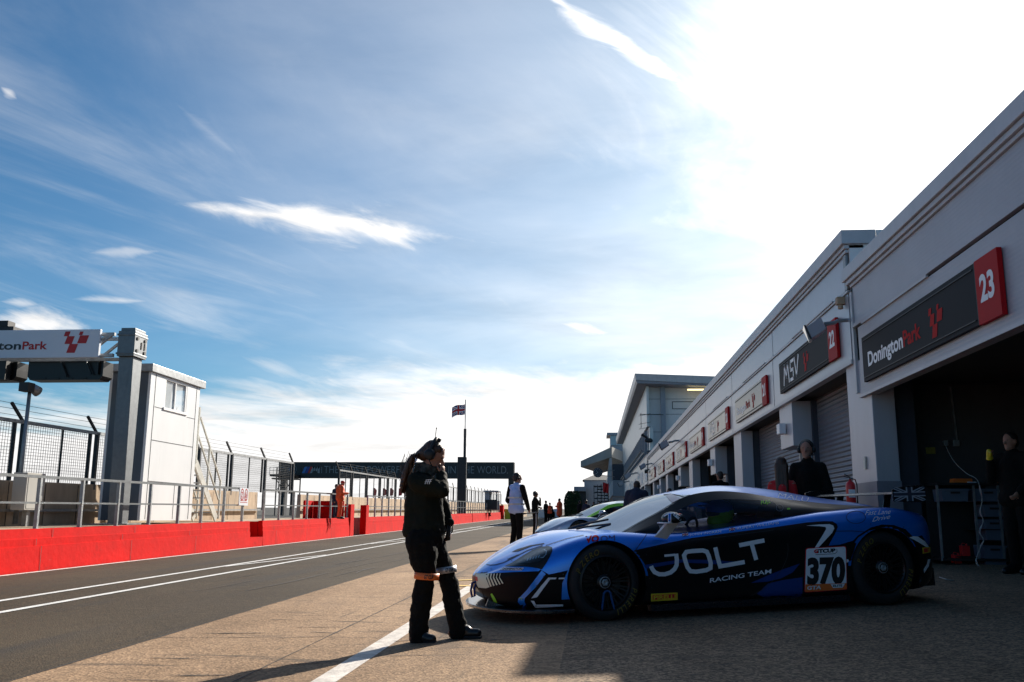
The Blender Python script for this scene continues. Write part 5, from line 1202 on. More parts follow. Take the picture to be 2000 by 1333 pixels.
    # wing
    b = MB(); prof = [(-3.24, 1.065), (-3.30, 1.085), (-3.40, 1.09), (-3.48, 1.08), (-3.56, 1.065), (-3.48, 1.06), (-3.40, 1.06), (-3.30, 1.058)]
    b.prism([(a, c) for a, c in prof], -.80, .80, ax=1); wg = b.build('rear_wing', MT['carbon'], t)
    for s in (-1, 1):
        b = MB(); b.prism([(-3.16, .99), (-3.16, 1.11), (-3.26, 1.135), (-3.50, 1.15), (-3.55, 1.12), (-3.55, 1.0), (-3.48, .975)], s * .80, s * .815, ax=1); b.build('wing_endplate', MT['carbon'], t)
        b = MB(); b.prism([(-3.30, .90), (-3.38, .90), (-3.42, 1.06), (-3.34, 1.06)], s * .42, s * .435, ax=1); b.build('wing_stay', MT['carbon'], t)
    # mirrors
    for s in (1, -1):
        m_ = bpy.data.objects.new('door_mirror', None); m_.location = (0, 0, 0) if s > 0 else (-.16, .06, -.03); COL.objects.link(m_); m_.parent = t
        b = MB(); vs = []; nu, nv = 20, 12
        for j in range(nv + 1):
            th = pi * j / nv
            for i in range(nu):
                ph = 2 * pi * i / nu; x = .085 * sin(th) ** .8 * cos(ph); z = .066 * (sin(th) ** .8) * sin(ph); y = .115 * cos(th)
                if z < -.035: z = -.035
                vs.append((-.60 + x, s * (1.13 + y), .885 + z))
        b.add(vs, [(j * nu + i, (j + 1) * nu + i, (j + 1) * nu + (i + 1) % nu, j * nu + (i + 1) % nu) for j in range(nv) for i in range(nu)]); shell = b.build('mirror_shell', MT['gloss_black'] if first else paint, m_, smooth=True)
        b = MB(); b.hexa([(-.50, s * .93, .725), (-.62, s * .93, .70), (-.62, s * .96, .70), (-.50, s * .96, .725)], [(-.56, s * 1.06, .85), (-.68, s * 1.06, .855), (-.68, s * 1.13, .855), (-.56, s * 1.13, .85)])
        b.hexa([(-.51, s * 1.0, .845), (-.68, s * 1.0, .85), (-.68, s * 1.22, .85), (-.51, s * 1.22, .845)], [(-.51, s * 1.0, .857), (-.68, s * 1.0, .862), (-.68, s * 1.22, .862), (-.51, s * 1.22, .857)]); b.build('mirror_stalk', MT['white_vinyl'] if first else paint, m_, bevel=.006)
        b = MB(); b.lathe([(0, 0), (.9, 0)], 20, axis='x'); b.v = [(-.683, s * (1.13 + y * .10), .893 + z * .045) for (x, y, z) in b.v]; b.build('mirror_glass', MT['chrome'], m_)
        if s > 0: near_shell = shell
    # wheels
    wheel(t, 0, 1, .336, .245, .30, blue=True, phase=0); wheel(t, -2.87, 1, .354, .245, .32, phase=rad(8)); wheel(t, 0, -1, .336, .245, .30, False); wheel(t, -2.87, -1, .354, .245, .32, False)
    # wipers, louvres
    b = MB(); b.tube([(-.02, -.15, .80), (-.12, -.05, .835), (-.32, .22, .885)], .011, 6); b.tube([(-.02, .12, .80), (-.10, .2, .82), (-.26, .45, .845)], .010, 6); b.build('wiper', MT['black'], t)
    # interior tub and seat
    b = MB(); b.box((-2.2, -.60, .2), (-2.15, .60, .95)); b.box((-2.2, -.62, .30), (-.4, .62, .34)); b.box((-.75, -.6, .34), (-.5, .6, .76)); b.build('cockpit', MT['black'], t)
    b = MB(); b.tube([(-2.1, .55, .4), (-2.05, .5, 1.05), (-1.5, .48, 1.10), (-.95, .52, 1.03), (-.45, .60, .75)], .02, 8); b.tube([(-2.1, -.55, .4), (-2.05, -.5, 1.05), (-1.5, -.48, 1.10), (-.95, -.52, 1.03), (-.45, -.60, .75)], .02, 8); b.tube([(-2.05, .5, 1.05), (-2.05, -.5, 1.05)], .02, 8); b.tube([(-2.05, .5, 1.05), (-2.1, -.5, .4)], .02, 8); b.build('roll_cage', MT['dark_steel'], t)
    b = MB(); b.hexa([(-1.85, .16, .34), (-1.35, .16, .34), (-1.35, .58, .34), (-1.85, .58, .34)], [(-1.95, .14, .42), (-1.35, .14, .42), (-1.35, .60, .42), (-1.95, .60, .42)]); b.hexa([(-1.98, .14, .42), (-1.80, .14, .42), (-1.80, .60, .42), (-1.98, .60, .42)], [(-2.12, .20, 1.0), (-2.0, .20, 1.0), (-2.0, .54, 1.0), (-2.12, .54, 1.0)]); b.build('race_seat', MT['black'], t)
    b = MB(); n = 24; b.tube([(-1.12 - .05 * sin(2 * pi * i / n), .37 + .15 * cos(2 * pi * i / n), .74 + .14 * sin(2 * pi * i / n)) for i in range(n + 1)], .014, 6, cap=False); b.build('steering_wheel', MT['rubber'], t)
    return t, body, ws, rf, pil, sg, qp, sp, wg, near_shell
car, body, ws, rf, pil, sg, qp, sp, wg, shell = make_car('racing_car', 'blue and black racing car numbered 370 half out of the open garage 23', CARM, MT['paint_blue'], MT['paint_blue'], MT['gloss_black'], True)
D = Decals(car, [body, ws, rf, pil, sg, qp])
K, Wt, B_ = MT['gloss_black'], MT['white_vinyl'], MT['paint_blue']
# black flank under the blue waist band
D.poly('black_flank', K, [(1225, 1079), (1241, 1075), (1290, 1064), (1350, 1051.5), (1420, 1042), (1507, 1031), (1576, 1021), (1610, 1018.5), (1626, 1019), (1634, 1024), (1636, 1030), (1631, 1042), (1618, 1066), (1640, 1064), (1664, 1057), (1672, 1062), (1663, 1090), (1662, 1158), (1560, 1168), (1450, 1176), (1270, 1182), (1263, 1150), (1262, 1130), (1257, 1108), (1245, 1091)], .003)
DB = mat('deep_blue_vinyl', (.008, .055, .27), .35, .3, coat=.5, coatr=.1)
D.poly('blue_swoosh', DB, [(1258, 1104), (1330, 1093), (1390, 1094), (1440, 1098), (1420, 1104), (1380, 1101), (1330, 1099), (1262, 1111)], .0045)
D.poly('blue_swoosh', DB, [(1466, 1139), (1500, 1124), (1530, 1112), (1562, 1101), (1548, 1118), (1525, 1130), (1500, 1136)], .0045)
D.poly('blue_swoosh', DB, [(1478, 1160), (1500, 1140), (1530, 1133), (1567, 1128), (1567, 1164), (1500, 1170)], .0045)
# white swept figure
D.poly('white_swoosh', Wt, [(1574, 1027.5), (1600, 1025), (1620, 1024.5), (1627, 1027), (1629, 1033), (1625, 1041), (1598, 1070), (1591, 1070), (1606, 1046), (1613, 1034), (1612, 1030), (1600, 1028.5)], .005)
D.stroke('white_swoosh', Wt, [(1652, 1096), (1657, 1095)], [7, 4], .005)
# JOLT
jw = 8.2
D.stroke('white_lettering', Wt, [(1297, 1086), (1318, 1084)], 4.5, .0055)
D.stroke('white_lettering', Wt, [(1320, 1082), (1321.5, 1094), (1321, 1104), (1317, 1112), (1309, 1118.5), (1298, 1122), (1287, 1122), (1278, 1118), (1273, 1111), (1271, 1106)], jw, .0055)
D.stroke('white_lettering', Wt, [(1340, 1078.5), (1350, 1077), (1372, 1075.5), (1380, 1078), (1384, 1087), (1387.5, 1100), (1387, 1110), (1379, 1114), (1359, 1117), (1348, 1116), (1342, 1108), (1337.5, 1094), (1335.5, 1085)], jw, .0055, closed=True)
D.stroke('white_lettering', Wt, [(1396.5, 1069.5), (1400, 1085), (1406, 1106.5), (1454, 1098)], jw, .0055)
D.stroke('white_lettering', Wt, [(1443, 1065.5), (1492.5, 1056)], jw, .0055)
D.stroke('white_lettering', Wt, [(1468, 1064), (1476.5, 1094)], jw, .0055)
D.text('white_lettering', Wt, 'RACING TEAM', (1386, 1138.5), (1506, 1120), 8.6, bold=.015, up=(.05, -1))
# driver names on the band
D.text('white_lettering', Wt, 'JOHN INGRAM', (1347, 1047.5), (1408, 1041), 4.2, up=(.1, -1)); D.text('white_lettering', Wt, 'RUPERT WILLIAMS', (1439, 1035.5), (1521, 1024), 4.6, up=(.1, -1))
FR, FB = MT['red_vinyl'], MT['white_vinyl']
for (x, y) in ((1332.5, 1048.5), (1424, 1038)):
    D.poly('flag_patch', mat('patch_blue', (.02, .04, .3), .4) if 'patch_blue' not in bpy.data.materials else bpy.data.materials['patch_blue'], [(x, y), (x + 11.5, y - 1.5), (x + 11.5, y - 7), (x, y - 5.5)], .004)
    for a, c in (((0, 0), (11.5, -7)), ((0, -5.5), (11.5, -1.5))): D.stroke('flag_patch_white', Wt, [(x + a[0], y + a[1]), (x + c[0], y + c[1])], 1.1, .0047)
    D.stroke('flag_patch_red', FR, [(x, y - 2.8), (x + 11.5, y - 4.3)], 1.5, .0054); D.stroke('flag_patch_red', FR, [(x + 5.75, y - .7), (x + 5.75, y - 6.3)], 1.5, .0054)
# VOOM
D.text('red_lettering', MT['txt_red'], 'VO', (1143, 1061), (1170, 1058), 12, bold=.05, up=(.0, -1)); D.text('dark_lettering', mat('dark_purple_ink', (.03, .02, .12), .4), 'OM', (1173, 1058), (1201, 1056.5), 10.5, bold=.0, up=(0, -1))
# number board
def rrect(c, r=4.5):
    (x0, y0), (x1, y1), (x2, y2), (x3, y3) = c; out = []
    P = [Vector(p) for p in c]
    for i in range(4):
        p, a, q = P[i], P[i - 1], P[(i + 1) % 4]; da = (a - p).normalized() * r; dq = (q - p).normalized() * r
        for k in range(5): f = k / 4; out.append(tuple(p + da * (1 - f) ** 2 + dq * f ** 2))
    return out
OR = MT['orange_vinyl']
D.poly('number_board_edge', MT['red_vinyl'], rrect([(1572.5, 1071), (1652, 1066.5), (1654, 1152), (1570, 1157.5)]), .006)
D.poly('number_board', Wt, rrect([(1574, 1072.3), (1650.8, 1068), (1652.8, 1150.5), (1571.5, 1156)]), .0075)
D.poly('number_board_base', OR, [(1572.2, 1141.5), (1652.4, 1139), (1652.8, 1150.2), (1571.8, 1155.8)], .009)
BK = MT['black']
D.text('black_numerals', BK, '370', (1575.5, 1139.5), (1649.5, 1137), 47, bold=.055, up=(.012, -1), lift=.009)
D.text('black_numerals', BK, 'GTCUP', (1589, 1080.5), (1631, 1078.5), 6.6, bold=.06, up=(0, -1), lift=.009); D.text('red_letter', MT['red_vinyl'], 'G', (1589, 1080.5), (1597, 1080.1), 6.6, bold=.06, up=(0, -1), lift=.0095)
D.stroke('black_numerals', BK, [(1592, 1083.8), (1626, 1082.2)], .9, .009); D.stroke('black_numerals', BK, [(1633.5, 1072.5), (1634, 1078), (1630, 1081.5), (1626, 1082)], .9, .009)
D.text('white_lettering', Wt, 'GTA', (1575, 1151.8), (1602.5, 1150.4), 6.8, bold=.03, up=(0.15, -1), lift=.0105); D.poly('white_tab', Wt, [(1621, 1141), (1649, 1139.8), (1645, 1147.5), (1626, 1148.5)], .0105); D.text('black_numerals', BK, 'ELITE', (1626, 1146.2), (1644, 1145.5), 4, bold=.03, up=(0, -1), lift=.0115)
# tyre maker patch
D.poly('yellow_patch', MT['yellow'], [(1271, 1160), (1323, 1157.5), (1323, 1171.5), (1271, 1174.5)], .005); D.stroke('red_patch', FR, [(1274, 1167.2), (1320, 1164.8)], 9, .006); D.text('yellow_lettering', MT['yellow'], 'PIRELLI', (1276, 1171), (1319, 1168.8), 7.4, bold=.03, up=(0, -1), lift=.0075)
# rear quarter
D.text('white_lettering', Wt, 'Fast Lane', (1689, 1007), (1739, 1004.5), 9.5, shear=.35, up=(.1, -1)); D.text('white_lettering', Wt, 'Drive', (1703, 1020), (1738, 1013.5), 9, shear=.35, up=(.1, -1))
fl = [(1671.5 + 18.5 * cos(2 * pi * k / 28), 1011 + 12 * sin(2 * pi * k / 28)) for k in range(28)]; D.stroke('panel_gap', BK, fl, .9, .0035, closed=True)
D.stroke('panel_gap', BK, [(1264, 1042.5), (1258, 1052), (1241, 1075)], 1.2, .0035)
D.poly('arch_black', K, [(1655, 1068), (1664, 1058), (1676, 1046), (1700, 1031), (1722, 1025), (1745, 1026), (1768, 1034), (1784, 1050), (1800, 1046), (1812, 1064), (1818, 1090), (1804, 1122), (1796, 1140), (1800, 1110), (1794, 1080), (1783, 1058), (1762, 1040), (1740, 1033), (1718, 1032), (1696, 1037), (1676, 1050), (1664, 1066)], .003)
D.poly('white_swoosh', Wt, [(1775, 1050), (1783, 1048), (1792, 1048.5), (1806, 1058), (1813, 1068), (1811, 1071), (1800, 1064), (1785, 1055)], .006); D.poly('white_swoosh', Wt, [(1816, 1092), (1813, 1106), (1804, 1120), (1803, 1112), (1809, 1102), (1811, 1093)], .006)
D.poly('yellow_patch', MT['yellow'], [(1800, 1070), (1815, 1068.5), (1816, 1079), (1801, 1082)], .007); D.poly('red_patch', FR, [(1802.5, 1071.5), (1813, 1070.5), (1813.5, 1078), (1803, 1080)], .008)
SG_ = mat('shut_line_grey', (.045, .045, .05), .5)
D.stroke('door_shut_line', SG_, [(1538, 1062), (1539, 1075), (1536, 1092), (1527, 1112), (1512, 1132), (1492, 1150), (1467, 1164)], .9, .006)
D.stroke('panel_gap', BK, [(1632, 1038), (1665, 1037.5), (1700, 1040)], 1.0, .0045)
D.stroke('door_shut_line', SG_, [(1350, 1056), (1430, 1047), (1510, 1036)], .6, .0055)
D.stroke('panel_gap', BK, [(1066, 1066), (1085, 1060), (1110, 1052), (1140, 1046)], .9, .0035)
D.stroke('panel_gap', BK, [(1296, 967), (1310, 965.5), (1325, 968), (1337, 971.5)], 1.1, .0035)
for (x_, y_) in ((1282, 1068), (1262, 1084), (1268, 1130), (1272, 1148), (1560, 1150), (1558, 1135), (1650, 1062), (1700, 1024), (1764, 1030), (1100, 1122), (1062, 1126), (1048, 1144), (960, 1112), (1000, 1096)):
    D.poly('fastener', SG_, [(x_ + 1.1 * cos(k * pi / 3), y_ + 1.1 * sin(k * pi / 3)) for k in range(6)], .0065)
# quarter panel marks
D.text('lime_lettering', MT['lime'], 'PULL', (1486, 986), (1505, 983.5), 6.5, bold=.03, up=(.0, -1), lift=.005); D.poly('lime_lettering', MT['lime'], [(1496, 983), (1500, 983), (1498, 987.5)], .005)
ci = [(1522.5 + 6.8 * cos(2 * pi * k / 20), 993 + 6.2 * sin(2 * pi * k / 20)) for k in range(20)]; D.stroke('grey_ring', mat('grey_vinyl', (.13, .13, .17), .4), ci, .9, .005, closed=True)
D.stroke('lime_lettering', MT['lime'], [(1537, 995), (1543, 994.5)], 3, .005)
D.text('white_lettering', Wt, 'MALU', (1519, 972.5), (1577, 981.5), 9, bold=-.01, up=(.35, -1), lift=.004)
# bonnet: shut line, louvre, intake
D.stroke('panel_gap', BK, [(950, 1103.2), (958, 1104.5), (970, 1103.5), (985, 1099), (1003, 1090), (1030, 1076), (1060, 1066)], 1.3, .003)
D.poly('bonnet_louvre', BK, [(999, 1079), (1010, 1073.5), (1035, 1066), (1062, 1061.5), (1064, 1063), (1040, 1067), (1024, 1073), (1012, 1077.5)], .003)
D.stroke('panel_gap', BK, [(991, 1093), (1013, 1084.5)], [1.0, 2.2], .003)
# headlamp
D.poly('headlamp_surround', K, [(985, 1106.5), (1000, 1100), (1020, 1087), (1040, 1075), (1058, 1068.8), (1072, 1067.5), (1078.5, 1070), (1079, 1077), (1074, 1088), (1066, 1102), (1058, 1113), (1050, 1110), (1030, 1107.5), (1005, 1107)], .004)
HL = mat('headlamp_lens', (.014, .018, .022), .35, .3, var=.8, vscale=30, coat=.15)
D.poly('headlamp_lens', HL, [(1008, 1101), (1022, 1091), (1040, 1079), (1056, 1072.5), (1067, 1072.5), (1069, 1079), (1063, 1090), (1052, 1098), (1035, 1101)], .006)
D.stroke('lamp_ring', MT['chrome'], [(1063, 1075), (1068, 1078), (1067, 1084), (1062, 1090), (1056, 1090)], 1.2, .0075)
for k in range(5): D.stroke('lamp_ring', MT['chrome'], [(1030 + k * 5.5, 1097 - k * 1.5), (1032.5 + k * 5.5, 1092 - k * 1.5)], 1.4, .0075)
D.poly('sponsor_strip', Wt, [(975, 1114.3), (983, 1109), (1023.5, 1109.5), (1019.5, 1114.8)], .004); D.text('dark_lettering2', BK, 'DONINGTON', (982, 1113.6), (1020, 1113.8), 3.6, bold=.04, up=(.2, -1), lift=.005)
# front bumper: black mask, ivory number panel with stripes, blue struts, white angles
K2 = mat('satin_black_bumper', (.003, .003, .0035), .5, spec=.12)
D.poly('bumper_black', K2, [(930, 1120.3), (960, 1120.5), (1000, 1118), (1052, 1116), (1056, 1113), (1072, 1122.5), (1098, 1117), (1109, 1114.5), (1098, 1140), (1096, 1190), (1040, 1190), (1000, 1189), (960, 1184), (946, 1168), (940, 1152), (931, 1148)], .003)
IV = mat('ivory_vinyl', (.85, .85, .62), .5, var=.03)
D.poly('ivory_panel', IV, [(929.5, 1121), (955, 1121), (950, 1130), (957, 1147), (950, 1149.5), (935, 1148), (931, 1140)], .005)
D.poly('red_patch', FR, [(930, 1127), (933.5, 1127.5), (934.5, 1135.5), (931, 1135)], .0065)
for k in range(5):
    x = 953 + k * 6.0; D.poly('ivory_stripe', IV, [(x, 1121), (x + 3.4 - k * .5, 1121), (x + 1.6 - k * .5, 1128), (x + 8.4 - k * .3, 1145.5 - k * 1.4), (x + 5.0, 1146.5 - k * 1.4), (x - 1.6, 1129)], .005)
D.poly('blue_strut', B_, [(1058, 1114.8), (1066, 1121.5), (1046, 1148), (1026, 1168), (1024.5, 1174), (1030, 1188), (1020, 1186.5), (1012, 1176), (1013, 1170), (1030, 1152)], .005)
D.poly('white_angle', Wt, [(1071, 1128.5), (1087, 1128.5), (1085.5, 1131.8), (1074.5, 1132), (1049, 1167), (1038, 1169), (1056, 1146)], .005); D.poly('white_angle', Wt, [(1091.5, 1128.8), (1102.5, 1128.6), (1102.5, 1131.4), (1091, 1131.8)], .005)
D.poly('white_angle', Wt, [(1037, 1173.5), (1043.5, 1173.8), (1047, 1181), (1100, 1180.5), (1100, 1184), (1050, 1187), (1045, 1186)], .005)
D.stroke('lime_strip', MT['lime'], [(960.5, 1160), (966, 1170), (973, 1186)], [3.5, 5.5, 6], .007)
D.poly('windscreen_strip', mat('pale_pink_vinyl', (.62, .42, .42), .3), [(1300, 968.5), (1312, 965.8), (1331, 974), (1313, 983), (1307, 977)], .004)
D.build(body)
# mirror cap flag stripes
def cap_pt(u_, v_): return None
b = MB(); DM = Decals(car, [shell]); 
for pts, w, m in (([(1308, 1004), (1308, 1022)], 6.0, 'white_vinyl'), ([(1308, 1004), (1308, 1022)], 3.6, 'blue_vinyl'), ([(1316, 1005), (1334, 1020)], 4.5, 'white_vinyl'), ([(1320, 1003), (1342, 1014)], 3.0, 'white_vinyl'), ([(1297, 1009), (1306, 1003.5), (1320, 1002.2), (1334, 1003)], 2.2, 'white_vinyl'), ([(1325, 1005), (1342, 1011)], 1.6, 'blue_vinyl')):
    DM.stroke('flag_stripe', MT[m], pts, w, .0025 + (.001 if m == 'blue_vinyl' else 0))
DM.build(shell)
# endplate flag
MT['crate_pale'] = mat('dull_white_vinyl', (.38, .40, .46), .5)
b = MB(); P = lambda u_, v_, L: (-3.17 - u_ * .37, .8165 + L * .0006, .99 + v_ * .14)
union(b, P, 1.0, .62); 
setp(b.build('endplate_flag', [MT['navy_frame'], MT['white_vinyl'], MT['navy_frame']], fix=False), None) if False else None
o = b.build('endplate_flag', [MT['navy_frame'], MT['crate_pale'], MT['navy_frame']], wg, fix=False)
# tow strap
b = MB(); pts = [(.96, .06, .30), (1.0, .07, .33), (1.04, .08, .32), (1.055, .08, .25), (1.045, .09, .19), (1.02, .09, .20), (1.02, .08, .27), (1.0, .07, .31)]; b.tube(pts, .012, 6); b.build('tow_strap', mat('navy_strap', (.01, .02, .15), .7), car)
# second car: silver and lime, same kind, one bay further
M2 = CARM.copy(); q = gnd(1048, 1067); o2 = Vector((q.x, q.y, 0)) - Vector((CU.x, CU.y, 0)) * 1.0; M2.translation = Vector((o2.x, o2.y, G(o2.x, o2.y) + .005))
car2, body2, *_r = make_car('racing_car', 'silver racing car with lime roof edge parked beyond the blue car', M2, MT['paint_silver'], mat('pale_roof_paint', (.62, .64, .66), .3, .2, coat=.8), MT['lime'], False)
# ================================================================ people
def hand(parts, wrist, d, up, s=1.0, curl=.5):
    """palm and five separate fingers; d = direction the hand points, up = back of the hand"""
    w, d, up = Vector(wrist), Vector(d).normalized(), Vector(up); sd = d.cross(up).normalized(); up = sd.cross(d).normalized()
    parts.append(('e', w + d * .045 * s, (.045 * s, .038 * s, .018 * s), Matrix((d, sd, up)).transposed()))
    for k, (o, l) in enumerate(((-.030, .062), (-.010, .072), (.010, .068), (.028, .054))):
        p = w + d * .082 * s + sd * o * s; q = p + (d * cos(curl) - up * sin(curl)) * l * .5 * s; r = q + (d * cos(curl * 2.2) - up * sin(curl * 2.2)) * l * .5 * s
        parts.append(('c', p, q, .0085 * s, .008 * s)); parts.append(('c', q, r, .008 * s, .0065 * s))
    p = w + d * .03 * s - sd * .035 * s; q = p + (d * .7 - sd * .6 - up * .3).normalized() * .038 * s; r = q + (d * .9 - up * .5).normalized() * .028 * s
    parts.append(('c', p, q, .011 * s, .009 * s)); parts.append(('c', q, r, .009 * s, .007 * s))
DEF = dict(hl=(0, .09, .92), hr=(0, -.09, .92), kl=(.02, .10, .50), kr=(.02, -.10, .50), al=(-.02, .10, .10), ar=(-.02, -.10, .10), tl=(.16, .12, .035), tr=(.16, -.12, .035),
           pel=(0, 0, .96), wai=(0, 0, 1.10), che=(0, 0, 1.30), nec=(.0, 0, 1.49), hea=(.02, 0, 1.625), sl=(0, .185, 1.42), sr=(0, -.185, 1.42), el=(-.02, .25, 1.14), er=(-.02, -.25, 1.14), wl=(.06, .25, .90), wr=(.06, -.25, .90))
def figure(label, loc, rz, h=1.75, pose=None, voxel=.02, jacket='cloth_black', trousers='cloth_black', hair='hair_dark', fat=1.0, long_hair=False, coat=0.0, vest=None, sleeves=None, hatm=None, headset=False, hands=None, disp=.0, skin='skin', head_yaw=0.0, half=False):
    t = thing('person', label, 'person', loc, rz); P = {k: Vector(v) for k, v in DEF.items()}
    for k, v in (pose or {}).items(): P[k] = Vector(v)
    S = h / 1.75; P = {k: v * S for k, v in P.items()}; hc = P['hea']; hv = max(voxel * .7, .008)
    Ry = Matrix.Rotation(head_yaw, 3, 'Z')
    def H_(x, y, z): return hc + (Ry @ Vector((x, y, z))) * S
    C = lambda a, b, ra, rb: ('c', P[a], P[b], ra * S, rb * S)
    # body
    parts = [C('nec', 'che', .055, .10), C('che', 'wai', .12, .11), C('wai', 'pel', .11, .12), C('sl', 'sr', .055, .055), ('c', P['nec'], hc, .048 * S, .05 * S),
             C('hl', 'kl', .08, .055), C('kl', 'al', .055, .036), C('hr', 'kr', .08, .055), C('kr', 'ar', .055, .036), C('al', 'tl', .035, .028), C('ar', 'tr', .035, .028),
             C('sl', 'el', .048, .038), C('el', 'wl', .038, .026), C('sr', 'er', .048, .038), C('er', 'wr', .038, .026),
             ('e', H_(0, 0, .02), (.095 * S, .074 * S, .105 * S), Ry), ('e', H_(.02, 0, -.045), (.068 * S, .056 * S, .068 * S), Ry),
             ('c', H_(.085, 0, .015), H_(.108, 0, -.018), .012 * S, .015 * S), ('c', H_(.075, -.018, -.055), H_(.075, .018, -.055), .012 * S, .012 * S), ('c', H_(.07, 0, -.09), H_(.055, 0, -.10), .02 * S, .018 * S),
             ('e', H_(0, .078, .0), (.022 * S, .010 * S, .032 * S), Ry), ('e', H_(0, -.078, .0), (.022 * S, .010 * S, .032 * S), Ry)]
    for sd_, (w, e) in (('l', ('wl', 'el')), ('r', ('wr', 'er'))):
        d = (P[w] - P[e]).normalized(); up = (hands or {}).get(sd_, (0, 1 if sd_ == 'l' else -1, 0)); hand(parts, P[w] + d * .01, d, up, S, .55)
    blob('body', parts, MT[skin], t, hv, 1)
    b = MB()
    for s in (-1, 1): b.ell(H_(.086, s * .031, .022), (.007 * S, .012 * S, .0045 * S), 8, 6)
    b.build('eye', MT['hair_brown'], t, smooth=True)
    # clothing
    sl_m = sleeves or jacket; f = fat; hem = P['pel'].lerp((P['kl'] + P['kr']) / 2, coat)
    tor = [('c', P['nec'] - Vector((0, 0, .03 * S)), P['che'], .085 * S * f, .135 * S * f), ('c', P['sl'] * .86 + P['sr'] * .14, P['sr'] * .86 + P['sl'] * .14, .075 * S * f, .075 * S * f), C('che', 'wai', .15 * f, .14 * f), C('wai', 'pel', .14 * f, .15 * f), ('c', P['pel'] + Vector((0, .09, -.04)) * S, P['pel'] + Vector((0, -.09, -.04)) * S, .125 * S * f, .125 * S * f),
           ('c', P['che'] + Vector((0, .06, 0)) * S, P['pel'] + Vector((0, .06, 0)) * S, .11 * S * f, .12 * S * f), ('c', P['che'] - Vector((0, .06, 0)) * S, P['pel'] - Vector((0, .06, 0)) * S, .11 * S * f, .12 * S * f)]
    if coat: tor += [('c', P['hl'], P['hl'].lerp(P['kl'], coat * 1.15), .13 * S * f, .13 * S * f), ('c', P['hr'], P['hr'].lerp(P['kr'], coat * 1.15), .13 * S * f, .13 * S * f), ('c', P['pel'], hem, .15 * S * f, .15 * S * f)]
    arm = [C('sl', 'el', .070 * f, .058 * f), C('el', 'wl', .056 * f, .042 * f), C('sr', 'er', .070 * f, .058 * f), C('er', 'wr', .056 * f, .042 * f)]
    if sleeves: blob('vest', tor, MT[jacket], t, voxel, 2, disp); blob('sleeves', [('c', P['sl'], P['sr'], .06 * S, .06 * S)] + arm, MT[sl_m], t, voxel, 2, disp)
    else: blob('jacket', tor + arm, MT[jacket], t, voxel, 2, disp)
    if not half:
        leg = [C('pel', 'hl', .125, .11), C('pel', 'hr', .125, .11), C('hl', 'kl', .105, .078), C('kl', 'al', .076, .066), C('hr', 'kr', .105, .078), C('kr', 'ar', .076, .066)]
        blob('trousers', leg, MT[trousers], t, voxel, 2, disp)
        blob('boots', [C('al', 'tl', .055, .042), ('c', P['al'] + Vector((-.03, 0, -.05)) * S, P['tl'] + (P['tl'] - P['al']).normalized() * .02, .046 * S, .040 * S), C('ar', 'tr', .055, .042), ('c', P['ar'] + Vector((-.03, 0, -.05)) * S, P['tr'] + (P['tr'] - P['ar']).normalized() * .02, .046 * S, .040 * S)], MT['boot'], t, max(.012, voxel * .8), 1)
    if hatm: blob('cap', [('e', H_(-.01, 0, .055), (.102 * S, .084 * S, .075 * S), Ry), ('e', H_(.09, 0, .05), (.05 * S, .06 * S, .014 * S), Ry)], MT[hatm], t, hv, 1)
    else:
        hp = [('e', H_(-.018, 0, .045), (.098 * S, .083 * S, .092 * S), Ry), ('e', H_(-.05, 0, -.01), (.06 * S, .076 * S, .075 * S), Ry)]
        if long_hair:
            for k in range(5): hp.append(('c', H_(-.06, -.05 + .025 * k, .0), H_(-.10, -.06 + .03 * k, -.38 - .03 * (k % 2)), .05 * S, .03 * S))
        blob('hair', hp, MT[hair], t, hv, 1)
    if headset:
        b = MB(); n = 12; b.tube([H_(-.0, .092 * cos(pi * i / n), .0 + .128 * sin(pi * i / n)) for i in range(n + 1)], .012 * S, 6)
        for s in (-1, 1): b.lathe([(0, -.02), (.036, -.02), (.042, 0), (.036, .02), (0, .02)], 14, c=tuple(H_(0, s * .092, .0)))
        b.tube([H_(.0, .10, -.02), H_(.06, .09, -.07), H_(.10, .04, -.075)], .006 * S, 5); b.build('headset', MT['black'], t, smooth=True)
    return t, P, S, H_
def stand(px, py, top=None, y=None):
    """ground point below a foot pixel, and the height that reaches the head pixel"""
    g = gnd(px, py) if y is None else None
    if y is not None: q = atY(px, 1000, y); g = Vector((q.x, y, G(q.x, y)))
    h = atY(px, top, g.y).z - g.z if top else 1.75
    return g, h

# ---------------------------------------------------------------- the woman in the foreground (profile, head bowed, hand at her mouth)
Y0 = 7.46
def q_(px, py, off=0.0): v = atY(px, py, Y0); return Vector((v.x, Y0 + off, v.z))
gW = Vector((-1.20, Y0, G(-1.2, Y0)))
tw_ = thing('person', 'woman in black padded jacket with long ponytail, hand at her mouth, before the blue car', 'person', tuple(gW))
def wblob(name, parts, m, voxel, smooth=2, disp=0., dscale=.12): return setp(blob(name, parts, m, None, voxel, smooth, disp, dscale), tw_)
Cc = lambda a, b, ra, rb: ('c', a, b, ra, rb)
hd = q_(846, 891); faceR = Matrix.Rotation(rad(27), 3, 'Y')
def hh(x, y, z): return hd + faceR @ Vector((x, y, z))
hipN, hipF = q_(826, 1060, -.07), q_(836, 1060, .09)
kN, kF = q_(836, 1124, -.08), q_(866, 1116, .11)
aN, aF = q_(820, 1232, -.06), q_(889, 1228, .13)
tN, tF = q_(848, 1244, -.08), q_(929, 1240, .14)
sN, sF = q_(819, 942, -.13), q_(826, 940, .14)
eN, eF = q_(868, 960, -.12), q_(858, 990, .20)
wN, wF = q_(863, 929, -.02), q_(871, 1036, .17)
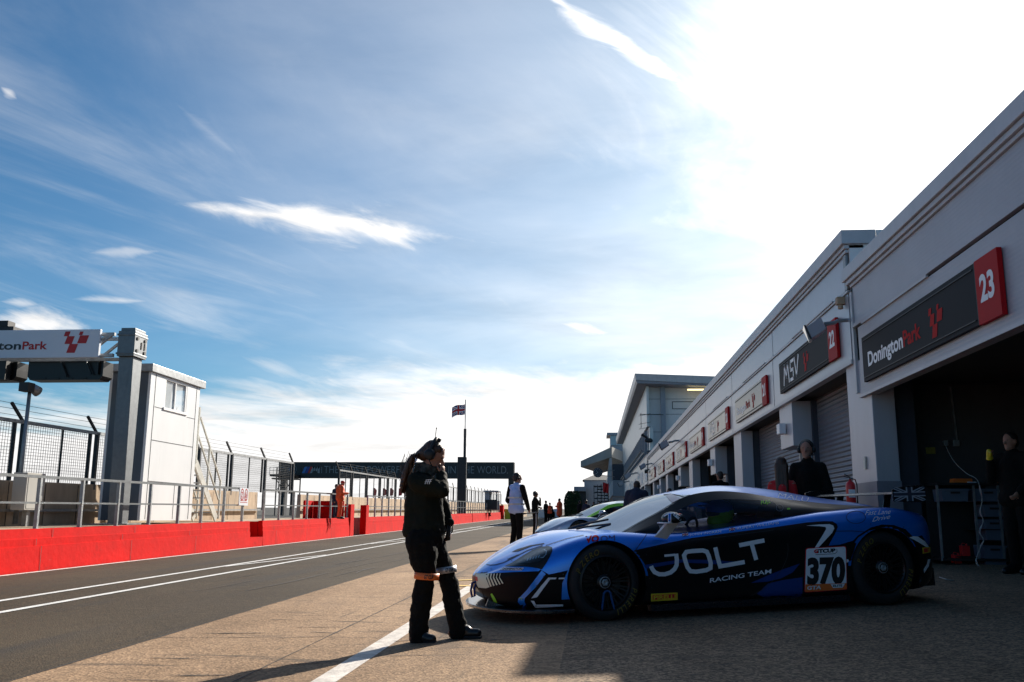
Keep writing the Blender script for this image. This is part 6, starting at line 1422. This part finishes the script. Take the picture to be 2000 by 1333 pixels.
bp = [('e', hh(0, 0, .02), (.085, .068, .095), faceR), ('e', hh(.022, 0, -.04), (.062, .052, .062), faceR), Cc(hh(.078, 0, .012), hh(.103, 0, -.016), .008, .012), Cc(hh(.074, -.014, -.044), hh(.074, .014, -.044), .011, .011), Cc(hh(.074, -.012, -.058), hh(.074, .012, -.058), .010, .010),
      Cc(hh(.062, 0, -.082), hh(.05, 0, -.09), .018, .016), Cc(hh(.072, -.03, .028), hh(.072, .03, .028), .014, .014), ('e', hh(-.005, -.07, .0), (.02, .010, .03), faceR), ('e', hh(-.005, .07, .0), (.02, .010, .03), faceR),
      Cc(hd, q_(829, 925), .045, .055), Cc(q_(829, 925), q_(824, 965), .06, .10), Cc(q_(824, 965), q_(829, 1050), .10, .11), Cc(sN, sF, .045, .045), Cc(sN, eN, .045, .036), Cc(eN, wN, .036, .024), Cc(sF, eF, .045, .036), Cc(eF, wF, .036, .024),
      Cc(hipN, kN, .08, .052), Cc(kN, aN, .05, .034), Cc(hipF, kF, .08, .052), Cc(kF, aF, .05, .034), Cc(aN, tN, .028, .018), Cc(aF, tF, .028, .018)]
hand(bp, wN, (hh(.10, 0, -.065) - wN) + Vector((.02, 0, .02)), (1, -.4, .2), .92, 1.0)
hand(bp, wF, (0, 0, -1), (1, 0, 0), .92, 1.2)
wblob('body', bp, MT['skin'], .0065, 1)
b = MB()
for s in (-1, 1): b.ell(hh(.077, s * .03, .018), (.007, .013, .0045), 8, 6)
setp(b.build('eye', MT['black'], None, smooth=True), tw_)
# hair drawn back, ponytail falling down her back
hp = [('e', hh(-.022, 0, .038), (.090, .076, .083), faceR), ('e', hh(-.05, 0, -.005), (.055, .07, .07), faceR), Cc(hh(.03, -.045, .075), hh(-.07, -.03, .03), .03, .03), Cc(hh(.03, .045, .075), hh(-.07, .03, .03), .03, .03), Cc(hh(-.05, 0, .03), q_(818, 889), .065, .034), Cc(hh(-.03, 0, .05), hh(-.07, 0, -.02), .075, .06)]
wblob('hair', hp, MT['hair_brown'], .008, 1, .006, .02)
pt = [(817, 889, .028), (810, 893, .040), (803, 906, .047), (797, 922, .050), (793, 938, .046), (790, 952, .034), (788, 963, .016)]
pp = []
for k in range(7):
    o = (k - 3) * .013
    ps = [(q_(a + random.uniform(-1.2, 1.2), c, -.02 + o * (1.5 if i else .5)), r * .55) for i, (a, c, r) in enumerate(pt)]
    for (a, ra), (c, rc) in zip(ps, ps[1:]): pp.append(Cc(a, c, ra, rc))
wblob('ponytail', pp, MT['hair_brown'], .008, 1, .014, .02)
b = MB()
for k in range(70):
    x, y = random.uniform(785, 806), random.uniform(900, 952); b.tube([q_(x + 6, y - 20, random.uniform(-.06, .04)), q_(x + random.uniform(-5, 1), y, random.uniform(-.07, .05)), q_(x + random.uniform(-9, 0), y + random.uniform(8, 20), random.uniform(-.08, .06))], .0015, 3, cap=False)
setp(b.build('stray_hair', MT['hair_brown'], None), tw_)
jk = [Cc(q_(826, 934), q_(824, 962), .085, .130), Cc(q_(824, 962), q_(827, 1000), .135, .135), Cc(q_(827, 1000), q_(829, 1036), .135, .148), Cc(sN + Vector((.01, .04, 0)), sF - Vector((-.01, .04, 0)),   .07, .07),
      Cc(q_(814, 960, -.04), q_(809, 1037, -.03), .085, .088), Cc(q_(847, 965, .0), q_(851, 1037, .02), .07, .076), Cc(q_(809, 1037, .05), q_(851, 1037, .06), .088, .076),
      Cc(sN, sN.lerp(eN, .5), .075, .080), Cc(sN.lerp(eN, .5), eN, .080, .060), Cc(eN, wN, .060, .042), Cc(sF, eF, .075, .060), Cc(eF, wF, .056, .040)]
wblob('jacket', jk, MT['cloth_olive'], .011, 2, .022, .07)
wblob('neck_scarf', [Cc(q_(826, 920), q_(833, 917), .075, .07), Cc(q_(838, 922), q_(846, 917), .055, .045)], mat('patterned_scarf', (.06, .055, .045), .8, var=.95, vscale=26, bump=.5), .009, 1, .02, .03)
tr = [Cc(q_(828, 1046, 0), hipN, .145, .13), Cc(q_(832, 1046, 0), hipF, .145, .12), Cc(hipN, hipN.lerp(kN, .5), .125, .112), Cc(hipN.lerp(kN, .5), kN, .112, 0.076), Cc(hipF, kF, .118, 0.073),
      Cc(kN, q_(830, 1150, -0.074), 0.074, 0.082), Cc(q_(830, 1150, -0.074), q_(824, 1190, -.07), 0.082, 0.080), Cc(q_(824, 1190, -.07), aN, 0.078, 0.077), Cc(aN, q_(819, 1244, -.06), 0.077, 0.074),
      Cc(kF, q_(874, 1150, .12), 0.071, 0.076), Cc(q_(874, 1150, .12), q_(881, 1190, .13), 0.076, 0.074), Cc(q_(881, 1190, .13), aF, 0.073, 0.076), Cc(aF, q_(889, 1238, .13), 0.076, 0.074)]
wblob('trousers', tr, MT['cloth_black'], .011, 2, .028, .06)
wblob('boots', [Cc(q_(812, 1245, -.07), q_(847, 1246, -.08), .042, .036), Cc(aN, q_(832, 1243, -.075), .05, .045), Cc(q_(880, 1241, .13), q_(928, 1241, .14), .042, .036), Cc(aF, q_(906, 1236, .14), .05, .045)], MT['boot'], .009, 1)
b = MB(); b.box((q_(806, 1251).x, Y0 - .11, q_(806, 1253).z - .0), (q_(854, 1251).x, Y0 - .02, q_(806, 1248).z)); b.box((q_(875, 1249).x, Y0 + .09, q_(875, 1250).z), (q_(937, 1249).x, Y0 + .18, q_(875, 1245.5).z)); setp(b.build('boot_sole', MT['rubber'], None, bevel=.008), tw_)
# reflective bands just below the knees
def band(p, r, tilt, m, txt, off, col):
    t_ = Matrix.Rotation(tilt, 3, 'Y'); o = MB(); n = 28; vs = []
    for j in range(2):
        for i in range(n): a = 2 * pi * i / n; vs.append(p + t_ @ Vector((r * cos(a), r * 1.02 * sin(a), (-.026, .026)[j])))
    o.add(vs, [(i, (i + 1) % n, (i + 1) % n + n, i + n) for i in range(n)]); ob = setp(o.build('knee_band', MT[m], None, smooth=True), tw_)
    s_ = ob.modifiers.new('s', 'SOLIDIFY'); s_.thickness = .008; s_.offset = 1
    tb = MB(); L = .06; vs, fs = text_mesh(txt, .04, .2); w = max(v[0] for v in vs)
    tb.add([p + t_ @ Vector(((r + .009) * sin((v[0] / w - .5) * .75 + off), -(r * 1.02 + .009) * cos((v[0] / w - .5) * .75 + off), -.015 + v[1] * .028)) for v in vs], fs); setp(tb.build('lettering', MT[col], None, fix=False), tw_)
band(q_(837, 1124, -.08), .092, rad(4), 'orange_vinyl', 'GT CUP', .35, 'ink')
band(q_(866, 1115, .11), .083, rad(-8), 'band_silver', 'GT CUP', .5, 'ink')
# headphones with aerial
b = MB(); n = 14
b.tube([hh(-.02 - .02 * sin(pi * i / n), .088 * cos(pi * i / n), .02 + .118 * sin(pi * i / n)) for i in range(n + 1)], .016, 8)
for s in (-1, 1): b.lathe([(0, -.03), (.036, -.03), (.046, -.015), (.046, .015), (.036, .03), (0, .03)], 20, c=tuple(hh(-.015, s * .088, -.0)))
b.tube([hh(-.02, 0, .115), hh(-.02, 0, .15)], .02, 8)
b.tube([hh(.02, -.05, .10), q_(850, 855), q_(852.5, 837)], .003, 5); b.ell(q_(852.5, 837), (.005, .005, .008), 8, 6)
b.tube([hh(-.01, -.11, -.03), hh(.05, -.10, -.075), hh(.088, -.04, -.062)], .005, 6); b.ell(hh(.092, -.03, -.06), (.012, .012, .010), 8, 6)
setp(b.build('headset', MT['black'], None, smooth=True), tw_)
# badge and back logo
b = MB(); c = q_(845, 944, -.222)
for k in range(3): b.bar(c + Vector((-.022 + .016 * k, 0, -.016)), c + Vector((-.012 + .016 * k, 0, .016)), .0045, .004)
b.bar(c + Vector((-.024, 0, .0)), c + Vector((.028, 0, .006)), .004, .004); b.bar(c + Vector((-.018, 0, .016)), c + Vector((.03, 0, .020)), .004, .004); setp(b.build('sleeve_badge', MT['white_vinyl'], None), tw_)
# handheld microphone at the hip
t = thing('handheld_microphone', 'black round-headed microphone hanging at the hip of the woman with the ponytail', 'microphone', tuple(q_(874, 1030, .13)))
b = MB(); b.ell(q_(876.5, 1021, .10), (.03, .03, .032), 14, 10); setp(b.build('wind_cap', MT['cloth_black'], None, smooth=True), t)
b = MB(); b.tube([q_(875, 1024, .10), q_(871, 1046, .12), q_(869, 1055, .13)], [.016, .02, .024], 10); setp(b.build('handle', MT['black'], None, smooth=True), t)

# ---------------------------------------------------------------- hi-vis vest man, seen from behind, looking right
g, h = stand(1008, 1074, 925)
fa = rad(60)   # facing away and a little right
vt, P, S, H_ = figure('man in pale blue reflective vest seen from behind, holding a thin rod at his side', tuple(g), rad(52), h, dict(el=(-.02, .26, 1.13), er=(.02, -.28, 1.14), wr=(.16, -.24, .93), wl=(.10, .20, .96), kl=(.03, .08, .5), kr=(.02, -.10, .5), hea=(.03, 0, 1.635)),
                       .016, 'cloth_blue', 'cloth_black', 'hair_dark', 1.06, sleeves='cloth_black', headset=True, disp=.012, head_yaw=rad(-30))
b = MB()
for z in (1.02, 1.17):
    n = 30; vs = []
    for j in (0, 1):
        for i in range(n): a = 2 * pi * i / n; vs.append(Vector((.168 * cos(a), .222 * sin(a), z + .035 * j)) * S)
    b.add(vs, [(i, (i + 1) % n, (i + 1) % n + n, i + n) for i in range(n)])
o = b.build('reflective_band', MT['band_silver'], vt, smooth=True)
b = MB(); put_text(b, 'OFFICIAL', (-.172 * S, .13 * S, 1.33 * S), (0, -1, 0), (0, 0, 1), (-1, 0, 0), .035, .24, bold=.02, mi=0); b.build('lettering', MT['ink'], vt, fix=False) if False else None
q = atY(1022, 1004, g.y - .25); q2 = atY(1052, 1001, g.y - .1); t = thing('measuring_rod', 'thin pale rod held out level by the man in the reflective vest', 'rod', tuple(q)); b = MB(); b.tube([q, q2], .014, 8); setp(b.build('rod_shaft', MT['galv'], None), t)
b = MB(); b.tube([q + Vector((-.02, 0, 0)), q.lerp(q2, .15)], .02, 8); setp(b.build('handle', MT['black'], None), t)
# ---------------------------------------------------------------- man with headset in black, white side piping, facing right
g, h = stand(1045, 1046, 960)
t2, P, S, _ = figure('man in black team kit with white side stripe, hand raised to his headset microphone', tuple(g), rad(15), h, dict(er=(.16, -.22, 1.20), wr=(.20, -.06, 1.42), wl=(.22, .20, 1.10), el=(.02, .25, 1.14)), .022, 'cloth_black', 'cloth_black', 'hair_dark', 1.0, headset=True)
b = MB(); b.tube([P['hr'] + Vector((0, -.10, .05)), P['kr'] + Vector((-.01, -.085, 0)), P['ar'] + Vector((0, -.07, .05))], .012, 5); b.tube([P['sr'] + Vector((.04, -.05, .03)), P['che'] + Vector((.10, -.14, 0)), P['wai'] + Vector((.08, -.15, 0))], .01, 5); b.build('side_piping', MT['white_vinyl'], t2)
# ---------------------------------------------------------------- small figures down the pit lane
g, h = stand(1066, 1022, 978); figure('small figure in dark kit left of the orange backed one, arm reaching out', tuple(g), rad(-30), h, dict(wl=(.35, .12, 1.15), el=(.14, .22, 1.15)), .035)
g, h = stand(1074, 1024, 982); figure('small figure seen from behind wearing an orange vest', tuple(g), rad(80), h, None, .035, jacket='orange', sleeves='cloth_black')
g, h = stand(1093, 1020, 974); figure('marshal in a long orange-red coat holding papers left of the bush', tuple(g), rad(180), h, dict(wl=(.25, .1, 1.15), wr=(.25, -.1, 1.15), el=(.05, .24, 1.1), er=(.05, -.24, 1.1)), .03, jacket='orange', fat=1.5, coat=.75, hair='hair_dark')
q = atY(1085, 997, g.y - .2); t = thing('paper_sheet', 'small pale paper sheet in the hands of the marshal in the long coat', 'paper', tuple(q)); b = MB(); b.hexa([q + Vector(v) for v in ((-.15, -.05, -.1), (.12, -.05, -.12), (.12, .0, -.12), (-.15, 0, -.1))], [q + Vector(v) for v in ((-.15, .05, .1), (.12, .05, .12), (.12, .07, .12), (-.15, .07, .1))]); setp(b.build('sheet', MT['white_vinyl'], None), t)
for k, (px, py, y, lb, jm) in enumerate(((1132, 978, 60, 'dark figure just right of the clipped bush, turned away', 'cloth_black'), (1145, 982, 52, 'dark stooping figure behind the silver car windscreen', 'cloth_navy'), (1160, 984, 66, 'dark figure under the scaffold stair tower', 'cloth_black'),
                                         (1172, 983, 70, 'figure in a red top under the scaffold stair tower', 'cloth_red'), (1192, 983, 62, 'dark figure at the foot of the far bay', 'cloth_black'), (1198, 981, 74, 'figure in an orange top beside the farthest garages', 'orange'))):
    g, h = stand(px, 0, py, y=y); figure(lb, tuple(g), rad(40 + 50 * k), max(1.5, min(1.85, h)), None, .04, jacket=jm)
# man in dark coat between the two cars
g, h = stand(1244, 0, 938, y=20.5); figure('broad man in a dark navy coat seen from behind between the two cars', tuple(g), rad(75), max(1.6, h), dict(hea=(.07, 0, 1.60)), .022, 'cloth_navy', 'cloth_black', 'hair_dark', 1.42, disp=.012)
# two behind the blue car
yA = 12.7; g, h = stand(1583, 0, 860, y=yA); figure('bearded man in black polo with headphones standing behind the roof of the blue car', tuple(g), rad(-112), h, dict(sl=(0, .16, 1.40), sr=(0, -.16, 1.40), el=(.02, .24, 1.12), er=(.04, -.23, 1.13), wl=(.16, .16, .95), wr=(.18, -.10, 1.02), hea=(.04, 0, 1.62)), .016, 'cloth_black', 'cloth_black', 'hair_dark', 1.0, headset=True, disp=.008)
g, h = stand(1530, 0, 893, y=12.4); figure('long haired woman in red seen from behind, next to the man with headphones', tuple(g), rad(80), h, dict(sl=(0, .14, 1.36), sr=(0, -.14, 1.36), el=(.02, .19, 1.10), er=(.02, -.19, 1.10), wl=(.14, .17, .92), wr=(.14, -.17, .92)), .018, 'cloth_red', 'cloth_black', 'hair_brown', .82, long_hair=True)
# heads seen deeper along the garages
g, h = stand(1409, 0, 921, y=27.0); figure('dark figure standing before the second shutter past garage 22', tuple(g), rad(120), max(1.6, h), None, .03)
g, h = stand(1309, 0, 954, y=41.0); figure('bare headed figure far along the garages, only the head showing above the windscreen', tuple(g), rad(160), max(1.55, h), None, .035)
# marshals behind the railing
for (px, top, y, rz, lb, jm, tm, hm, ps) in ((663, 938, 31.9, 35, 'marshal in bright orange overalls and cap bending over the red kiosk wall', 'orange', 'orange', 'sign_face_red', dict(wr=(.30, -.15, 1.15), wl=(.3, .15, 1.15), hea=(.10, 0, 1.60))), (655, 946, 33.3, -20, 'dark clad marshal half hidden by the one in orange overalls', 'cloth_navy', 'cloth_navy', None, {})):
    q = atY(px, 1000, y); z0 = .95; q = Vector((q.x, y, z0)); hh_ = atY(px, top, y).z - z0; figure(lb, tuple(q), rad(rz), hh_, ps, .025, jm, tm, hatm=hm, fat=1.35, disp=.015)
q = atY(955, 978, 81); figure('dark hooded marshal sitting inside the small far lookout booth', (q.x, 81.2, q.z - 1.35), rad(-60), 1.7, None, .04, jacket='cloth_black', fat=1.2)
q = atY(3, 945, 15.0); 
# mechanic at the right edge
YM = 13.2; q = atY(1988, 1000, YM); g0 = G(q.x, YM)
mt_, P, S, _ = figure('mechanic in black team jacket with yellow gloves at the right edge inside the garage', (q.x, YM, g0), rad(-150), atY(1985, 845, YM).z - g0, dict(el=(.05, .27, 1.16), er=(.12, -.24, 1.16), wr=(.22, -.16, 1.40), wl=(.2, .2, 1.0)), .018, 'cloth_black', 'cloth_black', fat=1.15)
o = blob('glove', [('c', P['wr'] + (P['wr'] - P['er']).normalized() * .02, P['wr'] + (P['wr'] - P['er']).normalized() * .13, .045, .035), ('c', P['wr'] + Vector((.03, .03, .03)), P['wr'] + Vector((.06, .07, .09)), .02, .015)], MT['yellow'], mt_, .01, 1)
# driver in the car: local car coordinates
dt = bpy.data.objects.new('person', None); COL.objects.link(dt); dt.matrix_basis = CARM; tag(dt, 'racing driver in a lime and blue helmet seated in the blue car', 'person')
V_ = Vector; hc = V_((-1.47, .37, .90))
blob('body', [('c', hc, V_((-1.62, .37, .72)), .06, .07), ('e', hc, (.10, .08, .11)), ('c', V_((-1.62, .37, .70)), V_((-1.58, .37, .45)), .12, .13), ('c', V_((-1.62, .18, .68)), V_((-1.62, .56, .68)), .06, .06), ('c', V_((-1.6, .56, .68)), V_((-1.35, .58, .55)), .05, .04), ('c', V_((-1.35, .58, .55)), V_((-1.14, .5, .72)), .04, .035),
              ('c', V_((-1.6, .18, .68)), V_((-1.35, .16, .55)), .05, .04), ('c', V_((-1.35, .16, .55)), V_((-1.14, .24, .72)), .04, .035), ('c', V_((-1.5, .30, .45)), V_((-1.0, .30, .55)), .08, .06), ('c', V_((-1.5, .44, .45)), V_((-1.0, .44, .55)), .08, .06)], MT['cloth_black'], dt, .014, 1)
blob('helmet', [('e', hc + V_((0, 0, .02)), (.14, .115, .13)), ('e', hc + V_((.05, 0, -.06)), (.10, .09, .08))], MT['lime'], dt, .01, 1)
b = MB(); b.ell(hc + V_((.01, 0, .055)), (.142, .118, .10), 20, 12); b.build('helmet_top', MT['blue_vinyl'], dt, smooth=True)
b = MB(); b.ell(hc + V_((.045, 0, .015)), (.112, .105, .045), 20, 10); b.build('visor', MT['gloss_black'], dt, smooth=True)
b = MB(); b.hexa([hc + V_(v) for v in ((.10, -.06, .08), (.22, -.05, .09), (.22, .05, .09), (.10, .06, .08))], [hc + V_(v) for v in ((.10, -.06, .10), (.22, -.05, .105), (.22, .05, .105), (.10, .06, .10))]); b.build('helmet_peak', MT['blue_vinyl'], dt)
b = MB()
for s in (-1, 1): b.tube([(-1.85, .37 + s * .07, .72), (-1.62, .37 + s * .09, .80), (-1.50, .37 + s * .10, .66)], .03, 8)
b.build('shoulder_belt', MT['lime'], dt)

# ================================================================ inside garage 23
YW = AB - .06
def onwall(px, py): return atY(px, py, YW - .02)
def wallbox(name, label, cat, a, c, m, d=.04, group=None):
    p, q = onwall(*a), onwall(*c); t = thing(name, label, cat, tuple(p), group=group); b = MB(); b.box((p.x, YW - d - .005, q.z), (q.x, YW - .005, p.z)); setp(b.build(name + '_body', m, None, bevel=.006), t); return t, p, q
t, p, q = wallbox('wall_socket', 'pale double wall socket below the vertical conduit in the garage', 'socket', (1861, 860), (1874, 872), MT['galv_dull'])
b = MB(); b.bar((p.x + .06, YW - .03, p.z), (p.x + .03, YW - .03, 3.3), .025, .025); setp(b.build('conduit', MT['galv_dull'], None), t)
t, p, q = wallbox('wall_socket', 'round industrial socket with the white cable plugged in', 'socket', (1841, 861), (1850, 871), MT['galv_dull'], .08)
wallbox('warning_sign', 'small yellow warning plate left of the garage sockets', 'sign', (1808, 874), (1828, 887), mat('old_yellow', (.25, .19, .02), .6), .01)
# white cable
cp = [(1846, 869), (1853, 884), (1866, 905), (1888, 925), (1906, 935), (1914, 952), (1918, 975), (1915, 1000), (1920, 1018), (1914, 1040), (1921, 1056), (1915, 1070), (1907, 1095), (1920, 1118), (1921, 1128), (1912, 1134), (1885, 1130), (1860, 1136), (1830, 1128)]
t = thing('power_cable', 'thin white power cable twisting down from the socket to the garage floor', 'cable', tuple(onwall(1846, 869)))
cps = []
for i, (x, y) in enumerate(cp):
    yy = YW - .15 - 1.3 * min(1, i / 5); p = atY(x, y, yy); 
    if i > 16: p = gnd(x, y) + Vector((0, 0, .012))
    cps.append(p)
b = MB(); sm = []
for i in range(len(cps) - 1):
    for k in range(4): sm.append(curve_at([tuple(c) for c in cps], i + k / 4))
b.tube(sm, .0055, 6); b.tube([p + Vector((.012 * sin(i * .9), .01, 0)) for i, p in enumerate(sm[16:52])], .005, 6); setp(b.build('cord', mat('white_cable', (.5, .5, .48), .5), None, smooth=True), t)
# storage rack with crates
YR = 15.2
ra, rb = atY(1829, 943, YR), atY(1968, 1118, YR); xm = atY(1905, 1000, YR).x; zfl = G(5, YR)
t = thing('storage_rack', 'dark wheeled storage rack against the garage wall holding grey crates', 'rack', (ra.x, YR, zfl))
b = MB(); b.box((ra.x, YR - .02, ra.z - .04), (rb.x, YR + .55, ra.z)); setp(b.build('worktop', MT['black'], None), t)
for x in (ra.x, xm, rb.x - .03): 
    b = MB(); b.bar((x, YR, zfl + .08), (x, YR, ra.z - .04), .03, .03); setp(b.build('upright', MT['galv_dull'], None), t)
b = MB(); b.box((ra.x, YR - .02, zfl + .08), (rb.x, YR + .55, zfl + .12)); b.box((xm, YR, zfl + .55), (rb.x, YR + .55, zfl + .57)); b.box((ra.x, YR + .54, zfl + .1), (rb.x, YR + .56, ra.z)); setp(b.build('shelf', MT['black'], None), t)
def crate(a, c, label, yy=YR + .01):
    p, q = atY(*a, yy), atY(*c, yy); t = thing('storage_crate', label, 'crate', (p.x, yy, q.z), group='grey storage crates on the rack'); b = MB()
    b.hexa([(p.x + .015, yy, q.z), (q.x - .015, yy, q.z), (q.x - .015, yy + .38, q.z), (p.x + .015, yy + .38, q.z)], [(p.x, yy - .01, p.z), (q.x, yy - .01, p.z), (q.x, yy + .39, p.z), (p.x, yy + .39, p.z)]); setp(b.build('crate_body', MT['crate'], None, bevel=.006), t)
    b = MB(); b.box((p.x - .01, yy - .022, p.z - .03), (q.x + .01, yy - .002, p.z)); b.box(((p.x + q.x) / 2 - .07, yy - .02, p.z - .075), ((p.x + q.x) / 2 + .07, yy - .004, p.z - .045), 1); setp(b.build('rim', [MT['crate'], MT['black']], None), t)
crate((1838, 955), (1893, 980), 'grey crate at the top left of the garage rack'); crate((1902, 955), (1958, 980), 'grey crate at the top right of the garage rack'); crate((1920, 986), (1964, 1010), 'grey crate second from the top right of the rack'); crate((1922, 1015), (1964, 1056), 'grey crate third down on the right side of the rack'); crate((1920, 1066), (1968, 1105), 'deep grey crate at the bottom right of the rack')
for (x, y, nm, lb, m, s) in ((1858, 936, 'drill_case', 'orange tool case on the rack worktop', 'orange_vinyl', (.3, .2, .07)), (1884, 940, 'paper_pad', 'pale paper pad on the rack worktop', 'white_vinyl', (.16, .12, .02)), (1952, 934, 'drink_can', 'orange-red can at the right end of the rack worktop', 'orange_vinyl', (.07, .07, .09)), (1928, 930, 'spray_can', 'dark spray can standing on the rack worktop', 'dark_steel', (.06, .06, .16))):
    p = atY(x, y, YR + .2); t = thing(nm, lb, nm.split('_')[-1], (p.x, YR + .2, ra.z)); b = MB()
    if 'can' in nm: b.lathe([(0, 0), (s[0] / 2, 0), (s[0] / 2, s[2] * .9), (s[0] / 2 - .008, s[2]), (0, s[2])], 18, axis='z', c=(p.x, YR + .2, ra.z + .001))
    else: b.hexa([(p.x, YR + .1, ra.z + .001), (p.x + s[0], YR + .12, ra.z + .001), (p.x + s[0], YR + .1 + s[1], ra.z + .001), (p.x, YR + .1 + s[1], ra.z + .001)], [(p.x + .01, YR + .11, ra.z + s[2]), (p.x + s[0] - .01, YR + .13, ra.z + s[2]), (p.x + s[0] - .01, YR + .09 + s[1], ra.z + s[2]), (p.x + .01, YR + .09 + s[1], ra.z + s[2])])
    setp(b.build(nm + '_body', MT[m], None, bevel=.004), t)
for (x, y, lb, s) in ((1884, 1066, 'red oil can on the left side of the rack', .16), (1868, 1084, 'small red can low on the left side of the rack', .13)):
    p = atY(x, y, YR + .15); t = thing('oil_can', lb, 'can', (p.x, YR + .15, p.z - s)); b = MB(); b.box((p.x - .06, YR + .1, p.z - s), (p.x + .06, YR + .22, p.z)); b.tube([(p.x + .03, YR + .16, p.z), (p.x + .03, YR + .16, p.z + .03)], .015, 8); b.tube([(p.x - .05, YR + .16, p.z), (p.x - .03, YR + .16, p.z + .035), (p.x + .01, YR + .16, p.z + .03)], .008, 6); setp(b.build('can_body', MT['red_vinyl'], None, bevel=.01), t)
    b = MB(); b.box((p.x - .15, YR + .05, p.z - s - .02), (p.x + .15, YR + .4, p.z - s - .005)); setp(b.build('tray', MT['black'], None), bpy.data.objects['storage_rack'])
